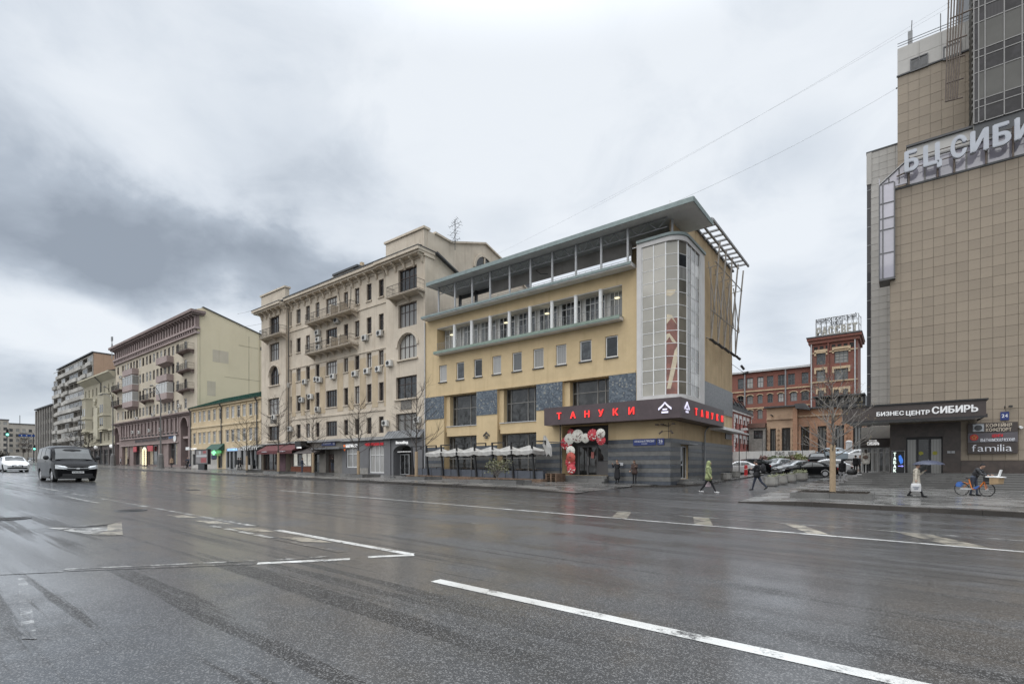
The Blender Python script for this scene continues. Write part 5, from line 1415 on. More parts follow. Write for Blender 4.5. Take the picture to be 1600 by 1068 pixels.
wp(C, 'storey_cornice', MB().box(Cx0 - .2, Cx1 + .1, Y3 - 0.75, Y3 + 0.1, 11.105, 11.35).box(Cx0 - .1, Cx1, Y3 - 0.45, Y3 + .1, 10.85, 11.1), M_MAUVE)
wp(C, 'shop_cornice', MB().box(X(px2(178), Y3), X(px2(715), Y3), Y3 - 0.4, Y3 - .153, 7.35, 7.55).box(X(px2(178), Y3), X(px2(715), Y3), Y3 - 0.3, Y3 - .153, 5.92, 6.1), M_MAUVEL)
for i, (a, b, dk) in enumerate(shops):
    x0, x1 = X(px2(a), Y3), X(px2(b), Y3); gm = (G_SHOP, M_MAUVE, M_LITCOL, G_SHOP, M_MAUVE, G_SHOP)[i]
    if dk:
        wp(C, 'shop_pier', MB().box(x0, x1, Y3 + 0.05, Y3 + 0.3, 1.75, 5.9), gm)
    else:
        n = max(2, round((x1 - x0) / 2.2))
        for k in range(n):
            u0, u1 = x0 + (x1 - x0) * k / n, x0 + (x1 - x0) * (k + 1) / n
            win(C, (u0 + u1) / 2, Y3 + 0.4, 1.8, u1 - u0 - .03, 4.05, M_FRDARK, G_SHOP if (k + i) % 3 else M_LITCOL, nx=1, fw=0.1, transom=0.72, name='shop_window')
for (a, b, m) in ((300, 330, 'red'), (430, 480, 'red2')):
    wp(C, 'shop_board', MB().box(X(px2(a), Y3), X(px2(b), Y3), Y3 - 0.3, Y3 - 0.2, 4.6, 5.7), mat('red_shop_board', (0.33, 0.05, 0.06), 0.5, 0.2, 4, emit=(0.4, 0.04, 0.05), es=0.15))
shop_text(C, 'ЖИВЫЕ ЦВЕТЫ АПТЕКА', 211, 245, 689.5, 686, Y3 - 0.16, mat('dark_shop_letters', (0.09, 0.08, 0.085), 0.5, 0.1), 0.02)
shop_text(C, 'СЫР КОЛБАСА', 246, 262, 686.4, 682.6, Y3 - 0.16, mat('dark_shop_letters', (0.1, 0.1, 0.1)), 0.02)
shop_text(C, 'ВКУС', 264, 272.5, 684.5, 681.2, Y3 - 0.16, mat('blue_shop_letters', (0.1, 0.2, 0.4), 0.5, 0.1), 0.03)
wp(C, 'round_sign', MB().lathe([(0.65, 0), (0.65, -0.1)], 16, (X(275.5, Y3), Y3 - 0.2, 6.75), axis='y'), M_WHITE)
lt = MB()
for k in range(9):
    for px in (225.5, 229.5): lt.ball((X(px, 34.5), 34.3, 1.9 + 0.36 * k), 0.2, n=6, m=4)
lt.ball((X(227.5, 34.5), 34.3, 5.0), 0.6, 0.2, 0.3, 8, 5)
LT = thing('lit_arch', 'arch of warm light bulbs standing at a shop door under the mauve house', 'light arch', (X(227.5, 34.4), 34.4, gz(-125)))
wp(LT, 'bulbs', lt, mat('warm_bulbs', (0.9, 0.8, 0.5), 0.4, 0, emit=(1.0, 0.87, 0.6), es=0.55))
wp(LT, 'frame', MB().box(X(225.5, 34.5) - .1, X(225.5, 34.5) + .1, 34.4, 34.6, 1.5, 5).box(X(229.5, 34.5) - .1, X(229.5, 34.5) + .1, 34.4, 34.6, 1.5, 5), M_BLACK)
def solid_balcony(t, x0, x1, z, glazed=False, m=M_MAUVEL):
    b = MB().box(x0, x1, Y3 - 1.15, Y3 - .003, z - 0.15, z + 0.05); b.box(x0, x1, Y3 - 1.15, Y3 - 1.03, z + .05, z + 1.05); b.box(x0, x0 + 0.12, Y3 - 1.03, Y3 - .003, z + .05, z + 1.05).box(x1 - 0.12, x1, Y3 - 1.03, Y3 - .003, z + .05, z + 1.05)
    b.prism([(Y3 - 1.0, z - .15), (Y3 - .003, z - .15), (Y3 - .003, z - .6)], 'x', x0 + .3, x1 - .3)
    o = wp(t, 'balcony', b, m)
    if glazed:
        g = MB().box(x0 + .03, x1 - .03, Y3 - 1.1, Y3 - .02, z + 1.06, z + 2.9)
        sub(o, 'glazing', g, G_MID); f = MB()
        for k in range(5):
            x = x0 + (x1 - x0) * k / 4; f.box(max(x0, x - 0.05), min(x1, x + 0.05), Y3 - 1.16, Y3 - 1.1, z + 1.06, z + 2.9)
        f.box(x1 - .04, x1 + .02, Y3 - 1.1, Y3 - .02, z + 1.06, z + 1.2).box(x0, x1, Y3 - 1.16, Y3 - .02, z + 2.9, z + 3.0)
        sub(o, 'frame', f, M_FRWHITE)
g0, g1 = X(px2(503), Y3 - 1), X(px2(603), Y3 - 1)
for z, gl_ in ((21.35, 0), (17.9, 0), (14.4, 0)): solid_balcony(C, g0, g1, z, z == 14.4)
h0, h1 = X(px2(192), Y3 - 1), X(px2(283), Y3 - 1)
for z, gl_ in ((21.35, 0), (17.9, 1), (14.4, 1)): solid_balcony(C, h0, h1, z, gl_)
for z in (22.3, 18.8, 15.3): iron_balcony(C, X(px2(685), Y3 - 1), X(px2(793), Y3 - 1), Y3 - 1.1, Y3, z, 1.1, 2, M_MAUVE)
for z in (18.8, 15.3): iron_balcony(C, X(px2(82), Y3 - 1), X(px2(158), Y3 - 1), Y3 - 1.1, Y3, z, 1.1, 2, M_MAUVE)
iron_balcony(C, X(px2(340), Y3 - 1), X(px2(425), Y3 - 1), Y3 - 1.0, Y3, 15.0, 1.1, 2, M_MAUVE)
for c, z in ((637, 18.2), (637, 14.6), (265, 21.8), (180, 21.5), (300, 18), (320, 18), (285, 14.5), (310, 14.3), (725, 12.4), (700, 11.5), (480, 11.6), (455, 8.5), (300, 8.6), (360, 8.4), (560, 8.4), (640, 11.5), (330, 11.5)):
    air_conditioner(C, X(px2(c), Y3), Y3 - (0.15 if z < 11 else 0), z)
mast = thing('roof_mast', 'slender mast with a cluster of aerials on the yellow house roof', 'aerial', (X(175, 38), 38, 28.3))
mm_ = MB().tube((0, 0, 0), (0, 0, 5.5), 0.09, n=6)
lp(mast, 'mast', mm_, M_GREY)
lp(mast, 'aerial', MB().box(-0.35, 0.35, -0.15, 0.15, 4.6, 5.6).box(-0.3, 0.3, -0.1, 0.1, 3.2, 3.8), M_GREY)
# olive house
M_OLIVE = mat('olive_plaster', (0.37, 0.34, 0.26), 0.88, 0.08, 0.4, 0.4)
M_OLIVEL = mat('pale_olive_trim', (0.47, 0.435, 0.335), 0.88, 0.08, 0.6, 0.3)
Ox0, Ox1 = X(131, Y3), Cx0 - 0.15
O = thing('olive_house', 'olive green house with tall oriels and white mouldings beside the mauve trimmed house', 'building', (-160, 36, slope(-160)))
nc = 8; hs = []
colx = [Ox0 + 1.8 + (Ox1 - Ox0 - 3.6) * k / (nc - 1) for k in range(nc)]
for k, x in enumerate(colx):
    for z0, z1 in ((19.3, 21.3), (14.4, 16.6), (11.0, 13.0), (7.7, 9.6)): hs.append((x - 0.6, x + 0.6, z0, z1, 0.25))
wp(O, 'wall', MB().wall(Ox0, Ox1, 6.3, 23.0, Y3, hs).box(Ox0, Ox1, Y3 + .4, Y3 + .45, 6.6, 23), M_OLIVE)
for h in hs: win(O, (h[0] + h[1]) / 2, Y3 + 0.15, h[2], 1.18, h[3] - h[2] - .02, M_OLIVEL, G_DARK, nx=2, fw=0.09, transom=0.7)
wp(O, 'eave', MB().box(Ox0 - .3, Ox1, Y3 - 1.4, Y3 + 1, 23.5, 23.85).prism([(Y3 - 0.02, 22.3), (Y3 - 1.3, 23.5), (Y3 - .02, 23.5)], 'x', Ox0, Ox1), M_OLIVEL)
wp(O, 'roof', MB().prism([(Y3 - 1.4, 23.86), (42, 26), (48, 23.86)], 'x', Ox0 - .3, Ox1), M_ROOFDK)
for (a, b) in ((Ox0 + 3, Ox0 + 8.4), (Ox1 - 8.8, Ox1 - 3.4)):
    orl = MB().prism([(a, Y3), (a + 1.0, Y3 - 1.2), (b - 1.0, Y3 - 1.2), (b, Y3)], 'z', 10.6, 18.4)
    orl.prism([(a, Y3), (a + 1.0, Y3 - 1.2), (b - 1.0, Y3 - 1.2), (b, Y3)], 'z', 18.405, 18.8)
    wp(O, 'oriel', orl, M_OLIVE)
    for z in (10.3, 13.6, 18.8): wp(O, 'oriel_moulding', MB().prism([(a - .2, Y3), (a + .9, Y3 - 1.4), (b - .9, Y3 - 1.4), (b + .2, Y3)], 'z', z, z + 0.28), M_OLIVEL)
    for z in (11.2, 14.4):
        for x in (a + 1.5, b - 2.4):
            wp(O, 'oriel_window', MB().box(x, x + 0.9, Y3 - 1.24, Y3 - 1.205, z, z + 1.9), G_DARK)
for k in range(6):
    x = Ox0 + 2 + (Ox1 - Ox0 - 4) * k / 5
    wp(O, 'stucco_swag', MB().box(x - .9, x + .9, Y3 - 0.3, Y3 - .003, 17.9, 18.5).box(x - .5, x - .2, Y3 - .35, Y3 - .003, 17.0, 17.9).box(x + .2, x + .5, Y3 - .35, Y3 - .003, 17.2, 17.9), M_OLIVEL)
wp(O, 'white_bay', MB().box(X(152, Y3), X(158.5, Y3), Y3 - 0.8, Y3 - .003, 8.2, 16), M_OLIVEL)
wp(O, 'string_course', MB().box(Ox0, Ox1, Y3 - 0.5, Y3 - .003, 10.0, 10.28).box(Ox0, Ox1, Y3 - 0.4, Y3 - .003, 6.6, 7.1), M_OLIVEL)
hs = []
n = 6
for k in range(n): hs.append((Ox0 + 1 + (Ox1 - Ox0 - 2) * k / n + .4, Ox0 + 1 + (Ox1 - Ox0 - 2) * (k + 1) / n - .4, 1.9, 5.6, .4))
wp(O, 'shop_wall', MB().wall(Ox0, Ox1, 1.5, 6.6, Y3 - 0.05, hs), mat('dark_shop_base', (0.10, 0.085, 0.08), 0.7, 0.2, 1))
for h in hs: win(O, (h[0] + h[1]) / 2, Y3 + 0.2, h[2], h[1] - h[0], 3.6, M_FRDARK, G_SHOP, nx=2, fw=0.1, transom=0.7, name='shop_window')
for k in range(2): wp(O, 'lamp', MB().ball((X((149.5, 174)[k], 35.2), 35.2, 6.2), 0.4, n=8, m=5), M_SIGNW)
wp(O, 'downpipe', MB().path([(X(158, Y3), Y3 - 1.3, 23.4), (X(159, Y3), Y3 - .2, 22), (X(159, Y3), Y3 - .2, 2)], .12, 6), M_DGREY)
# grey panel block with balconies
M_PANEL = mat('grey_panel_concrete', (0.28, 0.262, 0.235), 0.9, 0.15, 0.3, 0.5)
M_PANELW = mat('off_white_balcony_panel', (0.40, 0.385, 0.355), 0.85, 0.12, 0.5, 0.4, rnd=0.2)
M_ORANGE = mat('orange_brick_end_wall', (0.40, 0.27, 0.185), 0.9, 0.08, 0.5, 0.3)
Y5 = 38.0
Px0, Px1 = X(84, Y5), X(133.3, Y5)
Px1 = -173.0
G5 = thing('panel_block', 'grey nine-storey panel block full of loggias with an orange end wall', 'building', (-195, 38, slope(-195)))
rows, ncol = 9, 9
def pz(r): return 6.2 + 2.85 * r
wd = (Px1 - 1 - Px0) / ncol
hs = []
for c in range(ncol):
    for r in range(rows):
        if c == 0 and r == 8: continue
        hs.append((Px0 + wd * c + 0.12, Px0 + wd * (c + 1) - 0.12, pz(r) + 1.05, pz(r) + 2.6, 1.1))
wp(G5, 'wall', MB().wall(Px0 + wd, Px1, 5.0, 32.0, Y5, hs).wall(Px0, Px0 + wd, 5.0, 29.2, Y5, hs), M_PANEL)
wp(G5, 'body', MB().box(Px0 + .1, Px1 - .5, Y5 + 1.1, Y5 + 12, 1.5, 31.8), M_PANEL)
wp(G5, 'end_wall', MB().box(Px1 - .45, Px1, Y5 + .05, Y5 + 14, 1.5, 32.3), M_ORANGE)
wp(G5, 'roof_edge', MB().box(Px0 + wd, Px1 + .1, Y5 - .3, Y5 + 14, 32.3, 32.6), M_DGREY)
for i, h in enumerate(hs):
    r_ = random.random(); w = h[1] - h[0]
    b = MB().box(h[0] - .08, h[1] + .08, Y5 - (0.5 if r_ < .6 else .12), Y5 - .003, h[2] - 1.0, h[2] + 0.02)
    o = wp(G5, 'balcony', b, M_PANELW)
    if r_ < 0.55:
        win(G5, (h[0] + h[1]) / 2, Y5 + 0.1, h[2] + .03, w - .04, h[3] - h[2] - .05, M_FRWHITE, G_MID if r_ < .3 else G_DARK, nx=4, fw=0.1, name='loggia_glazing')
    else:
        win(G5, (h[0] + h[1]) / 2 + .3, Y5 + 1.0, h[2] - .1, w * .6, 1.6, M_FRWHITE, G_DARK, nx=2, fw=0.1)
for r in range(rows + 1): wp(G5, 'floor_band', MB().box(Px0 - .05, Px1, Y5 - .06, Y5 - .003, pz(r) - .12, pz(r) + .04), M_PANEL)
wp(G5, 'roof_tank', MB().lathe([(1.2, 0), (1.2, 1.2), (0, 1.3)], 12, (X(155, 41), 42, 32.4)), M_GREY)
hs = [(Px0 + 3 + 5.2 * k, Px0 + 7 + 5.2 * k, 2.2, 4.6, .4) for k in range(8)]
wp(G5, 'ground_floor_wall', MB().wall(Px0, Px1, 1.5, 5.0, Y5 - .1, hs), mat('brown_ground_floor', (0.14, 0.095, 0.075), 0.8, 0.2, 1))
for h in hs: win(G5, (h[0] + h[1]) / 2, Y5 + .2, h[2], 3.9, 2.3, M_FRDARK, G_SHOP, nx=3, fw=.1, name='shop_window')
wp(G5, 'shop_fascia', MB().box(Px0 + 4, Px0 + 18, Y5 - 1.2, Y5 - .15, 5.3, 7.0), M_LGREY)
# houses at the far end
M_FARG = mat('grey_far_house', (0.27, 0.255, 0.235), 0.9, 0.1, 0.2, 0.4)
M_FARP = mat('pale_far_block', (0.42, 0.385, 0.335), 0.9, 0.08, 0.2, 0.3)
Fx0, Fx1 = X(57.5, 38), Px0 - .2
H6 = thing('grey_far_house', 'grey four-storey house with tall window strips beyond the panel block', 'building', (-250, 38, slope(-250)))
hs = []
for k in range(7):
    for r in range(4):
        x = Fx0 + 2.5 + (Fx1 - Fx0 - 5) * k / 6; hs.append((x - 1.6, x + 1.6, 6.5 + 3.6 * r, 8.9 + 3.6 * r, .4))
wp(H6, 'wall', MB().wall(Fx0, Fx1, 2, 21.5, 38, hs).box(Fx0, Fx1, 38.6, 50, 2, 21.4), M_FARG)
for h in hs: win(H6, (h[0] + h[1]) / 2, 38.25, h[2], 3.1, 2.35, M_FRBROWN, G_DARK, nx=3, fw=.14)
for k in range(8):
    x = Fx0 + (Fx1 - Fx0) * k / 7; wp(H6, 'pilaster', MB().box(x - .4, x + .4, 37.6, 37.99, 2, 21.3), M_FARG)
wp(H6, 'roof_edge', MB().box(Fx0 - .3, Fx1, 37.3, 50, 21.5, 21.9), M_ROOFDK)
wp(H6, 'roof_pavilion', MB().box(Fx0 + 1, Fx1 - 1, 42, 50, 21.95, 26.5), M_LGREY)
wp(H6, 'roof_units', MB().box(Fx0 + 8, Fx0 + 14, 42.5, 48, 26.5, 28).box(Fx0 + 18, Fx0 + 20, 42.5, 45, 26.5, 27.6).box(Fx0 + 23, Fx0 + 25, 42.5, 45, 26.5, 27.6), M_DGREY)
def far_block(x, y0, y1, top, label, m, seed):
    rnd = random.Random(seed)
    t = thing('far_block', label, 'building', (x, (y0 + y1) / 2, slope(x)))
    zb_ = slope(x); hs = []
    n = int((y1 - y0) / 2.6); rws = int((top - zb_ - 4) / 3.0)
    for k in range(n):
        for r in range(rws):
            yc = y0 + (y1 - y0) * (k + .5) / n; hs.append((yc - .75, yc + .75, zb_ + 4.6 + 3 * r, zb_ + 6.3 + 3 * r, .3))
    wp(t, 'wall', MB().wall(y0, y1, zb_ - 1, top, x, hs, axis='x', inward=-1).box(x - 12, x - .4, y0, y1, zb_ - 1, top - .1), m)
    pm_ = MB().box(-.2, -.15, -.75, .75, 0, 1.7).mesh('window', G_DARK if seed % 2 else G_MID)
    for h in hs: at(t, 'window', pm_, (x, (h[0] + h[1]) / 2, h[2]))
    bm_ = MB().box(0.01, 1.0, -1.6, 1.6, 0, 1.0).mesh('balcony', M_PANELW)
    for k in range(2, n - 1, 4):
        for r in range(1, rws):
            if rnd.random() < .8: at(t, 'balcony', bm_, (x, y0 + (y1 - y0) * (k + .5) / n, zb_ + 3.9 + 3 * r))
    wp(t, 'roof_edge', MB().box(x - 12.2, x + .3, y0 - .2, y1 + .2, top, top + .5), M_ROOFDK)
    for k in range(4): wp(t, 'roof_mast', MB().tube((x - 3, y0 + (y1 - y0) * (k + .6) / 4.5, top + .4), (x - 3, y0 + (y1 - y0) * (k + .6) / 4.5, top + 3 + rnd.random() * 3), .15, n=4), M_DGREY)
far_block(-395, 22, 49.5, 27.2, 'pale balconied apartment block closing the street behind the traffic light', M_FARP, 1)
far_block(-410, 51, 92, 26.2, 'pale apartment block with window grid half hidden behind the far grey house', M_FARP, 3)
far_block(-380, -30, 20.5, 26, 'pale apartment block at the very edge of the street view', M_FARP, 5)
# business centre on the right
M_TILE = mat('beige_facade_tile', (0.27, 0.222, 0.168), 0.62, 0.06, 1.2, 0.22, rnd=0.07, dirt=(0.80, 0.77, 0.72))
M_TILEJ = mat('tile_joint', (0.225, 0.187, 0.143), 0.9, 0.1)
M_TILEP = mat('pale_facade_tile', (0.42, 0.405, 0.38), 0.6, 0.05, 1.2, 0.18, rnd=0.06)
M_TILEPJ = mat('pale_tile_joint', (0.30, 0.28, 0.26), 0.9, 0.1)
M_BROWNST = mat('brown_polished_stone', (0.062, 0.046, 0.038), 0.35, 0.3, 2.0, 0.1)
M_BROWNCAN = mat('dark_brown_canopy_sheet', (0.052, 0.040, 0.036), 0.45, 0.12, 1.5, 0.1)
M_LETTER = mat('pale_grey_letters', (0.42, 0.44, 0.48), 0.5, 0.05)
M_LETTERW = mat('white_canopy_letters', (0.70, 0.70, 0.70), 0.5, 0.03, emit=(0.8, 0.8, 0.8), es=0.06)
M_SPAND = mat('grey_spandrel_panel', (0.105, 0.102, 0.093), 0.35, 0.1, 0.6, spec=0.25)
M_ALU = mat('aluminium_mullion', (0.20, 0.195, 0.19), 0.4, 0.05, metal=0.3)
M_LOUVRE = mat('olive_louvre', (0.16, 0.155, 0.14), 0.6, 0.15, 3, 0.2)
G_SKY = mat('sky_tinted_band_glass', (0.34, 0.325, 0.37), 0.04, 0.08, 0.5, spec=1.0, rnd=0.14)  # pale lavender sky reflection painted into the glass colour
G_CURT = glass('dark_curtain_wall_glass', (0.016, 0.015, 0.017), (0.05, 0.047, 0.05), 0.25, rough=0.03, ior=1.38)
YA = 47.0
AX0, AX1 = -0.62, 13.6
BC = thing('business_centre', 'tall beige tiled business centre with brown entrance canopy and dark glass tower above', 'building', (4, 47, slope(4)))
PZ = 1.02                                                     # entrance platform
DOORX = (X(1391, YA), X(1501, YA))
wp(BC, 'wall_core', MB().box(AX0 + .02, AX1, YA + .03, 62, 4.62, 22.0).box(DOORX[1], AX1, YA + .03, 62, PZ, 4.615).box(AX0 + .02, DOORX[1] - .003, YA + 2, 62, PZ, 4.615), M_TILEJ)
def tiles(t, name, x0, x1, z0, z1, y, tw, th, m, limit, skip=()):
    nx = max(1, round((x1 - x0) / tw)); nz = max(1, round((z1 - z0) / th)); cell = []
    for i in range(nx):
        for j in range(nz):
            a, b = x0 + (x1 - x0) * i / nx, x0 + (x1 - x0) * (i + 1) / nx; c, d = z0 + (z1 - z0) * j / nz, z0 + (z1 - z0) * (j + 1) / nz
            if any(a + .05 > s[0] and b - .05 < s[1] and c + .05 > s[2] and d - .05 < s[3] for s in skip): continue
            cell.append((a, b, c, d))
    cell.sort(key=lambda q: (q[0] > 6.6, q[2] * 0.0 + abs(q[0])))
    me = None; rest = MB()
    tw_, th_ = (x1 - x0) / nx - .017, (z1 - z0) / nz - .017
    me = MB().box(-tw_ / 2, tw_ / 2, -.035, .035, -th_ / 2, th_ / 2).mesh(name, m)
    for k, (a, b, c, d) in enumerate(cell):
        jy = runi(-.006, .006)
        if k < limit: at(t, name, me, ((a + b) / 2, y + jy, (c + d) / 2))
        else: rest.box(a + .008, b - .008, y - .035 + jy, y + .035, c + .008, d - .008)
    if rest.v: wp(t, name, rest, m, kind='stuff')
skip = [(DOORX[0] - .1, DOORX[1], 0, 4.55), (DOORX[1] - .05, AX1, 0, 1.95)]
tiles(BC, 'wall_tile', AX0, AX1, 1.9, 22.0, YA, 0.62, 0.70, M_TILE, 300, skip)
wp(BC, 'coping', MB().box(AX0 - .05, AX1, YA - .09, YA + .3, 22.005, 22.14), M_DGREY)
wp(BC, 'side_tiles', MB().box(AX0 - .02, AX0 + .015, YA + .04, 52, 1.0, 22.0), M_TILE)
D0, D1 = X(1416, YA), X(1473, YA)
wp(BC, 'portal_stone', MB().wall(DOORX[0], DOORX[1], PZ, 4.6, YA - .08, [(D0, D1, PZ, 3.62)], rec=.35), M_BROWNST)
wp(BC, 'plinth_stone', MB().box(DOORX[1] + .005, AX1, YA - .06, YA + .02, PZ, 1.88), M_BROWNST)
for k in range(9):
    a = DOORX[1] + .02 + k * 1.1
    if a + 1.08 < AX1: wp(BC, 'plinth_slab', MB().box(a, a + 1.085, YA - .085, YA - .061, PZ + .02, 1.86), M_BROWNST)
dr = MB()
xs = [D0, X(1433.5, YA), X(1453, YA), D1]
for x in xs: dr.box(max(D0, x - .07), min(D1, x + .07), YA + .1, YA + .24, PZ, 3.6)
for a, b in zip(xs[:-1], xs[1:]): dr.box(a + .07, b - .07, YA + .1, YA + .24, 3.45, 3.6)
dd = wp(BC, 'entrance_door', dr, M_BLACK)
for a, b in zip(xs[:-1], xs[1:]):
    sub(dd, 'pane', MB().box(a + .06, b - .06, YA + .15, YA + .17, PZ, 3.46), G_DARK)
for x in (X(1439, YA), X(1461, YA)): sub(dd, 'yellow_sticker', MB().lathe([(.14, 0), (.14, -.01)], 14, (x, YA + .145, 2.45), axis='y'), mat('yellow_sticker_film', (.45, .42, .05), .5, 0))
for px in (1482.5, 1489): wp(BC, 'notice_plate', MB().box(X(px, YA) - .09, X(px, YA) + .09, YA - .12, YA - .085, 2.42, 2.58), M_LGREY)
cx0, cx1 = X(1316, 42), X(1541, 42)
can = MB().prism([(42, 4.55), (42, 5.56), (46.95, 5.56), (46.95, 4.78), (42.3, 4.55)], 'x', cx0, cx1)
CAN = wp(BC, 'canopy', can, M_BROWNCAN)
wp(BC, 'canopy_back', MB().box(cx0, AX0 - .05, 46.96, 49.8, 4.8, 5.55), M_BROWNCAN)
wp(BC, 'canopy_edging', MB().box(cx0 - .08, cx1 + .1, 41.9, 47, 5.565, 5.66).box(cx0 - .05, cx1 + .06, 41.92, 41.995, 4.5, 4.6).box(cx1 + .002, cx1 + .06, 41.995, 46.9, 4.6, 4.72), M_BLACK)
wp(BC, 'canopy_soffit', MB().prism([(42.35, 4.52), (46.9, 4.72), (46.9, 4.77), (42.35, 4.545)], 'x', cx0 + .15, cx1 - .1), M_LGREY)
wp(BC, 'soffit_panel', MB().box(cx0 + .15, AX0 - .1, 46.97, 49.7, 4.74, 4.79), M_LGREY)
def canopy_text(s, p0, p1, b0, t0):
    x0, x1 = X(p0, 41.95), X(p1, 41.95); z0, z1 = Z((p0 + p1) / 2, b0, 41.95), Z((p0 + p1) / 2, t0, 41.95)
    k = (x1 - x0)
    full = text_mb(s, z1 - z0, width=k, bold=0.032, ext=0.05, gap=0.07)
    tot = 0; gap = 0.07; adv = []
    for ch in s:
        if ch == ' ': adv.append((ch, tot, 0)); tot += .30; continue
        v, f, a, b = glyph(ch, 0.032, 0.05 / ((z1 - z0) / CAPH)); adv.append((ch, tot, b - a)); tot += (b - a) + gap
    tot -= gap
    for ch, off, w in adv:
        if ch == ' ': continue
        mb = text_mb(ch, z1 - z0, width=w * k / tot, bold=0.032, ext=0.05)
        sub(CAN, 'letter', xf(mb, (x0 + off * k / tot, 41.97, z0)), M_LETTERW)
canopy_text('БИЗНЕС', 1369.5, 1412.5, 648.8, 642.6)
canopy_text('ЦЕНТР', 1415.5, 1453, 647.5, 640.8)
canopy_text('СИБИРЬ', 1456, 1528.5, 644, 633.5)
sx0, sx1 = X(1512, 46.9), X(1590, 46.9)
def strip(pt, pb, m):
    z1, z0 = Z(1512, pt, 46.9), Z(1512, pb, 46.9)
    return wp(BC, 'sign_strip', MB().box(sx0, sx1, 46.78, 46.95, z0 + .01, z1 - .01), m), z0, z1
M_SGREY = mat('grey_mauve_sign', (0.10, 0.09, 0.10), 0.5, 0.1)
s1, za, zb1 = strip(661.3, 676.3, M_BROWNCAN); s2, zc, zd = strip(676.3, 691.5, M_SGREY); s3, ze, zf = strip(691.5, 708.6, M_BROWNCAN)
def stext(o, s, p0, p1, z0, h, m, bold=.02, **kw):
    x0, x1 = X(p0, 46.77), X(p1, 46.77)
    sub(o, 'lettering', xf(text_mb(s, h, width=x1 - x0, bold=bold, ext=.03, **kw), (x0, 46.765, z0)), m)
M_TANL = mat('tan_sign_letters', (0.52, 0.45, 0.36), 0.5, 0)
stext(s1, 'КОФЕЙНЯ', 1540.5, 1581, za + .36, .22, M_TANL); stext(s1, 'КОФЕПОРТ', 1540.5, 1580.5, za + .06, .22, M_TANL)
sub(s1, 'emblem', MB().box(X(1520, 46.77), X(1537.5, 46.77), 46.74, 46.779, za + .08, zb1 - .08), mat('silver_emblem_plate', (0.38, 0.40, 0.42), .4, .3, 8))
sub(s1, 'emblem_globe', MB().lathe([(.2, 0), (.2, -.015)], 18, (X(1528.5, 46.77), 46.735, (za + zb1) / 2), axis='y'), M_DGREY)
sub(s2, 'emblem_disc', MB().lathe([(.22, 0), (.22, -.02)], 18, (X(1522, 46.77), 46.775, (zc + zd) / 2 + .02), axis='y'), mat('red_emblem', (.42, .03, .03), .5, .1))
dm_ = MB()
for k in range(5):
    a = 2 * math.pi * k / 5 + .3; dm_.lathe([(.045, 0), (.045, -.01)], 8, (X(1522, 46.77) + .1 * math.cos(a), 46.752, (zc + zd) / 2 + .02 + .1 * math.sin(a)), axis='y')
sub(s2, 'emblem_flower', dm_, mat('ochre_emblem', (.45, .25, .05), .5, 0))
stext(s2, 'ЦЕНГИ', 1550, 1567, zc + .36, .18, M_SIGNR, .03); stext(s2, 'ВЬЕТНАМСКАЯ КУХНЯ', 1532, 1585.5, zc + .06, .2, M_PLATEW)
stext(s3, 'familia', 1518.5, 1581.5, ze + .15, .50, M_PLATEW, -.008)
plate(BC, 1563, 1576.5, 643, 656, YA - .05, [('24', .42, .32, .7)])
wp(BC, 'plate_lamp', MB().tube((X(1570, 46.9), 46.9, Z(1570, 638, 46.9)), (X(1570, 46.5), 46.5, Z(1570, 634, 46.5)), .03, n=5).box(X(1576, 46.7), X(1582, 46.7), 46.6, 46.8, Z(1579, 636, 46.7), Z(1579, 633, 46.7)), M_IRON)
wp(BC, 'security_camera', MB().tube((X(1594, 46.9), 46.9, 4.1), (X(1596, 46.6), 46.6, 4.05), .09, n=8), M_WHITE)
for k in range(7):
    y0 = 42.5 + .36 * k; x0 = -3.75 + .25 * k
    z1 = 0.02 + (PZ - .02) * (k + 1) / 7
    wp(BC, 'step', MB().box(x0, 18, y0, y0 + .42 if k < 6 else 56, (PZ - .02) * k / 7 - .15, z1).box(x0 - .02, 18, y0 - .03, y0 - .001, z1 - .05, z1 - .002), M_STEP)
YC = 49.0
wp(BC, 'upper_core', MB().box(-.16, 14, YC + .03, 62, 20, Z(1402, 78, YC)), M_TILEJ)
zc1, zc2 = Z(1402, 122, YC), Z(1402, 78, YC)
tiles(BC, 'upper_tile', -.2, 5.0, 21.4, zc1, YC, .62, .70, M_TILE, 90)
wp(BC, 'upper_side', MB().box(-.2, -.165, YC + .04, 56, 20, zc2), M_TILE)
tiles(BC, 'attic_tile', -.2, 5.0, zc1 + .12, zc2, YC - .06, 1.25, 1.2, M_TILEP, 40, [])
wp(BC, 'attic_band', MB().box(-.26, 5, YC - .12, YC, zc1 + .01, zc1 + .11), M_DGREY)
wp(BC, 'roof_rail', MB().tube((-.2, YC - .1, zc2 + .35), (5, YC - .1, zc2 + .35), .025, n=5).tube((-.2, YC - .1, zc2 + .15), (5, YC - .1, zc2 + .15), .022, n=5), M_DGREY)
for (a, b, c, d) in ((1422, 1450, 115, 87), (1473.5, 1502, 97, 68)):
    xm0, xm1 = X(a, YC), X(b, YC)
    z0 = Z(a, c, YC); z1 = Z(a, d + 8, YC)
    win(BC, (xm0 + xm1) / 2, YC - .1, z0, xm1 - xm0, z1 - z0, M_FRDARK, G_MID, nx=2, fw=.07)
wp(BC, 'roof_antenna', MB().box(X(1418.5, YC), X(1426, YC), 49.2, 49.6, zc2, zc2 + 1.2).tube((X(1423, 49), 49.3, zc2), (X(1425, 49), 49.3, zc2 + 2), .03, n=4), M_GREY)
wp(BC, 'roof_mast', MB().tube((X(1470, 49), 49.3, zc2), (X(1470, 49), 49.3, zc2 + 1.6), .03, n=4), M_GREY)
TX0 = X(1521.5, YA)
tz0 = Z(1522, 194, YA); tzs = []
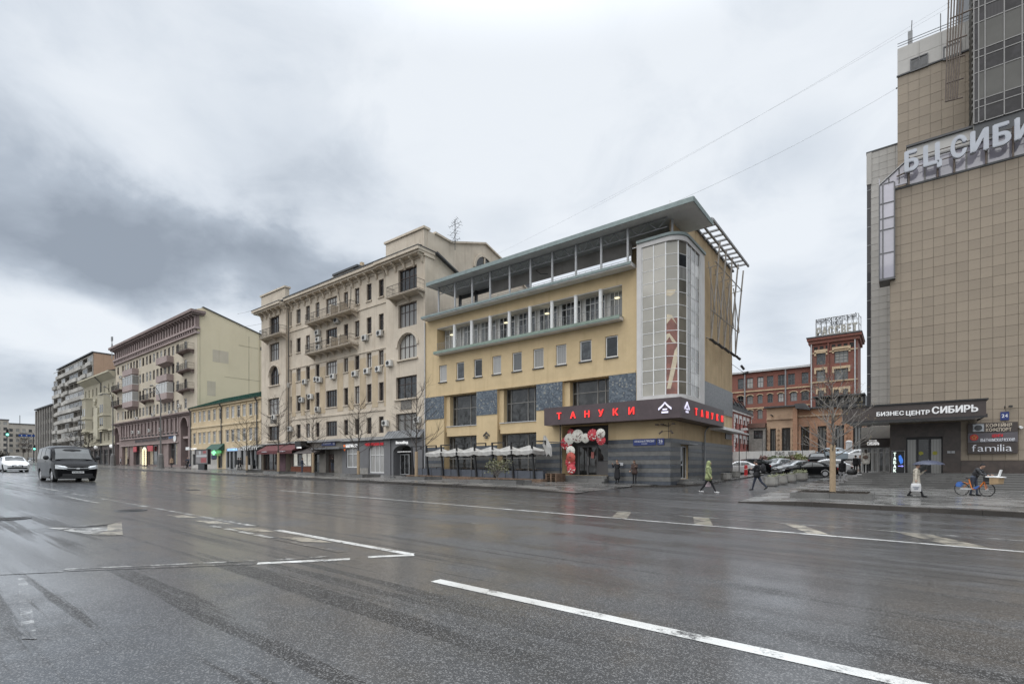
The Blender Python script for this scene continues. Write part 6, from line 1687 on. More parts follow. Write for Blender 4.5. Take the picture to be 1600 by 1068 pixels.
wp(BC, 'tower_core', MB().box(TX0 + .02, 14, YA + .06, 60, 22.2, 60), M_DGREY)
wp(BC, 'tower_side', MB().box(TX0 - .03, TX0 + .015, YA + .05, YA + 2.2, 22.2, 60), M_LOUVRE)
for k in range(60): wp(BC, 'louvre_blade', MB().box(TX0 - .1, TX0 - .035, YA + .05, YA + 2.0, 26 + k * .42, 26.16 + k * .42), M_LOUVRE)
mulx = [TX0, X(1529, YA), X(1539, YA), X(1569, YA), X(1597, YA), X(1625, YA), X(1655, YA), X(1690, YA)]
floor_h = 3.45
z = tz0
tm = MB()
levels = []
while z < 44:
    for kd, fr_ in (('d', .30), ('d', .15), ('s', .55)):
        levels.append((z, z + floor_h * fr_, kd)); z += floor_h * fr_
for x in mulx: tm.box(x - .03, x + .03, YA - .05, YA + .05, tz0, z)
for (a, b, kd) in levels:
    for p, q in zip(mulx[:-1], mulx[1:]): tm.box(p + .04, q - .04, YA - .04, YA + .05, a - .03, a + .03)
TM = wp(BC, 'curtain_wall_frame', tm, M_ALU)
for (a, b, kd) in levels:
    if kd == 's':
        for p, q in zip(mulx[:-1], mulx[1:]): sub(TM, 'spandrel_panel', MB().box(p + .03, q - .03, YA - .01, YA + .04, a + .02, b - .02), M_SPAND if p > mulx[1] - .1 else G_CURT)
    else:
        for p, q in zip(mulx[:-1], mulx[1:]): sub(TM, 'pane', MB().box(p + .03, q - .03, YA, YA + .03, a + .02, b - .02), G_CURT)
pz0, pz1 = Z(1417, 262, YA), Z(1417, 226, YA)
wp(BC, 'parapet_band', MB().box(X(1417, YA + .4), 14, YA + .35, YA + .9, pz0 - .8, pz1 - .1), M_TILEP)
wp(BC, 'parapet_coping', MB().box(X(1416, YA + .3), 14, YA + .2, YA + 1.0, pz1 - .1, pz1 + .05), M_DGREY)
gx0 = X(1417, YA + .05)
gms = [gx0] + [X(p, YA + .05) for p in (1445, 1465, 1491.5, 1510, 1542, 1583, 1625, 1670)]
gb = MB(); g0, g1 = 22.14, pz0 + .3
for x in gms: gb.box(x - .05, x + .05, YA - .02, YA + .1, g0, g1)
gb.box(gx0, gms[-1], YA - .04, YA + .1, g1, g1 + .12)
GB = wp(BC, 'glass_band_frame', gb, M_ALU)
for a, b in zip(gms[:-1], gms[1:]): sub(GB, 'pane', MB().box(a + .04, b - .04, YA + .03, YA + .06, g0 + .01, g1 - .01), G_SKY)
ox0 = X(1374, 46.7); oz0, oz1 = Z(1374, 437, 46.7), Z(1374, 291, 46.7)
om = MB()
oxs = [ox0, X(1379.5, 46.7), AX0 + .25]
ozs = [oz0, oz0 + (oz1 - oz0) * .27, oz0 + (oz1 - oz0) * .52, oz0 + (oz1 - oz0) * .64, oz0 + (oz1 - oz0) * .8, oz1 + .05]
for x in oxs: om.box(x - .04, x + .04, 46.62, 46.72, oz0, oz1)
for zq in ozs:
    for a, b in zip(oxs[:-1], oxs[1:]): om.box(a + .04, b - .04, 46.63, 46.72, zq - .035, zq + .035)
om.box(ox0 - .02, AX0 + .3, 46.62, 48.4, oz0 - .12, oz0 - .04)
OR = wp(BC, 'glass_oriel', om, M_FRDARK)
for i, (a, b) in enumerate(zip(oxs[:-1], oxs[1:])):
    for c, d in zip(ozs[:-1], ozs[1:]): sub(OR, 'pane', MB().box(a + .03, b - .03, 46.67, 46.7, c + .03, d - .03), G_SKY)
sub(OR, 'side_glass', MB().box(ox0 - .03, ox0 + .02, 46.75, 48.4, oz0, oz1 + .6), G_SKY)
wp(BC, 'oriel_top', MB().prism([(ox0, oz1 + .04), (gx0, g1 + .1), (gx0, 22.2), (AX0 + .3, 22.2), (AX0 + .3, oz1 - .2), (ox0, oz1 - .1)], 'y', 46.72, 46.8), G_SKY)
tb = MB().tube((ox0, 46.66, oz1 + .06), (gx0, 46.66, g1 + .1), .05, n=5)
for f in (.35, .72): tb.tube((ox0 + (gx0 - ox0) * f, 46.7, oz1 - .2), (ox0 + (gx0 - ox0) * f, 46.7, oz1 + (g1 - oz1) * f), .035, n=4)
wp(BC, 'oriel_edge', tb, M_ALU)
LZ = Z(1424, 266.5, 46.3)
LH = 1.40
fr = MB()
for ch, a, b in (('Б', 1412.9, 1435.5), ('Ц', 1442.5, 1471.5), ('С', 1485, 1511), ('И', 1515.8, 1545), ('Б', 1550.8, 1580), ('И', 1585, 1616), ('Р', 1622, 1652), ('Ь', 1660, 1692)):
    x0, x1 = X(a, 46.25), X(b, 46.25)
    mb = text_mb(ch, LH, width=x1 - x0, bold=.035, ext=.22)
    wp(BC, 'roof_letter', xf(mb, (x0, 46.3, LZ if ch != 'Ц' else LZ - 0.0)), M_LETTER)
for px in (1420, 1465, 1491, 1541, 1583, 1630): fr.tube((X(px, 46.5), 46.5, LZ - .9), (X(px, 46.5), 46.5, LZ + 1.1), .06, n=5)
for z in (LZ + .25, LZ + 1.0): fr.tube((X(1412, 46.5), 46.5, z), (14, 46.5, z), .035, n=5)
fr.tube((X(1401, 46.5), 46.5, LZ - .05), (X(1414, 46.5), 46.5, LZ + .05), .06, n=5)
wp(BC, 'letter_frame', fr, M_RUST)
tr = MB()
for k in range(6):
    a = (X(1477.5 + 3.6 * k, 46.7), 46.7, Z(1477 + 3.6 * k, 159 - 1.2 * k, 46.7)); b = (X(1484 + 4.9 * k, 46.7), 46.7, Z(1484 + 5 * k, -60, 46.7))
    tr.tube(a, b, .045, n=5)
for (p0, y0_, p1, y1_) in ((1477, 159, 1505, 152), (1478, 131, 1506, 122), (1480, 95, 1508, 86), (1482, 66, 1511, 55), (1484, 30, 1518, 15)):
    tr.tube((X(p0, 46.7), 46.7, Z(p0, y0_, 46.7)), (X(p1, 46.7), 46.7, Z(p1, y1_, 46.7)), .055, n=5)
wp(BC, 'pipe_trellis', tr, M_RUST)
YBk = 52.0
bx0 = X(1354.5, YBk); bz1 = Z(1354, 241, YBk)
wp(BC, 'pale_core', MB().box(bx0 + .03, -.1, YBk + .03, 62, .5, bz1 - .02), M_TILEPJ)
tiles(BC, 'pale_tile', X(1361, YBk), .2, 4.0, bz1, YBk, .58, .55, M_TILEP, 200)
wp(BC, 'pale_coping', MB().box(bx0 - .05, .2, YBk - .08, YBk + .4, bz1, bz1 + .12), M_DGREY)
wp(BC, 'dark_glass_strip', MB().box(bx0, X(1360.5, YBk), YBk - .01, YBk + .02, .8, Z(1354, 290, YBk)), G_CURT)
wp(BC, 'strip_head', MB().box(bx0 - .02, X(1362, YBk), YBk - .1, YBk + .02, Z(1354, 290, YBk), bz1 - .01), M_TILEP)
for k in range(16): wp(BC, 'strip_transom', MB().box(bx0, X(1360.5, YBk), YBk - .04, YBk - .012, 1.5 + 1.55 * k, 1.56 + 1.55 * k), M_GREY)
py = 50.4
p0, p1 = X(1345, py), X(1391, py)
wp(BC, 'pavilion_fascia', MB().box(p0, p1, py - .25, py + .4, Z(1360, 699, py), Z(1360, 685, py)), M_BROWNCAN)
wp(BC, 'fascia_lettering', xf(text_mb('СИБИРЬ', .26, width=X(1374, py) - X(1355, py), bold=.05, ext=.05), (X(1355, py), py - .28, Z(1364, 695, py))), M_SIGNW)
wp(BC, 'fascia_lettering', xf(text_mb('магазин', .10, width=X(1370, py) - X(1358, py), bold=.02, ext=.05), (X(1358, py), py - .28, Z(1364, 688.7, py))), M_SIGNW)
n = 5
for k in range(n):
    a, b = p0 + (p1 - p0) * k / n, p0 + (p1 - p0) * (k + 1) / n
    win(BC, (a + b) / 2, py, PZ, b - a - .02, Z(1360, 699, py) - PZ, M_FRWHITE, G_SHOP if k % 2 else G_MID, nx=1, fw=.07, transom=.8, name='pavilion_window')
wp(BC, 'pavilion_wall', MB().box(p0, p1, py + .45, py + .55, PZ, 4.75), M_TILEP)
TS = thing('lit_sign_frame', 'lit vertical frame sign with white letters and a blue leaf beside the glass doors', 'sign', (X(1403, 46.4), 46.4, PZ))
q0, q1 = X(1394.2, 46.4), X(1413, 46.4); z1 = Z(1403, 704.3, 46.4)
wp(TS, 'panel', MB().box(q0, q1, 46.38, 46.42, PZ + .02, z1), M_BLACK)
wp(TS, 'frame', MB().box(q0 - .03, q0, 46.35, 46.45, PZ, z1 + .03).box(q1, q1 + .03, 46.35, 46.45, PZ, z1 + .03).box(q0, q1, 46.35, 46.45, z1, z1 + .03), M_LGREY)
M_LITW = mat('lit_white_sign_letters', (.8, .85, .8), .4, 0, emit=(.85, 1, .9), es=.7)
M_LITB = mat('lit_blue_leaf', (.05, .2, .7), .4, .3, 6, emit=(.05, .2, .75), es=.5)
lh = (z1 - PZ - .1) / 5
for i, ch in enumerate('ТАБАК'):
    mb = text_mb(ch, lh * .76, width=.17, bold=.05, ext=.03)
    wp(TS, 'letter', xf(mb, (q0 + .06, 46.37, z1 - .08 - lh * (i + .86))), M_LITW)
xm = (q0 + q1) / 2 + .12
lf = [(xm - .1, z1 - .35), (xm + .02, z1 - .28), (xm + .16, z1 - .65), (xm + .14, z1 - .88), (xm + .02, z1 - .95), (xm - .08, z1 - .7)]
wp(TS, 'leaf', MB().prism(lf, 'y', 46.34, 46.379), M_LITB)
wp(TS, 'arrow', MB().box(xm - .13, xm + .08, 46.34, 46.379, z1 - 1.12, z1 - 1.07).prism([(xm + .08, z1 - 1.02), (xm + .2, z1 - 1.095), (xm + .08, z1 - 1.17)], 'y', 46.34, 46.379), mat('lit_blue_arrow', (.2, .2, .7), .4, 0, emit=(.3, .3, .95), es=.9))
# red brick factory behind
def brick_mat(name, c1, c2, mortar, sc=1.0):
    m = bpy.data.materials.new(name); m.use_nodes = True; MAT[name] = m
    t = NT(m.node_tree); p = t.n['Principled BSDF']; tc = t.new('ShaderNodeTexCoord')
    mp = t.new('ShaderNodeMapping'); mp.inputs['Rotation'].default_value = (math.radians(-90), 0, 0); t.link(tc.outputs['Object'], mp.inputs[0])
    br = t.new('ShaderNodeTexBrick'); t.link(mp.outputs[0], br.inputs['Vector'])
    br.inputs['Scale'].default_value = sc; br.inputs['Brick Width'].default_value = .26; br.inputs['Row Height'].default_value = .077
    br.inputs['Mortar Size'].default_value = .008
    br.inputs['Color1'].default_value = c4(c1); br.inputs['Color2'].default_value = c4(c2); br.inputs['Mortar'].default_value = c4(mortar)
    n = t.noise(tc.outputs['Object'], .5, 5.0); c = t.mix(t.smooth(n, .45, .7), br.outputs[0], t.mix(.45, br.outputs[0], c4((.12, .08, .06))))
    t.put(p.inputs['Base Color'], c); p.inputs['Roughness'].default_value = .88
    return m
M_BRRED = brick_mat('dark_red_brick', (.185, .062, .046), (.23, .082, .06), (.18, .105, .085))
M_BRTAN = brick_mat('orange_tan_brick', (.33, .165, .10), (.40, .225, .14), (.36, .26, .19))
M_BRPALE = brick_mat('pale_tan_brick', (.40, .27, .175), (.45, .31, .21), (.42, .33, .25))
M_CREAMT = mat('cream_brick_trim', (.50, .38, .25), .85, .1, 2, .2)
M_FRGR = mat('grey_green_frame', (.13, .14, .14), .6, .1)
YK = 110.0
FX0, FX1, FX2 = X(1138, YK), X(1266.8, YK), X(1340.6, YK)
FZT = Z(1200, 579.5, YK); TZT = Z(1300, 527, YK)
FA = thing('brick_factory', 'dark red brick factory with a square corner tower and cream window arches', 'building', (-30, YK, 2))
def cx3(a): return X(1120 + a / 5.62, YK)
r1 = [(185, 237), (262, 318), (355, 410), (440, 497), (537, 597), (625, 685), (745, 805)]
r2 = [(183, 235), (265, 318), (357, 402), (445, 492), (537, 588), (645, 705), (742, 808)]
hz1 = (Z(1153, 608, YK), Z(1153, 591.8, YK)); hz2 = (Z(1171, 631, YK), Z(1171, 619, YK));
hs = [(cx3(a), cx3(b), hz1[0], hz1[1], .35) for a, b in r1] + [(cx3(a), cx3(b), hz2[0], hz2[1] + .2, .35) for a, b in r2]
hz3 = (Z(1187, 654, YK), Z(1187, 641, YK))
hs += [(cx3(a), cx3(b), hz3[0], hz3[1] + .2, .35) for a, b in r2[:6]]
wp(FA, 'wall', MB().wall(FX0, FX1, 1.5, FZT, YK, hs).box(FX0, FX1, YK + .6, YK + 12, 1.5, FZT - .1), M_BRRED)
for i, h in enumerate(hs):
    win(FA, (h[0] + h[1]) / 2, YK + .25, h[2], h[1] - h[0] - .04, h[3] - h[2] - .04, M_FRGR, (G_TALL, G_DARK, G_MID)[i % 3], nx=2, fw=.1, transom=.55)
    if i >= 7:
        xc, w = (h[0] + h[1]) / 2, h[1] - h[0]; ar = MB()
        for k in range(10):
            t0, t1 = math.pi * (.12 + .76 * k / 10), math.pi * (.12 + .76 * (k + 1) / 10)
            ar.prism([(xc + r * math.cos(t), h[3] - w * .35 + r * .72 * math.sin(t)) for t, r in ((t0, w * .58), (t1, w * .58), (t1, w * .74), (t0, w * .74))], 'y', YK - .14, YK - .002)
        wp(FA, 'window_arch', ar, M_CREAMT)
for z in (hz1[0] - .75, hz2[0] - 1.0):
    wp(FA, 'string_course', MB().box(FX0, FX1, YK - .18, YK - .003, z, z + .22), M_CREAMT)
wp(FA, 'eave', MB().box(FX0, FX1, YK - .5, YK + 12, FZT, FZT + .35), M_LGREY)
wp(FA, 'roof', MB().prism([(YK - .5, FZT + .355), (YK + 6, FZT + 1.6), (YK + 12, FZT + .355)], 'x', FX0, FX1), M_LGREY)
for a in (605, 248): wp(FA, 'downpipe', MB().tube((cx3(a), YK - .2, 3), (cx3(a), YK - .2, FZT), .14, n=6), M_GREY)
YTW = YK - .6
def cz(px, py): return Z(px, py, YTW)
tw = [((875, 955), (455, 562)), ((1032, 1155), (430, 548)), ((875, 952), (612, 718)), ((1032, 1152), (600, 702)), ((890, 940), (790, 850)), ((1030, 1072), (782, 842)), ((1108, 1152), (775, 835))]
hs = []
for (a, b), (c, d) in tw:
    pa, pb = 1120 + a / 5.62, 1120 + b / 5.62; pm_ = (pa + pb) / 2
    hs.append((X(pa, YTW), X(pb, YTW), cz(pa, 470 + d / 5.62), cz(pa, 470 + c / 5.62), .4))
tmb = MB().wall(FX1, FX2, 1.5, TZT, YTW, hs); tmb.box(FX1 + .02, FX2 - .02, YTW + .7, YK + 8, 1.5, TZT)
tmb.quad((FX1, YK + 8, 1.5), (FX1, YTW, 1.5), (FX1, YTW, TZT), (FX1, YK + 8, TZT)); tmb.quad((FX2, YTW, 1.5), (FX2, YK + 8, 1.5), (FX2, YK + 8, TZT), (FX2, YTW, TZT))
wp(FA, 'tower_wall', tmb, M_BRRED)
for i, h in enumerate(hs):
    win(FA, (h[0] + h[1]) / 2, YTW + .3, h[2], h[1] - h[0] - .04, h[3] - h[2] - .04, M_FRGR, G_TALL if i != 1 else G_DARK, nx=3 if i in (1, 3) else 2, nz=4 if i in (1, 3) else 3, fw=.12)
    lip = MB().box(h[0] - .35, h[1] + .35, YTW - .15, YTW - .003, h[3] + .05, h[3] + .5).box(h[0] - .35, h[0] - .05, YTW - .15, YTW - .003, h[3] - .6, h[3] + .045).box(h[1] + .05, h[1] + .35, YTW - .15, YTW - .003, h[3] - .6, h[3] + .045)
    wp(FA, 'window_hood', lip, M_CREAMT)
tc_ = MB().box(FX1 - .5, FX2 + .6, YTW - .6, YK + 8.5, TZT - .35, TZT + .1).box(FX1 - .3, FX2 + .3, YTW - .35, YK + 8.2, TZT - 1.0, TZT - .36)
wp(FA, 'tower_cornice', tc_, M_BRRED)
wp(FA, 'tower_roof', MB().box(FX1 - .6, FX2 + .7, YTW - .7, YK + 8.6, TZT + .105, TZT + .3), M_ROOFDK)
for k in range(7):
    x = FX1 + .9 + (FX2 - FX1 - 1.8) * k / 6; wp(FA, 'niche_shade_plate', MB().box(x - .3, x + .3, YTW - .03, YTW - .004, TZT - 2.3, TZT - 1.5), M_DKIN)  # flat dark plates paint the shade of niches onto the wall
for z in (TZT - 2.8, cz(1300, 596)): wp(FA, 'string_course', MB().box(FX1, FX2, YTW - .15, YTW - .003, z, z + .2), M_CREAMT)
for x in (FX1 + .2, FX2 - .4, (FX1 + FX2) / 2 - .8): wp(FA, 'downpipe', MB().tube((x, YTW - .2, 3), (x, YTW - .2, TZT - .4), .12, n=6), M_LGREY if x != (FX1 + FX2) / 2 - .8 else M_BRRED)
RS = thing('rooftop_sign', 'steel lattice sign with old grey block letters on the brick tower roof', 'sign', ((FX1 + FX2) / 2, YTW - .2, TZT + .3))
M_OLDW = mat('weathered_pale_letters', (.36, .35, .31), .7, .25, 2, .5)
M_OLDD = mat('weathered_dark_letters', (.11, .11, .115), .7, .25, 2)
ys = YTW - .3
def rline(s, p0, p1, yb, yt, m, bold):
    x0, x1 = X(p0, ys), X(p1, ys); z0, z1 = Z(p0, yb, ys), Z(p0, yt, ys)
    tot = 0; adv = []
    for ch in s:
        v, f, a, b = glyph(ch, bold, .12); adv.append((ch, tot, b - a)); tot += b - a + .09
    tot -= .09; k = (x1 - x0) / tot
    for ch, o, w in adv: wp(RS, 'letter', xf(text_mb(ch, z1 - z0, width=w * k, bold=bold, ext=.2), (x0 + o * k, ys, z0)), m)
rline('РАССВЕТ', 1275.5, 1340, 526, 513.3, M_OLDW, .06)
rline('МАШИНОСТРОИТЕЛЬНЫЙ', 1275.5, 1338.5, 505, 499.3, M_OLDD, .02)
rline('ЗАВОД', 1297.5, 1315, 508, 503.6, M_OLDD, .02)
lt = MB(); x0, x1 = X(1274.5, ys), X(1341.5, ys); zb_ = TZT + .2; zt_ = Z(1275, 498.5, ys)
for k in range(9):
    x = x0 + (x1 - x0) * k / 8; lt.tube((x, ys + .3, zb_), (x, ys + .3, zt_), .07, n=4).tube((x, ys + .3, zt_), (x, ys + 2.2, zb_), .05, n=4).tube((x, ys + .3, (zb_ + zt_) / 2), (x, ys + 1.2, (zb_ + zt_) / 2), .04, n=4)
    if k < 8: lt.tube((x, ys + .3, zb_ + .4), (x + (x1 - x0) / 8, ys + .3, zt_ - .6), .03, n=4)
for z in (zb_ + .3, Z(1275, 512, ys), Z(1275, 506, ys), zt_): lt.tube((x0, ys + .3, z), (x1, ys + .3, z), .06, n=4)
lt.tube((x0, ys + 2.2, zb_), (x1, ys + 2.2, zb_), .07, n=4)
for z in (zb_ + .6, zt_ - .3, (zb_ + zt_) / 2): lt.tube((x1, ys + .3, z), (x1 + .2, ys + 3.0, z), .05, n=4)
lt.tube((x1 + .2, ys + 3, zb_), (x1 + .2, ys + 3, zt_), .06, n=4)
wp(RS, 'lattice', lt, M_LGREY)
# tan brick workshop with tall windows
YW = 85.0
WK = thing('brick_workshop', 'tan brick workshop with tall dark framed windows and notched brick jambs', 'building', (-6, YW, 2.2))
def wx(a): return X(1100 + a / 5.714, YW)
wa0, wa1, wa2 = X(1198, YW), X(1245, YW), X(1352, YW)
wzt1, wzt2 = Z(1220, 636, YW), Z(1260, 638.5, YW)
wins = [(590, 642, 282), (695, 772, 275), (862, 940, 265), (1013, 1093, 258), (1165, 1250, 252), (1330, 1410, 250)]
hs = [(wx(a), wx(b), 2.2, Z(1100 + a / 5.714, 620 + c / 5.714, YW), .5) for a, b, c in wins]
wp(WK, 'pale_wall', MB().wall(wa0, wa1, 1.8, wzt1, YW, hs[:2]).box(wa0, wa1, YW + .7, YW + 8, 1.8, wzt1 - .05), M_BRPALE)
wp(WK, 'tan_wall', MB().wall(wa1, wa2, 1.8, wzt2, YW + .25, [(h[0], h[1], h[2], h[3], .5) for h in hs[2:]]).box(wa1, wa2, YW + .9, YW + 8, 1.8, wzt2 - .05), M_BRTAN)
for i, h in enumerate(hs):
    win(WK, (h[0] + h[1]) / 2, YW + (.3 if i < 2 else .55), h[2], h[1] - h[0] - .04, h[3] - h[2] - .03, M_BLACK, G_TALL if i != 2 else G_DARK, nx=2, fw=.2, dep=.1, transom=.28, mw=.1)
    y0 = YW if i < 2 else YW + .25
    q = MB(); q2 = MB(); z = 2.3; k = 0
    while z < h[3]:
        w = .42 if k % 2 else .26
        q.box(h[0] - w, h[0] - .005, y0 - .12, y0 - .003, z, z + .36); q2.box(h[1] + .005, h[1] + w, y0 - .12, y0 - .003, z, z + .36); z += .36; k += 1
    wp(WK, 'notched_jamb', q2, M_BRTAN if i > 1 else M_BRPALE)
    wp(WK, 'notched_jamb', q, M_BRTAN if i > 1 else M_BRPALE)
wp(WK, 'string_course', MB().box(wa0, wa1, YW - .2, YW - .003, Z(1220, 655, YW), Z(1220, 652.6, YW)).box(wa1, wa2, YW + .05, YW + .247, Z(1260, 650.5, YW), Z(1260, 648, YW)), M_BRPALE)
wp(WK, 'roof_edge', MB().box(wa0 - .3, wa1 + .4, YW - .5, YW + 8, wzt1, wzt1 + .2).box(wa1 + .42, wa2, YW - .2, YW + 8, wzt2, wzt2 + .2), M_ROOFDK)
wp(WK, 'roof_hatch', MB().prism([(wa1, wzt1 - .4), (wa1 + 1.8, wzt1 - .7), (wa1 + 1.1, wzt1 + .3), (wa1 - .2, wzt1 + .3)], 'y', YW - 1.0, YW + 2), M_ROOFDK)
wp(WK, 'pier', MB().box(wa1 - .5, wa1 + .1, YW - .25, YW - .003, 2, wzt1 - .1), M_BRTAN)
wp(WK, 'wall_lamp', MB().tube((X(1206, YW), YW - .8, Z(1206, 648.5, YW)), (X(1207.5, YW), YW, Z(1207, 649.5, YW)), .1, n=6), M_IRON)
gy = YW + 3
gl0, gl1 = X(1274, gy), X(1352, gy)
wp(WK, 'roof_storey', MB().box(gl0, gl1, gy + .1, gy + 6, wzt2 + .2, Z(1310, 618, gy)), M_ROOFDK)
n = 8
for k in range(n):
    a, b = gl0 + (gl1 - gl0) * k / n, gl0 + (gl1 - gl0) * (k + 1) / n
    win(WK, (a + b) / 2, gy + .05, Z(1310, 631, gy), b - a - .1, Z(1310, 619.5, gy) - Z(1310, 631, gy), M_BLACK, G_TALL if k % 2 else G_DARK, nx=1, fw=.2)
wp(WK, 'roof_storey_edge', MB().box(gl0 - .3, gl1, gy - .6, gy + 6, Z(1310, 619, gy), Z(1310, 617, gy)), M_DGREY)
LWG = thing('grey_annex', 'small grey rendered annex with one dark window between red house and workshop', 'building', (-13, YW, 2))
l0, l1 = X(1170, YW - .5), wa0 - .1
ah = [(X(1177.5, YW - .5), X(1192, YW - .5), Z(1184, 685, YW - .5), Z(1184, 672, YW - .5), .3)]
wp(LWG, 'wall', MB().wall(l0, l1, 1.8, Z(1184, 668, YW - .5), YW - .5, ah).box(l0, l1, YW, YW + 3, 1.8, Z(1184, 668.2, YW - .5)), M_CONC)
win(LWG, (ah[0][0] + ah[0][1]) / 2, YW - .35, ah[0][2], ah[0][1] - ah[0][0], ah[0][3] - ah[0][2], M_BLACK, G_TALL, nx=2, fw=.15)
wp(LWG, 'roof', MB().box(l0, l1, YW - .8, YW + 4, Z(1184, 668, YW - .5) + .01, Z(1184, 661, YW - .5)), mat('brown_roof_sheet', (.16, .09, .07), .7, .2, 1))
# small red house with a mansard roof
XH = -19.0
hy0, hy1 = on_x(1138, 700, XH)[0], on_x(1174, 700, XH)[0]
RH = thing('red_house', 'small red and white two-storey house with a dark mansard roof behind the restaurant', 'building', (XH - 3, (hy0 + hy1) / 2, 1.5))
M_PINK = mat('red_pink_plaster', (.36, .135, .115), .85, .08, .8, .3)
def hz(px, py): return on_x(px, py, XH)[1]
ez = hz(1160, 645);
wcol = [(1148.8, 1151.5), (1155, 1157.5), (1161, 1163.7), (1166.7, 1169.3)]
hs = []
for a, b in wcol:
    ya, yb_ = on_x(a, 660, XH)[0], on_x(b, 660, XH)[0]
    hs += [(ya, yb_, hz(1150, 670), hz(1150, 653), .2), (ya, yb_, hz(1150, 699.5), hz(1150, 684), .2)]
wp(RH, 'wall', MB().wall(hy0, hy1, 1.5, ez, XH, hs, axis='x', inward=-1).box(XH - 8, XH - .35, hy0, hy1, 1.5, ez - .05), M_PINK)
for i, h in enumerate(hs):
    w = h[1] - h[0]
    wp(RH, 'window', MB().box(XH - .18, XH - .14, h[0], h[1], h[2], h[3]), G_DARK if i % 3 else G_MID)
    wp(RH, 'window_surround', MB().box(XH + .003, XH + .1, h[0] - .25, h[1] + .25, h[3] + .02, h[3] + .55).box(XH + .003, XH + .08, h[0] - .25, h[0] - .02, h[3] - .7, h[3] + .018).box(XH + .003, XH + .08, h[1] + .02, h[1] + .25, h[3] - .7, h[3] + .018), M_WHITE)
for z in (ez - .25, hz(1150, 676)): wp(RH, 'cornice', MB().box(XH - .1, XH + .3, hy0, hy1 + .2, z, z + .22), M_WHITE)
qn = MB(); z = 2.6; k = 0
while z < ez - .5:
    w = .6 if k % 2 else .35
    for yy in (on_x(1146.2, 700, XH)[0], hy1 - w): qn.box(XH + .003, XH + .07, yy, yy + w, z, z + .3)
    z += .36; k += 1
wp(RH, 'quoins', qn, M_WHITE)
rz1 = hz(1146, 620)
wp(RH, 'mansard_roof', MB().prism([(XH + .4, ez + .02), (XH - 1.4, rz1), (XH - 7, rz1), (XH - 8, ez + .02)], 'y', hy0, hy1 - .0), M_ROOFDK)
for a, b in wcol:
    ya = on_x(a, 640, XH)[0]
    wp(RH, 'skylight', MB().prism([(XH - .25, ez + .9), (XH - .95, ez + 2.1), (XH - .88, ez + 2.15), (XH - .18, ez + .95)], 'y', ya, ya + .9), G_DARK)
sg_ = MB(); yq = hy0
while yq < hy1: sg_.prism([(XH + .4, ez + .04), (XH - 1.4, rz1 + .02), (XH - 1.4, rz1 + .06), (XH + .42, ez + .1)], 'y', yq, yq + .06); yq += .6
wp(RH, 'roof_seams', sg_, M_ROOFDK)
wp(RH, 'satellite_box', MB().box(XH + .05, XH + .8, on_x(1157, 672, XH)[0], on_x(1157, 672, XH)[0] + 1.2, hz(1159, 672), hz(1159, 669)), M_WHITE)
# terrace, retaining wall, hoarding
TZ_ = 2.2
struct('terrace', MB().box(-45, X(1264, 70), 70.4, 72.1, 1.0, TZ_).box(-45, 16, 72.1, 130, 1.0, TZ_), M_PAVE)
struct('retaining_wall', MB().box(-45, X(1264, 70), 70, 70.39, 0.2, TZ_ + .12), M_CONC)
def ramp_z(x, y): return yard_z(x, 62) - .02 + (TZ_ - yard_z(x, 62) + .025) * max(0, min(1, (y - 62.5) / 9.5))
struct('ramp', sheet(ramp_z, [X(1264, 70), 4, 14], [62.5, 66, 70, 72.2]), M_PAVE)
HB = thing('white_hoarding', 'long low white hoarding with spaced dark letters behind the car park', 'hoarding', (-13, 75, TZ_))
hb0, hb1 = X(1143, 75), X(1274, 75)
nb = 14
for k in range(nb):
    a, b = hb0 + (hb1 - hb0) * k / nb, hb0 + (hb1 - hb0) * (k + 1) / nb
    wp(HB, 'panel', MB().box(a + .012, b - .012, 75, 75.08, TZ_ + .02, Z(1210, 704, 75)), mat('white_hoarding_panel', (.56, .56, .55), .6, .05, 1, .25, rnd=.05))
def hoard(s, p0, p1, yb, yt):
    x0, x1 = X(p0, 74.9), X(p1, 74.9); z0, z1 = Z(p0, yb, 74.9), Z(p0, yt, 74.9)
    for i, ch in enumerate(s):
        mb = text_mb(ch, z1 - z0, ext=.04, bold=-.012); wp(HB, 'letter', xf(mb, (x0 + (x1 - x0) * i / len(s), 74.97, z0)), M_DGREY)
hoard('РАС', 1210.8, 1226.5, 710.4, 705.6); hoard('ВЕТ', 1231.5, 1246.5, 710.0, 705.2)
wp(HB, 'letter', xf(text_mb('С', .12, ext=.04), (X(1228.5, 74.9), 74.97, Z(1229, 710.5, 74.9))), M_DGREY)
HB2 = thing('short_hoarding', 'short white hoarding behind the white car on the terrace', 'hoarding', (0, 82, TZ_))
wp(HB2, 'panel', MB().box(X(1316, 82), X(1352, 82), 82, 82.1, TZ_, Z(1330, 701.5, 82)), MAT['white_hoarding_panel'])
# vehicles
def car_paint(name, col, rough=0.25, coat=0.2, metal=0.0):
    return mat(name, col, rough, 0.05, 2.0, 0, coat=coat, metal=metal, spec=0.3)
M_CBLACK = mat('black_car_paint', (0.004, 0.004, 0.005), 0.16, 0, coat=0.03, spec=0.09)
M_CWHITE = car_paint('white_car_paint', (0.62, 0.63, 0.64))
M_CSILV = car_paint('silver_car_paint', (0.30, 0.31, 0.32), 0.28, 0.3, 0.3)
M_CGREY = car_paint('dark_grey_car_paint', (0.06, 0.065, 0.07), 0.25)
M_CBLUE = car_paint('pale_blue_car_paint', (0.33, 0.38, 0.42), 0.25)
M_TYRE = mat('tyre_rubber', (0.014, 0.014, 0.014), 0.75, 0.2, 8)
M_RIM = mat('alloy_rim', (0.42, 0.42, 0.43), 0.35, 0.05, metal=0.5)
M_RIMD = mat('dark_rim', (0.07, 0.07, 0.075), 0.4, 0.05, metal=0.4)
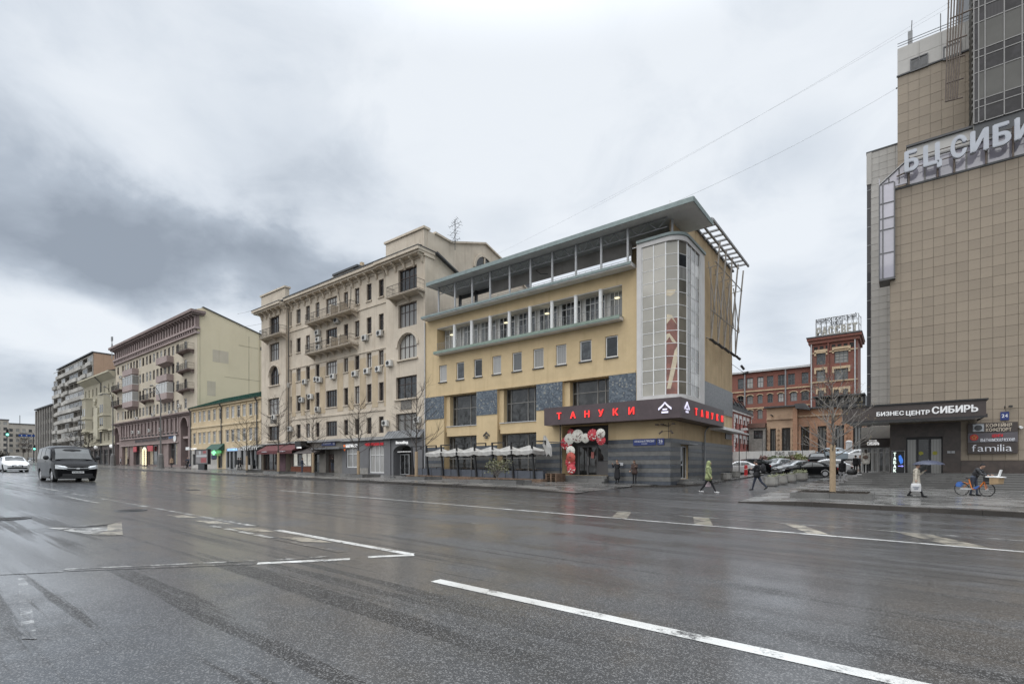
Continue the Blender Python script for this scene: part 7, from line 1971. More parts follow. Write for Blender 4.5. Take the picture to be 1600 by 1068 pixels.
M_TRIM = mat('black_plastic_trim', (0.018, 0.018, 0.019), 0.6, 0.1)
G_CAR = glass('car_glass', (0.02, 0.024, 0.025), None, rough=0.02, ior=1.6)
M_LAMPON = mat('lit_headlight', (0.9, 0.9, 0.85), 0.2, 0, emit=(1.0, 0.86, 0.62), es=2.6)
M_LAMPOFF = mat('headlight_glass', (0.55, 0.57, 0.58), 0.12, 0.1, 8, spec=0.9)
M_TAIL = mat('red_tail_light', (0.30, 0.012, 0.015), 0.2, 0.1)
M_PLATE = mat('white_number_plate', (0.66, 0.66, 0.65), 0.5, 0.05)
M_PLATET = mat('number_plate_print', (0.04, 0.04, 0.04), 0.5, 0)
M_CHROME = mat('chrome_strip', (0.6, 0.6, 0.6), 0.15, 0, metal=0.9)
def lerp_curve(pts, x):
    if x <= pts[0][0]: return pts[0][1]
    for (a, va), (b, vb) in zip(pts[:-1], pts[1:]):
        if x <= b:
            t = (x - a) / (b - a); t = t * t * (3 - 2 * t) * .35 + t * .65
            return va + (vb - va) * t
    return pts[-1][1]
SPEC = {
    'sedan': dict(L=4.75, W=1.82, wheel=0.33, wx=(0.92, 3.68), gc=0.17, belt=[(0, .60), (.25, .72), (1.2, .90), (2.2, .95), (4.0, 1.0), (4.6, .99), (4.75, .82)],
                  roof=[(1.05, .93), (1.95, 1.36), (2.5, 1.46), (3.2, 1.44), (4.25, 1.04)], wid=[(0, .60), (.12, .80), (.35, .93), (1.0, .98), (2.4, 1.0), (4.0, .98), (4.6, .88), (4.75, .74)],
                  gl=[(1.28, 2.05), (3.35, 4.1)]),
    'suv': dict(L=4.6, W=1.88, wheel=0.37, wx=(0.9, 3.6), gc=0.22, belt=[(0, .72), (.2, .86), (1.1, 1.05), (2.2, 1.10), (4.2, 1.14), (4.6, .95)],
                roof=[(1.0, 1.07), (1.75, 1.55), (2.4, 1.68), (3.6, 1.64), (4.35, 1.15)], wid=[(0, .62), (.12, .82), (.35, .94), (1.0, .98), (2.4, 1.0), (4.0, .98), (4.6, .84)],
                gl=[(1.15, 1.85), (3.75, 4.25)]),
    'van': dict(L=5.0, W=2.02, wheel=0.36, wx=(0.98, 3.95), gc=0.20, belt=[(0, .82), (.18, .98), (.75, 1.16), (1.3, 1.25), (2.5, 1.26), (4.9, 1.26), (5.0, 1.20)],
                roof=[(.80, 1.20), (1.34, 1.84), (1.62, 1.98), (2.4, 2.06), (3.4, 2.08), (4.85, 2.03), (4.99, 1.25)], wid=[(0, .62), (.10, .84), (.3, .94), (.9, .99), (2.4, 1.0), (4.6, .98), (5.0, .92)],
                gl=[(.84, 1.40), (4.86, 4.97)]),
}
def vehicle(name, label, cat, kind, loc, heading, paint, rim=None, lights=False, group=None, plate=None, scale=1.0):
    """built nose towards -x in its own space, then turned; loc is the point under its middle"""
    s = SPEC[kind]; L, W = s['L'], s['W']; rim = rim or M_RIM
    t = thing(name, label, cat, loc, heading, group)
    t.scale = (scale,) * 3
    belt = lambda x: lerp_curve(s['belt'], x); roof = lambda x: max(belt(x) + .002, lerp_curve(s['roof'], x)) if s['roof'][0][0] <= x <= s['roof'][-1][0] else belt(x) + .002
    hw = lambda x: lerp_curve(s['wid'], x) * W / 2
    R = s['wheel'] + .06
    xs = set([0, L, .04, .08, .12, .22]); x = 0
    while x < L: xs.add(round(x, 3)); x += .16
    for w in s['wx']:
        for k in range(-6, 7): xs.add(round(w + R * math.sin(math.pi * k / 12), 3))
    xs = sorted(xs)
    def sill(x):
        z = s['gc'] + (0.10 * max(0, 1 - x / .4) + 0.12 * max(0, 1 - (L - x) / .4))
        for w in s['wx']:
            d = abs(x - w)
            if d < R: z = max(z, s['wheel'] + math.sqrt(max(0, R * R - d * d)))
        return z
    def half(x, z):                              # half width of the surface at height z
        b, r = belt(x), roof(x); w = hw(x)
        if z <= b:
            u = (z - s['gc']) / max(.05, b - s['gc']); return w * (0.93 + .07 * math.sin(min(1, max(0, u)) * math.pi * .62))
        u = (z - b) / max(.02, r - b); return w * (0.985 - (.11 if kind == 'van' else .20) * u - (.07 if kind == 'van' else .10) * u ** 6)
    mb = MB(); ring = []
    for x in xs:
        z0 = sill(x); b = belt(x); r = roof(x); cab = r - b > .02
        pr = []
        for u in (0, .12, .5, .85, 1.0):
            z = z0 + (b - z0) * u; pr.append((half(x, z), z))
        if cab:
            for u in (.3, .65, .9): z = b + (r - b) * u; pr.append((half(x, z), z))
            pr.append((half(x, r) * .80, r + .0)); pr.append((half(x, r) * .4, r + .03)); pr.append((0, r + .04))
        else:
            w = hw(x)
            for q, dz in ((.93, .012), (.86, .022), (.75, .03), (.55, .04), (.3, .05), (0, .055)): pr.append((w * q, b + dz))
        ring.append([(x - L / 2, -p[0], p[1]) for p in pr] + [(x - L / 2, p[0], p[1]) for p in pr[-2::-1]])
    n = len(ring[0])
    for rg in ring: mb.v += rg
    for i in range(len(ring) - 1):
        for k in range(n - 1):
            mb.f.append((i * n + k, i * n + k + 1, (i + 1) * n + k + 1, (i + 1) * n + k))
    mb.f.append(tuple(range(n))[::-1]); mb.f.append(tuple((len(ring) - 1) * n + k for k in range(n)))
    fp = MB().box(-L / 2 + .25, L / 2 - .25, -W / 2 * .86, W / 2 * .86, s['gc'] - .02, s['gc'] + .12)
    body = lp(t, 'body', mb, paint, True)
    lp(t, 'underside', fp, M_TRIM)
    def side_pane(pts, sg):
        g = MB(); A_, B_, C_, D_ = pts; N = 6
        for i in range(N + 1):
            for j in range(4):
                u, v = i / N, j / 3
                x = (A_[0] * (1 - u) + B_[0] * u) * (1 - v) + (D_[0] * (1 - u) + C_[0] * u) * v; z = (A_[1] * (1 - u) + B_[1] * u) * (1 - v) + (D_[1] * (1 - u) + C_[1] * u) * v
                z = min(z, roof(x) - .03); g.v.append((x - L / 2, sg * (half(x, z) + .014), z))
        for i in range(N):
            for j in range(3):
                q = (i * 4 + j, (i + 1) * 4 + j, (i + 1) * 4 + j + 1, i * 4 + j + 1); g.f.append(q if sg < 0 else q[::-1])
        return g
    a0, a1 = s['gl'][0]; r0, r1 = s['gl'][1]
    bt = lambda x: belt(x) + .05; tp = lambda x: roof(x) - (roof(x) - belt(x)) * .13 - .02
    mid = [a1 + (r0 - a1) * f for f in ((0.0, .42, .46, .97) if kind != 'van' else (0.0, .30, .33, .62, .65, 1.1))]
    for sg in (-1, 1):
        lead = a0 + (a1 - a0) * .42
        lp(t, 'side_window', side_pane([(lead, bt(lead)), (mid[1], bt(mid[1])), (mid[1], tp(mid[1])), (a1 + .12, tp(a1 + .12))], sg), G_CAR)
        if kind == 'van':
            lp(t, 'side_window', side_pane([(mid[2], bt(mid[2])), (mid[3], bt(mid[3])), (mid[3], tp(mid[3])), (mid[2], tp(mid[2]))], sg), G_CAR)
            lp(t, 'side_window', side_pane([(mid[4], bt(mid[4])), (4.75, bt(4.7)), (4.65, tp(4.6)), (mid[4], tp(mid[4]))], sg), G_CAR)
        else:
            tail = r0 + (r1 - r0) * .35
            lp(t, 'side_window', side_pane([(mid[2], bt(mid[2])), (tail, bt(tail)), (r0 - .02, tp(r0)), (mid[2], tp(mid[2]))], sg), G_CAR)
        lp(t, 'door_handle', MB().box(mid[1] - .25 - L / 2, mid[1] - .05 - L / 2, sg * (half(mid[1], belt(mid[1]) - .1) + .01) - .015, sg * (half(mid[1], belt(mid[1]) - .1) + .01) + .015, belt(mid[1]) - .13, belt(mid[1]) - .09), paint)
    def screen(xa, xb, up, name):
        g = MB(); N = 5
        for i in range(N):
            for j in range(2):
                pts = []
                for (ii, jj) in ((i, j), (i + 1, j), (i + 1, j + 1), (i, j + 1)):
                    x = xa + (xb - xa) * jj / 2; r = roof(x); lat = -1 + 2 * ii / N
                    y = lat * half(x, r - .03) * .90
                    z = r + .055 - .02 * abs(lat) - .075 * max(0, abs(lat) - .8)
                    pts.append((x - L / 2 + up * -.008, y, z))
                g.poly(pts if up > 0 else pts[::-1])
        lp(t, name, g, G_CAR, True)
    screen(a0 + .02, a1 - .02, 1, 'windscreen'); screen(r1 - .03, r0 + .02, -1, 'rear_window')
    wm = MB().lathe([(s['wheel'] * .62, -.10), (s['wheel'] * .97, -.11), (s['wheel'], -.06), (s['wheel'], .06), (s['wheel'] * .97, .11), (s['wheel'] * .62, .10)], 22, axis='y').mesh('wheel', M_TYRE, True)
    rm = MB().lathe([(s['wheel'] * .64, -.105), (s['wheel'] * .58, -.09), (.04, -.075)], 16, axis='y').lathe([(.04, .075), (s['wheel'] * .58, .09), (s['wheel'] * .64, .105)], 16, axis='y')
    for k in range(5):
        a = 2 * math.pi * k / 5
        for sg in (-1, 1): rm.tube((0, sg * .085, 0), (s['wheel'] * .6 * math.cos(a), sg * .09, s['wheel'] * .6 * math.sin(a)), .03, .025, 4)
    rm = rm.mesh('rim', rim)
    for wx_ in s['wx']:
        for sg in (-1, 1):
            o = add('wheel', wm, t, (wx_ - L / 2, sg * (hw(wx_) * .965 - .13), s['wheel'])); add('rim', rm, o)
    zb_ = belt(.05); w0 = hw(.06)
    def nose(y0, y1, z0, z1, d=.02, zt=None):
        g = MB(); N, M_ = 8, 3
        for i in range(N + 1):
            for j in range(M_ + 1):
                y = y0 + (y1 - y0) * i / N; z = z0 + (z1 - z0) * j / M_ + (zt or 0) * (abs(y) - min(abs(y0), abs(y1))) * (.4 + .6 * j / M_)
                xx = 0.0                     # walk back along the nose until the body is as wide and as tall as the point
                while half(xx, min(z, belt(xx))) < abs(y) and xx < .9: xx += .005
                while belt(xx) + .01 < z and xx < 1.2: xx += .005
                g.v.append((xx - d - L / 2, y, z))
        for i in range(N):
            for j in range(M_): g.f.append((i * 4 + j, i * 4 + j + 1, (i + 1) * 4 + j + 1, (i + 1) * 4 + j))
        return g
    lo = M_LAMPON if lights else M_LAMPOFF
    if kind == 'van':
        hl = [(.46, .93, .70, .86)]
        gr = (-.50, .50, .66, .80)
    else:
        hl = [(.36, .82, .58 if kind == 'sedan' else .74, .69 if kind == 'sedan' else .88)]
        gr = (-.36, .36, .46 if kind == 'sedan' else .58, .68 if kind == 'sedan' else .84)
    lp(t, 'grille', nose(*gr), M_TRIM)
    for k in range(3):
        z = gr[2] + (gr[3] - gr[2]) * (k + .5) / 3; lp(t, 'grille_bar', nose(gr[0], gr[1], z - .012, z + .012, .035), M_CHROME if k == 2 else M_DGREY)
    lp(t, 'badge', nose(-.07, .07, gr[3] - .09, gr[3] + .0, .05), M_CHROME); lp(t, 'chrome_wing', nose(-.46, .46, gr[3] - .03, gr[3] + .01, .04, .08), M_CHROME)
    for (y0, y1, z0, z1) in hl:
        for sg in (-1, 1):
            a, b = (y0, y1) if sg > 0 else (-y1, -y0)
            lp(t, 'headlight', nose(a, b, z0, z1, .025, .22 if kind == 'van' else .12), M_LAMPOFF)
            if lights: lp(t, 'lamp', MB().ball(((.14 if kind != 'van' else .2) - L / 2, sg * (y0 + .18), (z0 + z1) / 2), .08, .12, .07, 8, 6), M_LAMPON)
    lp(t, 'air_intake', nose(-.66, .66, s['gc'] + .12, s['gc'] + .26, .03), M_TRIM)
    lp(t, 'bumper', nose(-W / 2 * .84, W / 2 * .84, s['gc'] + .02, s['gc'] + .11, .035), M_TRIM if kind != 'sedan' else paint)
    pz = s['gc'] + .34
    np_ = lp(t, 'number_plate', MB().box(-L / 2 - .05, -L / 2 - .03, -.26, .26, pz - .055, pz + .055), M_PLATE)
    if plate:
        tx = text_mb(plate, .06, width=.42, bold=.01, ext=.006); xf(tx, (0, 0, 0), -math.pi / 2); xf(tx, (-L / 2 - .054, .21, pz - .03))
        sub(np_, 'plate_print', tx, M_PLATET)
    for sg in (-1, 1):
        zt = belt(L - .12); yy = hw(L - .1) * .82
        lp(t, 'tail_light', MB().box(L / 2 - .12, L / 2 - .005, sg * yy - .2, sg * yy + .1 * (1 if sg > 0 else 1), zt - .22, zt - .07), M_TAIL)
        xm = a0 + .35; lp(t, 'mirror', MB().ball((xm - L / 2, sg * (half(xm, belt(xm)) + .15), belt(xm) + .13), .06, .13, .085 if kind != 'van' else .13, 8, 6).box(xm - .03 - L / 2, xm + .03 - L / 2, sg * half(xm, belt(xm)) - .02, sg * (half(xm, belt(xm)) + .12), belt(xm) + .05, belt(xm) + .09), paint if kind != 'van' else M_TRIM, True)
        lp(t, 'sill_trim', MB().box(s['wx'][0] + R - L / 2, s['wx'][1] - R - L / 2, sg * (W / 2 * .945) - .02, sg * (W / 2 * .945) + .02, s['gc'], s['gc'] + .09), M_TRIM)
    return t
PI = math.pi
vx, vy, vz = ground(103, 752, True)
vehicle('passenger_van', 'black passenger van driving towards the junction with its headlights off', 'van', 'van', (vx - 1.6, vy + .35, gz(vx, vy)), PI, M_CBLACK, M_RIM, False, None, 'К 084 МУ 797', 1.04)
cx_, cy_, cz_ = ground(26, 737, True)
vehicle('saloon_car', 'white saloon with lit headlights following the black van', 'car', 'sedan', (cx_ - 2.0, cy_, gz(cx_, cy_)), PI, M_CWHITE, M_RIMD, True, 'cars on the road', 'Т 512 ОР 77', 1.07)
vehicle('saloon_car', 'pale blue car half cut off behind the white saloon', 'car', 'sedan', (cx_ - 13, cy_ - 1.4, gz(cx_, cy_) + .15), PI, M_CBLUE, M_RIM, False, 'cars on the road')
for i, (px, py, m, lab) in enumerate(((56, 719, M_CGREY, 'dark far car in the queue beside the green traffic light'), (47, 718.5, M_CSILV, 'silver far car in the queue under the blue direction sign'), (30, 717.5, M_CBLACK, 'black far car waiting in front of the dark hedge'))):
    x, y, z = ground(px, py); vehicle('far_car', lab, 'car', 'suv', (x, y, gz(x, y)), PI, m, None, False, 'cars queuing far down the street')
def park(px, Y, heading, kind, m, label, dz=None, rim=None, name='parked_car'):
    x = X(px, Y); z = (yard_z(x, Y) - .05) if dz is None else dz
    return vehicle(name, label, 'car', kind, (x, Y, z), heading, m, rim, False, 'cars in the car park')
park(1265, 57.0, 0.10, 'sedan', M_CBLACK, 'black saloon parked side-on behind the concrete planters')
park(1290, 61.0, 0.10, 'suv', M_CWHITE, 'white hatchback parked right behind the black saloon')
park(1243, 64.5, 0.75, 'sedan', M_CSILV, 'silver car whose bonnet shows left of the black saloon')
park(1214, 67.0, 1.15, 'suv', M_CSILV, 'silver off-roader facing out, in the middle of the car park')
park(1190, 66.0, 0.7, 'sedan', M_CGREY, 'grey car low behind the man with the backpack')
park(1168, 62.5, 0.6, 'suv', M_CBLACK, 'black off-roader beside the red hydrant post')
park(1152, 58.5, 0.35, 'sedan', M_CWHITE, 'white car whose bonnet sticks out from the restaurant corner')
park(1277, 66.3, -1.45, 'suv', M_CBLACK, 'black off-roader on the ramp right of the hedge, seen from behind', ramp_z(X(1277, 66.3), 66.3) + .05)
park(1297, 70.5, -1.0, 'suv', M_CBLUE, 'pale blue car on the ramp behind the wrapped tree trunk', ramp_z(X(1297, 70.5), 70.5) + .05)
park(1340, 79.0, 0.05, 'sedan', M_CWHITE, 'white saloon parked on the upper terrace before the short hoarding', TZ_)
# people
M_SKIN = mat('skin', (0.42, 0.26, 0.19), 0.6, 0.08, 8)
M_HAIRD = mat('dark_hair', (0.022, 0.015, 0.012), 0.6, 0.2, 20)
M_HAIRB = mat('brown_hair', (0.07, 0.042, 0.026), 0.6, 0.2, 20)
M_EYE = mat('eye_dark', (0.02, 0.015, 0.012), 0.3, 0)
M_LIP = mat('lips', (0.30, 0.12, 0.10), 0.5, 0)
def cloth(name, c, v=0.18): return mat(name, c, 0.88, v, 9.0, 0, 0.25, 40)
K_BLACK = cloth('black_cloth', (0.013, 0.013, 0.015)); K_NAVY = cloth('dark_blue_cloth', (0.022, 0.028, 0.045)); K_GREEN = cloth('olive_green_jacket', (0.235, 0.265, 0.125))
K_CREAM = cloth('cream_coat', (0.42, 0.38, 0.315)); K_BROWN = cloth('dark_brown_jacket', (0.055, 0.034, 0.028)); K_GREY = cloth('grey_cloth', (0.14, 0.14, 0.145)); K_LGREY = cloth('light_grey_cloth', (0.33, 0.33, 0.34))
K_WSHOE = cloth('white_shoes', (0.58, 0.57, 0.56)); K_DENIM = cloth('dark_denim', (0.05, 0.06, 0.085)); K_TAN = cloth('tan_jacket', (0.30, 0.21, 0.14)); K_WHITE = cloth('white_jacket', (0.55, 0.52, 0.47)); K_BLUEJ = cloth('blue_jeans', (0.10, 0.13, 0.20))
def person(label, loc, heading, H=1.72, top=K_BLACK, legs=K_BLACK, shoes=K_BLACK, hair=M_HAIRD, coat=0.0, hood=False, hip=(0.0, 0.0), knee=(0.0, 0.0), lean=0.0, headp=0.0, headyaw=0.0,
           arm=((0.05, 0.0, 0.15), (0.05, 0.0, 0.15)), bulk=1.0, long_hair=False, hat=None, group='people on the pavements', lift=None):
    """arm: (swing forward, out to the side, elbow bend) for left and right, in radians; x is forward, y is left"""
    k = H / 1.72
    V = Vector
    hips = V((0, 0, .90))
    seg = []            # (a, b, ra, rb, tag)
    def add_seg(a, b, ra, rb, tg): seg.append((V(a) * k, V(b) * k, ra * k, rb * k, tg))
    rot = lambda v, a: V((v.x * math.cos(a) + v.z * math.sin(a), v.y, -v.x * math.sin(a) + v.z * math.cos(a)))   # pitch forward
    feet = []
    hz_ = .90
    for i, sg in enumerate((1, -1)):
        h = V((0, .095 * sg, .88)); d = V((math.sin(hip[i]), 0, -math.cos(hip[i]))); kn = h + d * .43
        a2 = hip[i] - knee[i]; an = kn + V((math.sin(a2), 0, -math.cos(a2))) * .41
        feet.append((h, kn, an, a2))
    low = min(f[2].z for f in feet); dz = .075 - low
    if lift is not None: dz = lift
    pel = V((0, 0, .92 + dz))
    for i, (h, kn, an, a2) in enumerate(feet):
        h, kn, an = h + V((0, 0, dz)), kn + V((0, 0, dz)), an + V((0, 0, dz))
        add_seg(h, kn, .085 * bulk, .062, 'legs'); add_seg(kn, an, .062, .043, 'legs')
        pit = max(-.2, min(.9, -(a2) * .9)) if an.z > .12 else 0.0
        fd = V((math.cos(pit), 0, -math.sin(pit)))
        add_seg(an + V((-.03, 0, -.03)), an + fd * .09 + V((0, 0, -.04)), .045, .042, 'shoes'); add_seg(an + fd * .09 + V((0, 0, -.042)), an + fd * .17 + V((0, 0, -.048)), .042, .030, 'shoes')
    up = lambda v: pel + rot(V(v), lean)
    add_seg(pel + V((0, .07, -.02)), pel + V((0, -.07, -.02)), .115 * bulk, .115 * bulk, 'top' if coat or hood else 'legs')
    add_seg(up((0, 0, .08)), up((0.01, 0, .27)), .125 * bulk, .135 * bulk, 'top'); add_seg(up((0.0, .06, .26)), up((0.0, -.06, .26)), .125 * bulk, .125 * bulk, 'top')
    sh = {1: up((-.01, .175 * (1 + (bulk - 1) * .5), .47)), -1: up((-.01, -.175 * (1 + (bulk - 1) * .5), .47))}
    add_seg(up((0, .05, .40)), up((0, -.05, .40)), .125 * bulk, .125 * bulk, 'top')
    add_seg(sh[1], sh[-1], .072 * bulk, .072 * bulk, 'top')
    if coat:
        c0 = pel + V((0, 0, .06)); nn = 5
        for sy in (-.075, .075):
            add_seg(c0 + V((0, sy, 0)), pel + V((.01 + .06 * (hip[0] if sy > 0 else hip[1]), sy * 1.3, .02 - coat)), .118 * bulk, (.125 + .045 * coat) * bulk, 'top')
        add_seg(c0, pel + V((.0, 0, .02 - coat)), .12 * bulk, (.14 + .03 * coat) * bulk, 'top')
    nk = up((.015, 0, .53)); hd = nk + rot(V((math.sin(headp) * .12 + .015, 0, math.cos(headp) * .155)), lean * .6)
    add_seg(nk - V((0, 0, .03)), nk + (hd - nk) * .5, .056, .052, 'top' if hood else 'skin')
    fdir = rot(V((math.cos(headyaw), math.sin(headyaw), 0)), lean * .5 + headp); sdir = V((-math.sin(headyaw), math.cos(headyaw), 0)); udir = fdir.cross(sdir) * 1.0
    if udir.z < 0: udir = -udir
    hs_ = .082
    add_seg(hd + udir * .035 - fdir * .012, hd + udir * .03 + fdir * .012, .092, .088, 'head'); add_seg(hd - udir * .03 + fdir * .015, hd - udir * .07 + fdir * .035, .074, .052, 'face')
    add_seg(hd + fdir * .088 - udir * .005, hd + fdir * .108 - udir * .035, .012, .017, 'face')
    for sg in (1, -1): add_seg(hd + sdir * .088 * sg - udir * .015, hd + sdir * .092 * sg + udir * .015, .014, .018, 'face')
    add_seg(hd + udir * .055 - fdir * .03, hd + udir * .06 - fdir * .012, .096, .094, 'hair')
    if long_hair: add_seg(hd - fdir * .055, nk - fdir * .05 - udir * .09, .085, .07, 'hair')
    if hood:
        add_seg(hd + udir * .05 - fdir * .035, hd - udir * .06 - fdir * .03, .118, .118, 'top'); add_seg(hd - udir * .09 - fdir * .04, nk - fdir * .05, .12, .11, 'top')
    hands = []
    for i, sg in enumerate((1, -1)):
        sw, out, el = arm[i]
        a = sw + lean; d = V((math.sin(sw) * math.cos(out), sg * math.sin(out), -math.cos(sw) * math.cos(out)))
        s0 = sh[sg]; e = s0 + d * .285
        d2 = V((math.sin(sw + el) * math.cos(out * (1 - el / 2.2)), sg * math.sin(out * (1 - el / 1.4)), -math.cos(sw + el) * math.cos(out * .5))).normalized(); w = e + d2 * .245
        add_seg(s0, e, .062 * bulk, .05 * bulk, 'top'); add_seg(e, w, .05 * bulk, .038 * bulk, 'top')
        add_seg(w - d2 * .005, w + d2 * .085, .034, .036, 'skin')
        hands.append((w + d2 * .085, d2, sg))
    mb = MB()
    for a, b, ra, rb, tg in seg:
        d = (b - a); ln = d.length; d = d.normalized() if ln > 1e-6 else V((0, 0, 1))
        pts = []; rr = []
        for j in range(3): t = math.pi / 2 * j / 3; pts.append(a - d * ra * math.cos(t)); rr.append(max(.002, ra * math.sin(t)))
        pts.append(a); rr.append(ra); pts.append(b); rr.append(rb)
        for j in (2, 1, 0): t = math.pi / 2 * j / 3; pts.append(b + d * rb * math.cos(t)); rr.append(max(.002, rb * math.sin(t)))
        mb.path(pts, rr, 9)
    me = mb.mesh('person_raw'); ob = bpy.data.objects.new('person_raw', me); COL.objects.link(ob)
    md = ob.modifiers.new('r', 'REMESH'); md.mode = 'VOXEL'; md.voxel_size = .017 * k; md.use_smooth_shade = True
    sm = ob.modifiers.new('s', 'SMOOTH'); sm.factor = .5; sm.iterations = 3
    dg = bpy.context.evaluated_depsgraph_get(); body = bpy.data.meshes.new_from_object(ob.evaluated_get(dg))
    bpy.data.objects.remove(ob); bpy.data.meshes.remove(me)
    nv = len(body.vertices); co = np.empty(nv * 3); body.vertices.foreach_get('co', co); co = co.reshape(-1, 3)
    polys = [tuple(p.vertices) for p in body.polygons]
    pc = np.array([co[list(p)].mean(0) for p in polys]); best = np.full(len(pc), 1e9); who = np.zeros(len(pc), int)
    for i, (a, b, ra, rb, tg) in enumerate(seg):
        a, b = np.array(a), np.array(b); ab = b - a; L2 = max(1e-9, ab @ ab); t = np.clip(((pc - a) @ ab) / L2, 0, 1)
        d = np.linalg.norm(pc - (a + t[:, None] * ab), axis=1) - (ra + (rb - ra) * t)
        m = d < best; best[m] = d[m]; who[m] = i
    tags = [s_[4] for s_ in seg]; order = ['top', 'legs', 'shoes', 'skin', 'hair', 'eye', 'lip']
    mats = [top, legs, shoes, M_SKIN, hat or hair, M_EYE, M_LIP]
    hdn, fd_, ud_ = np.array(hd * k), np.array(fdir), np.array(udir)
    idx = []
    for i, w in enumerate(who):
        tg = tags[w]
        if tg in ('head', 'face'):
            rel = pc[i] - hdn; tg = 'skin' if (rel @ fd_ > .01 * k and rel @ ud_ < .075 * k) or tg == 'face' else 'hair'
            if hood and tg == 'hair': tg = 'top'
        if hood and tg == 'hair': tg = 'top'
        idx.append(order.index(tg))
    vs = [tuple(v) for v in co]; fs = list(polys)
    fb = MB()
    for (p, d, sg) in hands:
        side_ = d.cross(V((0, 0, 1))); side_ = side_.normalized() if side_.length > .1 else V((1, 0, 0)); pal = side_.cross(d).normalized()
        for j, (off, ln) in enumerate(((-.027, .060), (-.009, .070), (.009, .066), (.026, .052))):
            b0 = p + side_ * off - d * .01; b1 = b0 + d * ln * .55 + pal * .006; b2 = b1 + d * ln * .35 - pal * .024 * (1 if pal.z > 0 else -1)
            fb.path([b0 * k, b1 * k, b2 * k], [.0095 * k, .009 * k, .006 * k], 5)
        b0 = p - d * .055 + side_ * .03 * sg; fb.path([b0 * k, (b0 + side_ * .03 * sg + d * .025) * k, (b0 + side_ * .03 * sg + d * .055) * k], [.011 * k, .010 * k, .007 * k], 5)
    fb2 = MB()
    for sg in (1, -1):
        e = (hd + fdir * .094 + sdir * .034 * sg + udir * .012) * k; fb2.ball(tuple(e), .011 * k, n=6, m=4)
    fb3 = MB().ball(tuple((hd + fdir * .088 - udir * .062) * k), .010 * k, .024 * k, .007 * k, 6, 4)
    for extra, mi in ((fb, 3), (fb2, 5), (fb3, 6)):
        o = len(vs); vs += [tuple(v) for v in extra.v]; fs += [tuple(o + q for q in f) for f in extra.f]; idx += [mi] * len(extra.f)
    out = bpy.data.meshes.new('person'); out.from_pydata(vs, [], fs)
    for m in mats: out.materials.append(m)
    out.polygons.foreach_set('material_index', idx); out.polygons.foreach_set('use_smooth', [True] * len(fs)); out.update()
    bpy.data.meshes.remove(body)
    o = add('person', out, None, loc, heading)
    tag(o, label, 'person', group)
    c_, s_ = math.cos(heading), math.sin(heading)
    toW = lambda v: Vector((loc[0] + v.x * k * c_ - v.y * k * s_, loc[1] + v.x * k * s_ + v.y * k * c_, loc[2] + v.z * k))
    o_hands = [toW(h[0]) for h in hands]
    return o, o_hands, toW(hd), toW(up((-.1, 0, .35)))
def spot(px, py): x, y, z = ground(px, py); return (x, y, z)
FACE_CAM = -PI / 2                       # looking towards -y
LEFT, RIGHT = PI, 0.0                    # walking along the street
x, y, z = spot(964, 754.6); p1 = (x, YF - .55, gz(x) + .004)
person('person in a long black coat raising both hands to the face at the striped wall', p1, FACE_CAM, 1.70, K_BLACK, K_BLACK, K_BLACK, M_HAIRB, coat=.55, arm=((.65, .35, 1.9), (.65, .35, 1.9)), headp=.1)
x = spot(993, 755.5)[0]
person('person in dark brown jacket with long hair and flared trousers at the striped wall', (x, YF - .6, gz(x) + .004), FACE_CAM, 1.68, K_BROWN, K_BLACK, K_BLACK, M_HAIRB, coat=.12, arm=((.45, .2, 1.5), (.3, .12, .5)), headp=.45, long_hair=True, bulk=1.12)
gx_, gy_, gz_ = spot(1107, 768)
_, h_g, _, _ = person('person in hooded olive green jacket striding across the side street with a carrier bag', (gx_, gy_, side_z(gx_, gy_) + .004), RIGHT + .15, 1.72, K_GREEN, K_BLACK, K_WSHOE, M_HAIRD, hood=True, hip=(.45, -.42), knee=(.05, .18), arm=((-.2, .12, .25), (.15, .12, .35)), bulk=1.25, coat=.1, headp=.15)
bx_, by_, bz_ = spot(1183, 765)
_, _, _, bk_ = person('person in black with a backpack walking across the wet paving', (bx_, by_, yard_z(bx_, by_) - .02), LEFT - .2, 1.76, K_BLACK, K_NAVY, K_BLACK, M_HAIRD, hip=(.30, -.45), knee=(.05, .35), arm=((.55, .1, 1.3), (.5, .1, 1.4)), headp=.45, bulk=1.15, coat=.08)
ux, uy, uz = spot(1432, 776)
_, h_u, hd_u, _ = person('person in a cream knee-length coat walking under a dark umbrella', (ux, uy, yard_z(ux, uy) + .012), RIGHT + .05, 1.62, K_CREAM, K_BLACK, K_BLACK, M_HAIRB, coat=.42, hip=(.32, -.30), knee=(.02, .22), arm=((.55, .05, 1.75), (-.12, .34, .10)), headp=.2, bulk=1.18)
wx_, wz_ = on_y(1353, 739, 46.0)
_, _, _, wb_ = person('person in a white jacket with brown bag standing at the top of the steps', (wx_, 46.0, PZ + .004), PI * .55, 1.70, K_WHITE, K_BLACK, K_BLACK, M_HAIRD, coat=.2, long_hair=True, arm=((.2, .1, .6), (.1, .1, .3)), bulk=1.15)
kx, ky = X(1316, 50.5), 50.5
person('person in a black hooded jacket and grey trousers walking up past the steps', (kx, ky, yard_z(kx, ky) + .004), PI * .6, 1.70, K_BLACK, K_LGREY, K_WSHOE, M_HAIRD, hood=True, hip=(.25, -.2), knee=(.0, .2), arm=((.1, .1, .3), (-.1, .1, .3)), bulk=1.2, coat=.1)
for px, Y, lab, hh in ((1337, 58, 'person in black standing by the round dark object near the steps', .6), (1344.5, 58.5, 'person in black beside the pavilion, turned away from the road', 1.2)):
    x = X(px, Y); person(lab, (x, Y, yard_z(x, Y) + .3), PI * hh, 1.72, K_BLACK, K_BLACK, K_BLACK, M_HAIRD, arm=((.1, .08, .2), (.1, .08, .2)), coat=.1)
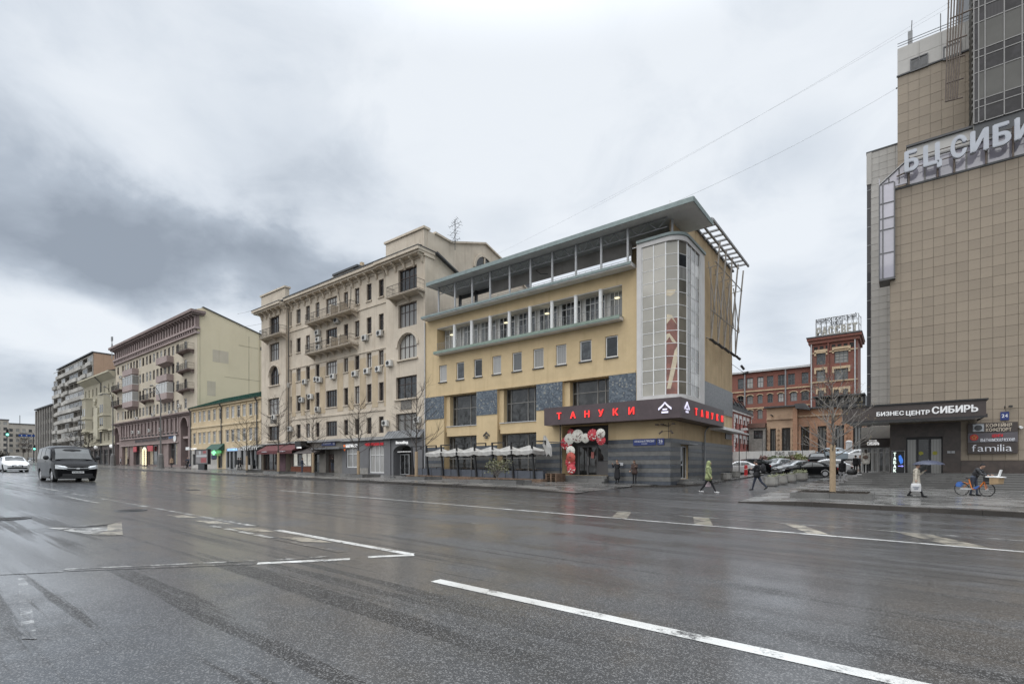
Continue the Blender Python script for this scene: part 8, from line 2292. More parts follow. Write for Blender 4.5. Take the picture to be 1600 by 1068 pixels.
for px, Y, m, lab in ((1289, 70.5, K_BLACK, 'person in black left of the wrapped trunk on the ramp'), (1312, 71, K_NAVY, 'person in dark blue right of the wrapped trunk on the ramp')):
    x = X(px, Y); person(lab, (x, Y - 2.2, ramp_z(x, Y - 2.2) + .004), PI * .5, 1.75, m, K_BLACK, K_BLACK, M_HAIRB, arm=((.1, .1, .2), (.1, .1, .2)), coat=.1, bulk=1.1)
x, y, z = spot(398 + .6 + 73.4, 739.0)
person('person in dark jacket standing with back turned before the lit bakery window', (x, y, z + .004), PI * .45, 1.74, K_NAVY, K_DENIM, K_BLACK, M_HAIRD, arm=((.15, .15, .7), (.15, .15, .7)), bulk=1.12)
for px, py, m, m2, lab, hd_ in ((409, 733.2, K_BLACK, K_BLACK, 'person in black with pale scarf under the maroon awning', 1.3), (422, 733.0, K_BLACK, K_NAVY, 'person in black at the cafe door under the maroon awning', 1.7),
                            (268, 730.0, K_TAN, K_BLACK, 'person in a tan jacket walking past the mauve shop piers', -.5), (212.5, 726.6, K_LGREY, K_BLACK, 'person in a pale grey jacket before the lit shop windows', 1.4), (221.5, 727, K_BLACK, K_BLACK, 'person in black before the lit shop windows, next to the bulb arch', 1.5)):
    x, y, z = spot(px, py); person(lab, (x, min(y, 34.2), gz(x) + .004), hd_, 1.74, m, m2, K_BLACK, M_HAIRD, hip=(.2, -.2), knee=(.02, .15), arm=((.15, .12, .4), (-.1, .12, .3)), bulk=1.1, coat=.08)
sx_, sy_, sz_ = spot(523, 738.2)
person('person in dark clothes riding an electric scooter past the grey porch', (sx_, sy_ - .3, sz_ + .19), 2.6, 1.72, K_BLACK, K_DENIM, K_BLACK, M_HAIRD, hip=(.12, -.1), knee=(.15, .2), arm=((.7, .1, .5), (.7, .1, .5)), lean=.12, bulk=1.1)
def carrier(name, label, hand, w, h, d, m, rz=0.0, handle=True, group=None, marks=None):
    t = thing(name, label, 'bag', (hand.x, hand.y, hand.z - h - .10), rz, group)
    b = MB(); n = 10
    prof = [(0.0, .42, .36), (.06, .5, .5), (.6, .5, .48), (.9, .46, .34), (1.0, .42, .16)]
    for (u, a, c) in prof:
        for k in range(n):
            q = 2 * PI * k / n; b.v.append((w * a * math.copysign(abs(math.cos(q)) ** .5, math.cos(q)), d * c * math.copysign(abs(math.sin(q)) ** .6, math.sin(q)) + .008 * math.sin(k * 2.3 + u * 5), u * h))
    for j in range(len(prof) - 1):
        for k in range(n): b.f.append((j * n + k, j * n + (k + 1) % n, (j + 1) * n + (k + 1) % n, (j + 1) * n + k))
    b.f.append(tuple(range(n))[::-1]); b.f.append(tuple((len(prof) - 1) * n + k for k in range(n)))
    lp(t, 'sack', b, m, True)
    if handle: lp(t, 'handle', MB().path([(-w * .25, 0, h * .97), (-w * .1, 0, h + .09), (w * .1, 0, h + .09), (w * .25, 0, h * .97)], .008, 5), m)
    if marks:
        for s_, z_, ww in marks: lp(t, 'print', xf(text_mb(s_, .045, width=ww, bold=.01, ext=.004), (-ww / 2, -d * .5 - .012, z_)), K_BLUEJ)
    return t
M_BAGW = mat('white_plastic_bag', (.46, .455, .455), .45, .08, 6); M_BAGP = mat('pinkish_plastic_bag', (.50, .40, .42), .45, .15, 8)
carrier('carrier_bag', 'white carrier bag with faint print hanging from the umbrella walker hand', min(h_u, key=lambda v: v.z), .40, .40, .16, M_BAGW, .05, marks=[('МОДНЫЙ', .20, .24), ('ДОМ', .12, .15)])
carrier('carrier_bag', 'pinkish carrier bag hanging from the green jacket walker hand', min(h_g, key=lambda v: v.z) + Vector((0, -.03, 0)), .28, .34, .13, M_BAGP, .1)
uh = max(h_u, key=lambda v: v.z)
U = thing('umbrella', 'open dark blue umbrella held low over the walker in the cream coat', 'umbrella', (uh.x, uh.y, uh.z))
uc = Vector((.10, -.02, .48)); cap = MB(); nr = 8; R_ = .62
for j in range(6):
    ph = (math.pi * .44) * j / 5
    for k in range(nr * 2):
        q = math.pi * k / nr; sc_ = 1 - (.06 if k % 2 else 0) * (j / 5) ** 2
        cap.v.append((uc.x + R_ * math.sin(ph) / math.sin(math.pi * .44) * sc_ * math.cos(q), uc.y + R_ * math.sin(ph) / math.sin(math.pi * .44) * sc_ * math.sin(q), uc.z + .22 * (math.cos(ph) - 1) / (1 - math.cos(math.pi * .44)) + (.02 if k % 2 and j == 5 else 0)))
m_ = nr * 2
for j in range(5):
    for k in range(m_): cap.f.append((j * m_ + k, (j + 1) * m_ + k, (j + 1) * m_ + (k + 1) % m_, j * m_ + (k + 1) % m_))
lp(U, 'canopy', cap, mat('dark_blue_umbrella_cloth', (.025, .032, .062), .5, .1, 5), True)
lp(U, 'shaft', MB().tube((-.02, 0, -.12), (uc.x, uc.y, uc.z + .05), .009, n=6), M_GREY)
lp(U, 'handle', MB().path([(-.02, 0, -.10), (-.03, 0, -.17), (-.01, 0, -.20), (.02, 0, -.18)], .014, 6), M_BLACK)
for k in range(nr):
    q = 2 * math.pi * k / nr; lp(U, 'rib', MB().tube((uc.x, uc.y, uc.z - .02), (uc.x + R_ * .97 * math.cos(q), uc.y + R_ * .97 * math.sin(q), uc.z - .215), .005, n=4), M_GREY)
BP = thing('backpack', 'bulky black backpack on the walker crossing the wet paving', 'backpack', (bk_.x + .12, bk_.y + .02, bk_.z - .28), LEFT - .2)
lp(BP, 'sack', MB().ball((-.10, 0, .26), .15, .17, .28, 12, 9), K_BLACK, True)
lp(BP, 'pocket', MB().ball((-.20, 0, .18), .07, .13, .14, 10, 7), K_BLACK, True)
for sg in (-1, 1): lp(BP, 'strap', MB().path([(.02, sg * .1, .5), (.14, sg * .12, .42), (.16, sg * .12, .2), (.02, sg * .1, .08)], .018, 5), K_BLACK)
SB = thing('shoulder_bag', 'brown shoulder bag on the white jacket at the steps', 'bag', (wb_.x - .03, wb_.y - .22, wb_.z - .26), .2)
lp(SB, 'sack', MB().ball((0, 0, .12), .17, .09, .14, 12, 8), mat('brown_leather', (.14, .095, .07), .5, .2, 8), True)
lp(SB, 'strap', MB().path([(-.13, 0, .2), (-.06, .12, .5), (.05, .16, .5), (.13, 0, .2)], .012, 5), MAT['brown_leather'])
RSK = thing('round_dark_object', 'round dark object on the ramp beside the steps', 'sack', (X(1331, 56.5), 56.5, yard_z(-3, 56.5) + .25))  # dark round thing taken for an open umbrella, modelled as a tied sack
lp(RSK, 'sack', MB().lathe([(.26, 0), (.40, .08), (.43, .25), (.33, .45), (.10, .56), (.05, .60), (.13, .70)], 11, sx=1.05), M_TRIM, True); lp(RSK, 'knot', MB().ball((0, 0, .59), .075, n=8, m=6), M_TRIM)
def bicycle(name, label, loc, rz, frame_m, basket=True):
    t = thing(name, label, 'bicycle', loc, rz)
    R_ = .33
    for x in (-.52, .58):
        w = MB()
        w.path([(x + R_ * math.cos(2 * PI * k / 24), 0, R_ + R_ * math.sin(2 * PI * k / 24)) for k in range(25)], .022, 6)
        o = lp(t, 'wheel', w, M_TYRE, True)
        s_ = MB()
        for k in range(12): a = 2 * PI * k / 12; s_.tube((x, .02 if k % 2 else -.02, R_), (x + R_ * .96 * math.cos(a), 0, R_ + R_ * .96 * math.sin(a)), .0025, n=3)
        sub(o, 'spokes', s_, M_LGREY); sub(o, 'hub', MB().lathe([(.05, -.05), (.05, .05)], 10, (x, 0, R_), axis='y'), M_LGREY)
    f = MB().path([(.45, 0, .92), (.47, 0, .74), (.50, 0, .60)], .030, 8).path([(.47, 0, .74), (.30, 0, .48), (.06, 0, .34), (-.06, 0, .33)], [.034, .036, .036, .03], 8).path([(-.06, 0, .33), (-.14, 0, .60), (-.20, 0, .84)], .026, 8).tube((-.08, 0, .33), (-.52, .04, .33), .016, n=6).tube((-.17, 0, .68), (-.52, .04, .33), .014, n=6)
    lp(t, 'frame', f, frame_m, True)
    lp(t, 'fork', MB().path([(.50, .05, .62), (.53, .06, .5), (.58, .06, .33)], .016, 6).path([(.50, -.05, .62), (.53, -.06, .5), (.58, -.06, .33)], .016, 6), frame_m)
    lp(t, 'saddle', MB().ball((-.22, 0, .90), .14, .075, .04, 10, 6), M_BLACK, True)
    lp(t, 'handlebar', MB().path([(.34, -.28, 1.06), (.44, -.2, 1.08), (.45, 0, 1.0), (.44, .2, 1.08), (.34, .28, 1.06)], .014, 6).tube((.45, 0, .9), (.45, 0, 1.0), .018, n=6), M_BLACK)
    lp(t, 'pedal', MB().tube((-.06, -.08, .33), (.08, -.1, .22), .014, n=5).box(.02, .14, -.2, -.1, .20, .23).tube((-.06, .08, .33), (-.2, .1, .44), .014, n=5), M_BLACK)
    lp(t, 'chain_guard', MB().box(-.50, -.02, -.075, -.06, .30, .38), M_LGREY)
    mg = MB()
    for k in range(7):
        a0 = PI * (.25 + .6 * k / 7); a1 = PI * (.25 + .6 * (k + 1) / 7)
        mg.quad(*[(-.52 + (R_ + .04) * math.cos(a), yy, R_ + (R_ + .04) * math.sin(a)) for a, yy in ((a0, -.04), (a1, -.04), (a1, .04), (a0, .04))])
    lp(t, 'mudguard', mg, frame_m)
    bl = mat('blue_wheel_cover', (.05, .13, .38), .4, .3, 7)
    lp(t, 'wheel_cover', MB().prism([(-.78, .55), (-.70, .68), (-.52, .72), (-.42, .58), (-.55, .42), (-.74, .44)], 'y', -.06, -.03), bl)
    lp(t, 'frame_badge', MB().prism([(.0, .38), (.20, .52), (.32, .50), (.14, .34)], 'y', -.06, -.035), bl)
    if basket: lp(t, 'front_basket', MB().box(.52, .82, -.17, .17, .74, .94).box(.50, .84, -.19, .19, .93, .95), M_BLACK)
    return t
M_ORB = mat('orange_bicycle_paint', (.62, .17, .02), .35, .05, 3)
kx_, ky_, kz_ = spot(1523, 773)
ky_ = 34.8; kx_ = X(1521, ky_); BR = -.62
bike_z = yard_z(kx_, ky_) + .012
bicycle('rental_bicycle', 'orange rental bicycle with blue wheel covers standing by the wide steps', (kx_, ky_, bike_z), BR, M_ORB)
DB = thing('delivery_box', 'open cardboard delivery box with white lids on the orange bicycle front', 'box', (kx_ + .95 * math.cos(BR), ky_ + .95 * math.sin(BR), bike_z + .60), BR)
M_CARD = mat('cardboard', (.33, .23, .13), .85, .12, 5)
lp(DB, 'carton', MB().prism([(-.16, .0), (.20, .04), (.24, .36), (-.16, .34)], 'y', -.2, .2), M_CARD)
lp(DB, 'white_lid', MB().prism([(-.32, .36), (.30, .345), (.30, .375), (-.1, .42), (-.3, .42)], 'y', -.22, .22), M_WHITE)
lp(DB, 'upright_lid', MB().prism([(.10, .42), (.15, .42), (.24, .72), (.19, .73)], 'y', -.06, .06), M_WHITE)
_, h_b, _, _ = person('person in black jacket leaning over the orange bicycle by the steps', (kx_ + .05, ky_ + .36, bike_z), RIGHT - .5, 1.70, cloth('grey_black_jacket', (.035, .035, .038), .6), K_DENIM, K_BLACK, M_HAIRD, hip=(.15, -.1), knee=(.1, .05), arm=((.5, .05, .9), (.65, .05, .6)), lean=.5, headp=.35, bulk=1.18, hat=K_BLACK)
mx, my, mz = spot(293, 732)
CB = bicycle('courier_bicycle', 'black courier bicycle on the pavement beside the advertising light box', (mx, my, mz + .004), -.9, M_BLACK, False)
person('person in dark jacket riding the courier bicycle', (mx - .05, my + .12, mz + .004), -.9, 1.72, K_NAVY, K_BLACK, K_BLACK, M_HAIRD, hip=(.9, .55), knee=(.9, .5), arm=((.9, .15, .3), (.9, .15, .3)), lean=.2, bulk=1.15, lift=.06)
ES = thing('electric_scooter', 'dark electric scooter under the rider by the grey porch', 'scooter', (sx_, sy_ - .3, sz_ + .004), 2.6)
lp(ES, 'deck', MB().box(-.4, .4, -.08, .08, .14, .18), M_TRIM)
for x in (-.5, .5): lp(ES, 'wheel', MB().lathe([(.10, -.03), (.11, 0), (.10, .03)], 14, (x, 0, .11), axis='y'), M_TYRE)
lp(ES, 'stem', MB().tube((.48, 0, .15), (.40, 0, 1.1), .025, n=6).tube((.40, -.25, 1.12), (.40, .25, 1.12), .016, n=6), M_TRIM)
# trees and planting
M_BARK = mat('dark_bark', (.055, .045, .038), .9, .35, 12, 0, .6, 30)
M_BARKG = mat('grey_bark', (.16, .145, .13), .9, .3, 10, 0, .6, 30)
M_WRAP = mat('tan_trunk_wrap', (.36, .27, .175), .9, .12, 12, .3, .4, 40)
M_BUD = mat('spring_buds', (.16, .12, .05), .8, .3, 10)
def grow(mb, tips, p, d, L, r, depth, rnd, spread, up):
    n = 3; pts = [p.copy()]; rr = [r]; q = p.copy(); dd = d.copy()
    for i in range(n):
        dd = (dd + Vector((rnd.gauss(0, .10), rnd.gauss(0, .10), rnd.gauss(0, .06) + up))).normalized()
        q = q + dd * L / n; pts.append(q.copy()); rr.append(r * (1 - .5 * (i + 1) / n))
    mb.path(pts, rr, 5 if r > .02 else 4 if r > .008 else 3)
    if depth == 0: tips.append(q); return
    for i in range(rnd.choice((3, 4)) if depth > 1 else rnd.choice((2, 3, 4))):
        u = rnd.uniform(.3, 1.0); b = pts[min(n, int(u * n))] if u < 1 else q
        a = rnd.uniform(0, 2 * PI); o = dd.orthogonal().normalized(); o = Matrix.Rotation(a, 3, dd) @ o
        nd = (dd * math.cos(spread) + o * math.sin(spread)).normalized()
        grow(mb, tips, b, nd, L * rnd.uniform(.5, .78), max(.0065, r * .52), depth - 1, rnd, spread * rnd.uniform(.8, 1.15), up)
def bare_tree(label, x, y, z, H, wrap, wr, bark, seed, spread=.62, width=1.0, r=.085):
    rnd = random.Random(seed)
    t = thing('bare_tree', label, 'tree', (x, y, z), 0, 'young street trees with wrapped trunks')
    tr = MB(); pts = [Vector((0, 0, 0))]; n = 8
    for i in range(1, n + 1): pts.append(Vector((rnd.gauss(0, .02), rnd.gauss(0, .02), H * .93 * i / n)))
    rad = [r * (1 - .86 * (i / n) ** .8) for i in range(n + 1)]
    lp(t, 'trunk', tr.path(pts, rad, 9), bark, True)
    if wrap: lp(t, 'trunk_wrap', MB().path([(0, 0, 0), (0, 0, wrap * .5), (.0, 0, wrap)], [wr * 1.06, wr, wr * .97], 12), M_WRAP, True)
    cr = MB(); tips = []
    m = 22
    for i in range(m):
        u = .30 + .66 * i / m; p = pts[int(u * n)].lerp(pts[min(n, int(u * n) + 1)], u * n - int(u * n)); a = i * 2.4 + rnd.random() * .6
        el = spread * (1.15 - .5 * u); d = Vector((math.cos(a) * math.sin(el + .5), math.sin(a) * math.sin(el + .5), math.cos(el + .5)))
        grow(cr, tips, p, d, H * width * (.36 - .22 * u) * rnd.uniform(.8, 1.2), r * (.40 - .22 * u), 2, rnd, .5, .10)
    lp(t, 'crown', cr, bark)
    bd = MB()
    for q in tips:
        for k in range(2):
            c = q + Vector((rnd.gauss(0, .04), rnd.gauss(0, .04), rnd.gauss(0, .04))); s = .018
            bd.poly([c + Vector((-s, 0, 0)), c + Vector((s, 0, s)), c + Vector((0, s, s * 2))])
    lp(t, 'buds', bd, M_BUD, kind='stuff')
    return t
def tree_pit(label, x, y, z, wx, wy, h, soil=True):
    t = thing('tree_planter', label, 'planter', (x, y, z), 0, 'granite framed tree pits'); w = .16
    for (a, b, c, d) in ((-wx / 2, 0, -wy / 2, -wy / 2 + w), (0, wx / 2, -wy / 2, -wy / 2 + w), (-wx / 2, wx / 2, wy / 2 - w, wy / 2)):
        lp(t, 'kerb_block', MB().box(a + .004, b - .004, c, d, -.1, h), M_STEP)
    for sx in (-wx / 2, wx / 2 - w): lp(t, 'kerb_block', MB().box(sx, sx + w, -wy / 2 + w + .004, wy / 2 - w - .004, -.1, h), M_STEP)
    lp(t, 'soil_bed', MB().box(-wx / 2 + w, wx / 2 - w, -wy / 2 + w, wy / 2 - w, -.1, h - .03), M_SOIL)
    rnd = random.Random(int(x * 10)); b = MB()
    for k in range(260):
        px, py, s = rnd.uniform(-wx / 2 + .2, wx / 2 - .2), rnd.uniform(-wy / 2 + .2, wy / 2 - .2), rnd.uniform(.02, .05)
        b.box(px - s, px + s, py - s * .7, py + s * .7, h - .04, h - .02 + s * .7)
    lp(t, 'bark_mulch', b, M_SOIL, kind='stuff')
for i, (px, py, top, w, lab, wrapy) in enumerate(((650.5, 746, 598, 3.6, 'bare young tree before the seam of restaurant and cream house', 705), (560, 741, 622, 3.4, 'bare young tree before the grey shopfront with white and red lettering', 704),
        (489, 739, 640, 3.4, 'bare young tree before the lit bakery window', 707), (435, 735.5, 615, 3.4, 'bare young tree before the maroon awning', 707), (385.6, 734, 645, 3.4, 'bare young tree before the low ochre house', 712))):
    y = 28.5; x = X(px, y); z = gz(x); H = Z(px, top, y) - z
    tree_pit('granite tree pit under the ' + lab[11:], x + .3, y, z, w, 2.0, .22)
    bare_tree(lab, x, y, z + .12, H, Z(px, wrapy, y) - z - .12, .13, M_BARK, 11 + i, .70, 1.05)
x, y, z = ground(1300, 772); tz = yard_z(x, y)
tree_pit('long low granite tree pit by the kerb on the right plaza', X(1301, 28.0) + .05, 27.6, tz, 3.1, 3.0, .26)
bare_tree('tall bare tree with tan wrapped trunk on the right plaza', X(1301, 28.0), 28.0, tz + .2, 5.9, 2.25, .125, M_BARKG, 5, .62, 1.0, .085)
y = 27.8; x = X(776, y); z = gz(x)
tree_pit('low granite pit of the small olive shrub before the terrace', X(782, y), y, z, 4.2, 1.8, .24)
OT = thing('olive_shrub', 'small round olive green shrub in a granite pit before the restaurant terrace', 'shrub', (x, y, z + .1))
rnd = random.Random(3); st = MB(); tips = []
for k in range(7): grow(st, tips, Vector((rnd.gauss(0, .05), rnd.gauss(0, .05), .3)), Vector((math.cos(k * .9) * .5, math.sin(k * .9) * .5, .8)).normalized(), .95, .035, 2, rnd, .55, .05)
lp(OT, 'stem', st.path([(0, 0, 0), (.03, 0, .4)], [.06, .05], 7), M_BARKG)
def leaves(cs, n, sp, size, rnd):
    b = MB()
    for c in cs:
        for k in range(n):
            q = Vector(c) + Vector((rnd.gauss(0, sp), rnd.gauss(0, sp), rnd.gauss(0, sp))); d = Vector((rnd.gauss(0, 1), rnd.gauss(0, 1), rnd.gauss(0, 1))).normalized(); o = d.orthogonal().normalized() * .35
            b.poly([q, q + (d * .5 + o) * size, q + d * size, q + (d * .5 - o) * size])
    return b
def leafmat(n, c): return mat(n, c, .6, .45, 6.0, rnd=.1)
lp(OT, 'foliage', leaves(tips, 7, .10, .13, rnd), leafmat('olive_leaves', (.105, .105, .045)), kind='stuff')
def bush(name, label, cat, x, y, z, rx, ry, rz, n, col, seed, size=.16, kind=None):
    rnd = random.Random(seed); t = thing(name, label, cat, (x, y, z)); cs = []
    for k in range(n):
        u = Vector((rnd.gauss(0, 1), rnd.gauss(0, 1), abs(rnd.gauss(0, 1)))).normalized() * rnd.uniform(.55, 1); cs.append((u.x * rx, u.y * ry, u.z * rz))
    lp(t, 'foliage', leaves(cs, 9, .10, size, rnd), leafmat(col, {'y': (.13, .14, .04), 'g': (.075, .10, .035), 'r': (.14, .065, .05)}[col[0]]), kind='stuff')
    b = MB()
    for k in range(6): a = k * 1.05; b.tube((0, 0, -.05), (rx * .6 * math.cos(a), ry * .6 * math.sin(a), rz * .7), .025, .01, 4)
    lp(t, 'stem', b, M_BARK)
for i, (px, w, h, c) in enumerate(((1213, 1.2, .55, 'g_leaves'), (1222, 1.1, .45, 'y_leaves'), (1230, 1.1, .5, 'g_leaves'), (1238, .9, .5, 'r_leaves'), (1247, .8, .9, 'y_leaves'), (1257, 1.3, .4, 'y_leaves'), (1194, .7, .6, 'r_leaves'))):
    bush('terrace_shrub', ('bushy green shrub at the left end of the hedge below the hoarding', 'yellow green shrub under the first hoarding letters', 'green shrub under the gap of the hoarding letters', 'small reddish shrub under the last hoarding letters', 'pointed yellow green shrub right of the hoarding letters', 'low wide yellow shrub at the right end of the hedge', 'small reddish shrub left of the hoarding letters')[i], 'shrub', X(px, 71.6), 71.6, TZ_, w, .8, h, 60, c, i, .2)
struct('planting_bed', MB().box(X(1190, 71.6), X(1266, 71.6), 70.5, 73.2, TZ_ - .1, TZ_ + .12), M_SOIL)
def round_pot(px, py, Y, label):
    x = X(px, Y); z = yard_z(x, Y) + .05; t = thing('concrete_pot', label, 'planter', (x, Y, z), 0, 'round concrete pots')
    lp(t, 'pot', MB().lathe([(.38, 0), (.44, .05), (.47, .5), (.50, .56), (.44, .58), (.40, .48)], 10), M_CONC); lp(t, 'soil', MB().lathe([(.41, .44), (.0, .50)], 10), M_SOIL)
round_pot(1135, 748, 45.5, 'round concrete pot close to the restaurant wall'); round_pot(1149, 744, 50.5, 'round concrete pot by the lamp pole beyond the wall')
for i, (px, Y, w) in enumerate(((1205, 40.2, .9), (1220, 43, .9), (1234, 46, .95), (1250, 49, 1.15))):
    x = X(px, Y); z = yard_z(x, Y); t = thing('concrete_planter', ('square concrete planter nearest the road, empty', 'second concrete planter from the road', 'third concrete planter from the road', 'largest concrete planter with pale green plants at the row end')[i], 'planter', (x, Y, z), .06, 'concrete planters along the side street'); h = .62
    b = MB(); c = .14
    for (s, zz) in ((.92, 0), (1, .12), (1.02, h), (.9, h), (.88, h - .1)):
        a = w / 2 * s
        b.v += [(-a + c, -a, zz), (a - c, -a, zz), (a, -a + c, zz), (a, a - c, zz), (a - c, a, zz), (-a + c, a, zz), (-a, a - c, zz), (-a, -a + c, zz)]
    for j in range(4):
        for k in range(8): b.f.append((j * 8 + k, j * 8 + (k + 1) % 8, (j + 1) * 8 + (k + 1) % 8, (j + 1) * 8 + k))
    b.f.append(tuple(32 + k for k in range(8)))
    lp(t, 'box', b, M_CONC)
    r2 = random.Random(i); lp(t, 'plants', leaves([(r2.uniform(-w * .4, w * .4), r2.uniform(-w * .4, w * .4), h + (.12 if i == 3 else -.02)) for k in range(22 if i == 3 else 7)], 8, .07, .13, r2), leafmat('pale_plant_leaves', (.20, .21, .12)), kind='stuff')
# restaurant terrace
M_CANV = mat('off_white_canvas', (.40, .39, .37), .9, .12, 3, .5)
M_BLUEBOX = mat('slate_blue_box_panel', (.075, .085, .105), .6, .12, 2, .3)
M_WOOD = mat('weathered_wood', (.16, .105, .07), .85, .3, 5, .3)
posts = (644.5, 667.5, 690.5, 714.5, 742.5, 770.5, 800, 832.5)
yp = 32.6
for i, px in enumerate(posts):
    x = X(px, yp); z = gz(x)
    t = thing('cantilever_parasol', ('parasol frame behind the first street tree', 'parasol at the left end of the terrace', 'second parasol of the terrace row', 'third parasol of the terrace row', 'fourth parasol of the terrace row', 'fifth parasol, behind the olive shrub', 'sixth parasol of the terrace row', 'frame with its canvas folded and hanging at the terrace end')[i], 'parasol', (x, yp, z), 0, 'cantilever parasols on the terrace')
    h = Z(px, 697 - (i - 1) * 1.15, yp) - z
    lp(t, 'post', MB().prism([(.08, .12), (.22, .12), (-.06, h), (-.18, h)], 'y', -.06, .06), M_BLACK)
    lp(t, 'arm', MB().box(-.17, 1.25, -.05, .05, h, h + .09).box(1.17, 1.25, -.05, .05, h - .25, h - .002), M_BLACK)
    lp(t, 'base', MB().box(-.55, .65, -.5, .5, 0, .12), M_BLACK)
    if 0 < i < 7:
        c = MB(); n = 4; S = 1.08; a0 = (1.2, .75)
        g = 6
        for r_ in range(g + 1):
            for q in range(16):
                an = 2 * PI * q / 16; k = max(abs(math.cos(an)), abs(math.sin(an))); u = r_ / g
                sag = .10 * math.sin(an * 8) * (u > .9) * .3 + .05 * math.cos(an * 4) * u
                c.v.append((a0[0] + S * u * math.cos(an) / k, a0[1] + S * u * math.sin(an) / k, h - .20 - .60 * u + .12 * u * u - sag - (.0)))
        for q in range(16): c.v.append((c.v[g * 16 + q][0], c.v[g * 16 + q][1], c.v[g * 16 + q][2] - .26 - .10 * (q % 2)))
        for r_ in range(g + 1):
            for q in range(16): c.f.append((r_ * 16 + q, (r_ + 1) * 16 + q, (r_ + 1) * 16 + (q + 1) % 16, r_ * 16 + (q + 1) % 16))
        lp(t, 'canopy', c, M_CANV, True)
    elif i == 7:
        c = MB()
        for k in range(10):
            a = 2 * PI * k / 10
            for (rr, zz) in ((.12, h + .3), (.42, h - .5), (.30, h - 1.2)): c.v.append((1.1 + rr * math.cos(a) * (1 if k % 2 else .6) + .25 * (h - zz), .2 + rr * .5 * math.sin(a), zz + .12 * (k % 3)))
        for k in range(10):
            b_ = (k + 1) % 10
            for j in range(2): c.f.append((k * 3 + j, b_ * 3 + j, b_ * 3 + j + 1, k * 3 + j + 1))
        lp(t, 'folded_canvas', c, M_CANV); lp(t, 'brace', MB().tube((.1, .1, h + .05), (2.6, .9, h - .1), .04, n=5), M_BLACK)
TD = thing('terrace_deck', 'weathered timber deck under the restaurant terrace', 'deck', (X(750, 33.4), 33.4, gz(-29)))
d0, d1 = X(648, 33), X(858, 33)
x = d0
while x < d1: wp(TD, 'deck_board', MB().box(x + .01, min(d1, x + .92), 31.9, 34.8, gz(x) - .05, gz(x) + runi(.16, .20)), M_WOOD); x += .93
bm = MB().box(-.62, .62, -.2, .2, 0, .62).mesh('planter_box', M_BLUEBOX); bt_ = MB().box(-.58, .58, -.16, .16, .60, .64).mesh('soil', M_SOIL); bf_ = [MB().box(x - .02, x + .02, -.215, -.2, 0, .62).mesh('seam', M_STRD) for x in (-.6, .6)]
k = 0; x = d0 + .8
while x < d1 - .4:
    t = thing('terrace_planter_box', ('leftmost', 'second', 'third', 'fourth', 'fifth', 'sixth', 'seventh', 'eighth', 'ninth', 'tenth', 'eleventh', 'twelfth', 'thirteenth')[k] + ' slate blue planter box of the terrace row counted from the cream house', 'planter', (x, 32.9, gz(x) + .19), 0, 'planter boxes edging the terrace')
    lp(t, 'box', bm); lp(t, 'soil', bt_)
    for q in bf_: lp(t, 'seam', q)
    x += 1.27; k += 1
for i, px in enumerate((682, 706, 731, 757, 787, 816, 838)):
    x = X(px, 33.9); z = gz(x) + .2
    t = thing('terrace_table', 'small terrace table under the ' + ('leftmost', 'second', 'third', 'fourth', 'fifth', 'sixth')[i] + ' spread parasol' if i < 6 else 'small terrace table under the folded canvas at the entrance end', 'table', (x, 33.9, z), 0, 'terrace tables')
    lp(t, 'top', MB().box(-.38, .38, -.38, .38, .72, .75), M_WOOD); lp(t, 'pedestal', MB().tube((0, 0, .02), (0, 0, .72), .04, n=6).box(-.22, .22, -.22, .22, 0, .03), M_BLACK)
PL = thing('pallet_stack', 'stack of old wooden pallets beside the entrance steps', 'pallets', (X(868, 33.4), 33.4, gz(-22)))
for k in range(5):
    z = gz(-22) + .13 * k
    for j in range(5): wp(PL, 'slat', MB().box(X(860, 33.4), X(877, 33.4), 32.7 + .28 * j, 32.92 + .28 * j, z + .10, z + .125), M_WOOD)
    for j in range(3): wp(PL, 'bearer', MB().box(X(860, 33.4) + .45 * j, X(860, 33.4) + .45 * j + .1, 32.7, 34.04, z, z + .098), M_WOOD)
M_PUW = mat('cream_paper', (.60, .58, .52), .7, .1, 5); M_PUR = mat('red_paper', (.42, .02, .035), .6, .2, 5); M_PUR2 = mat('faded_red_paper', (.40, .07, .05), .6, .2, 5)
yu = 34.55
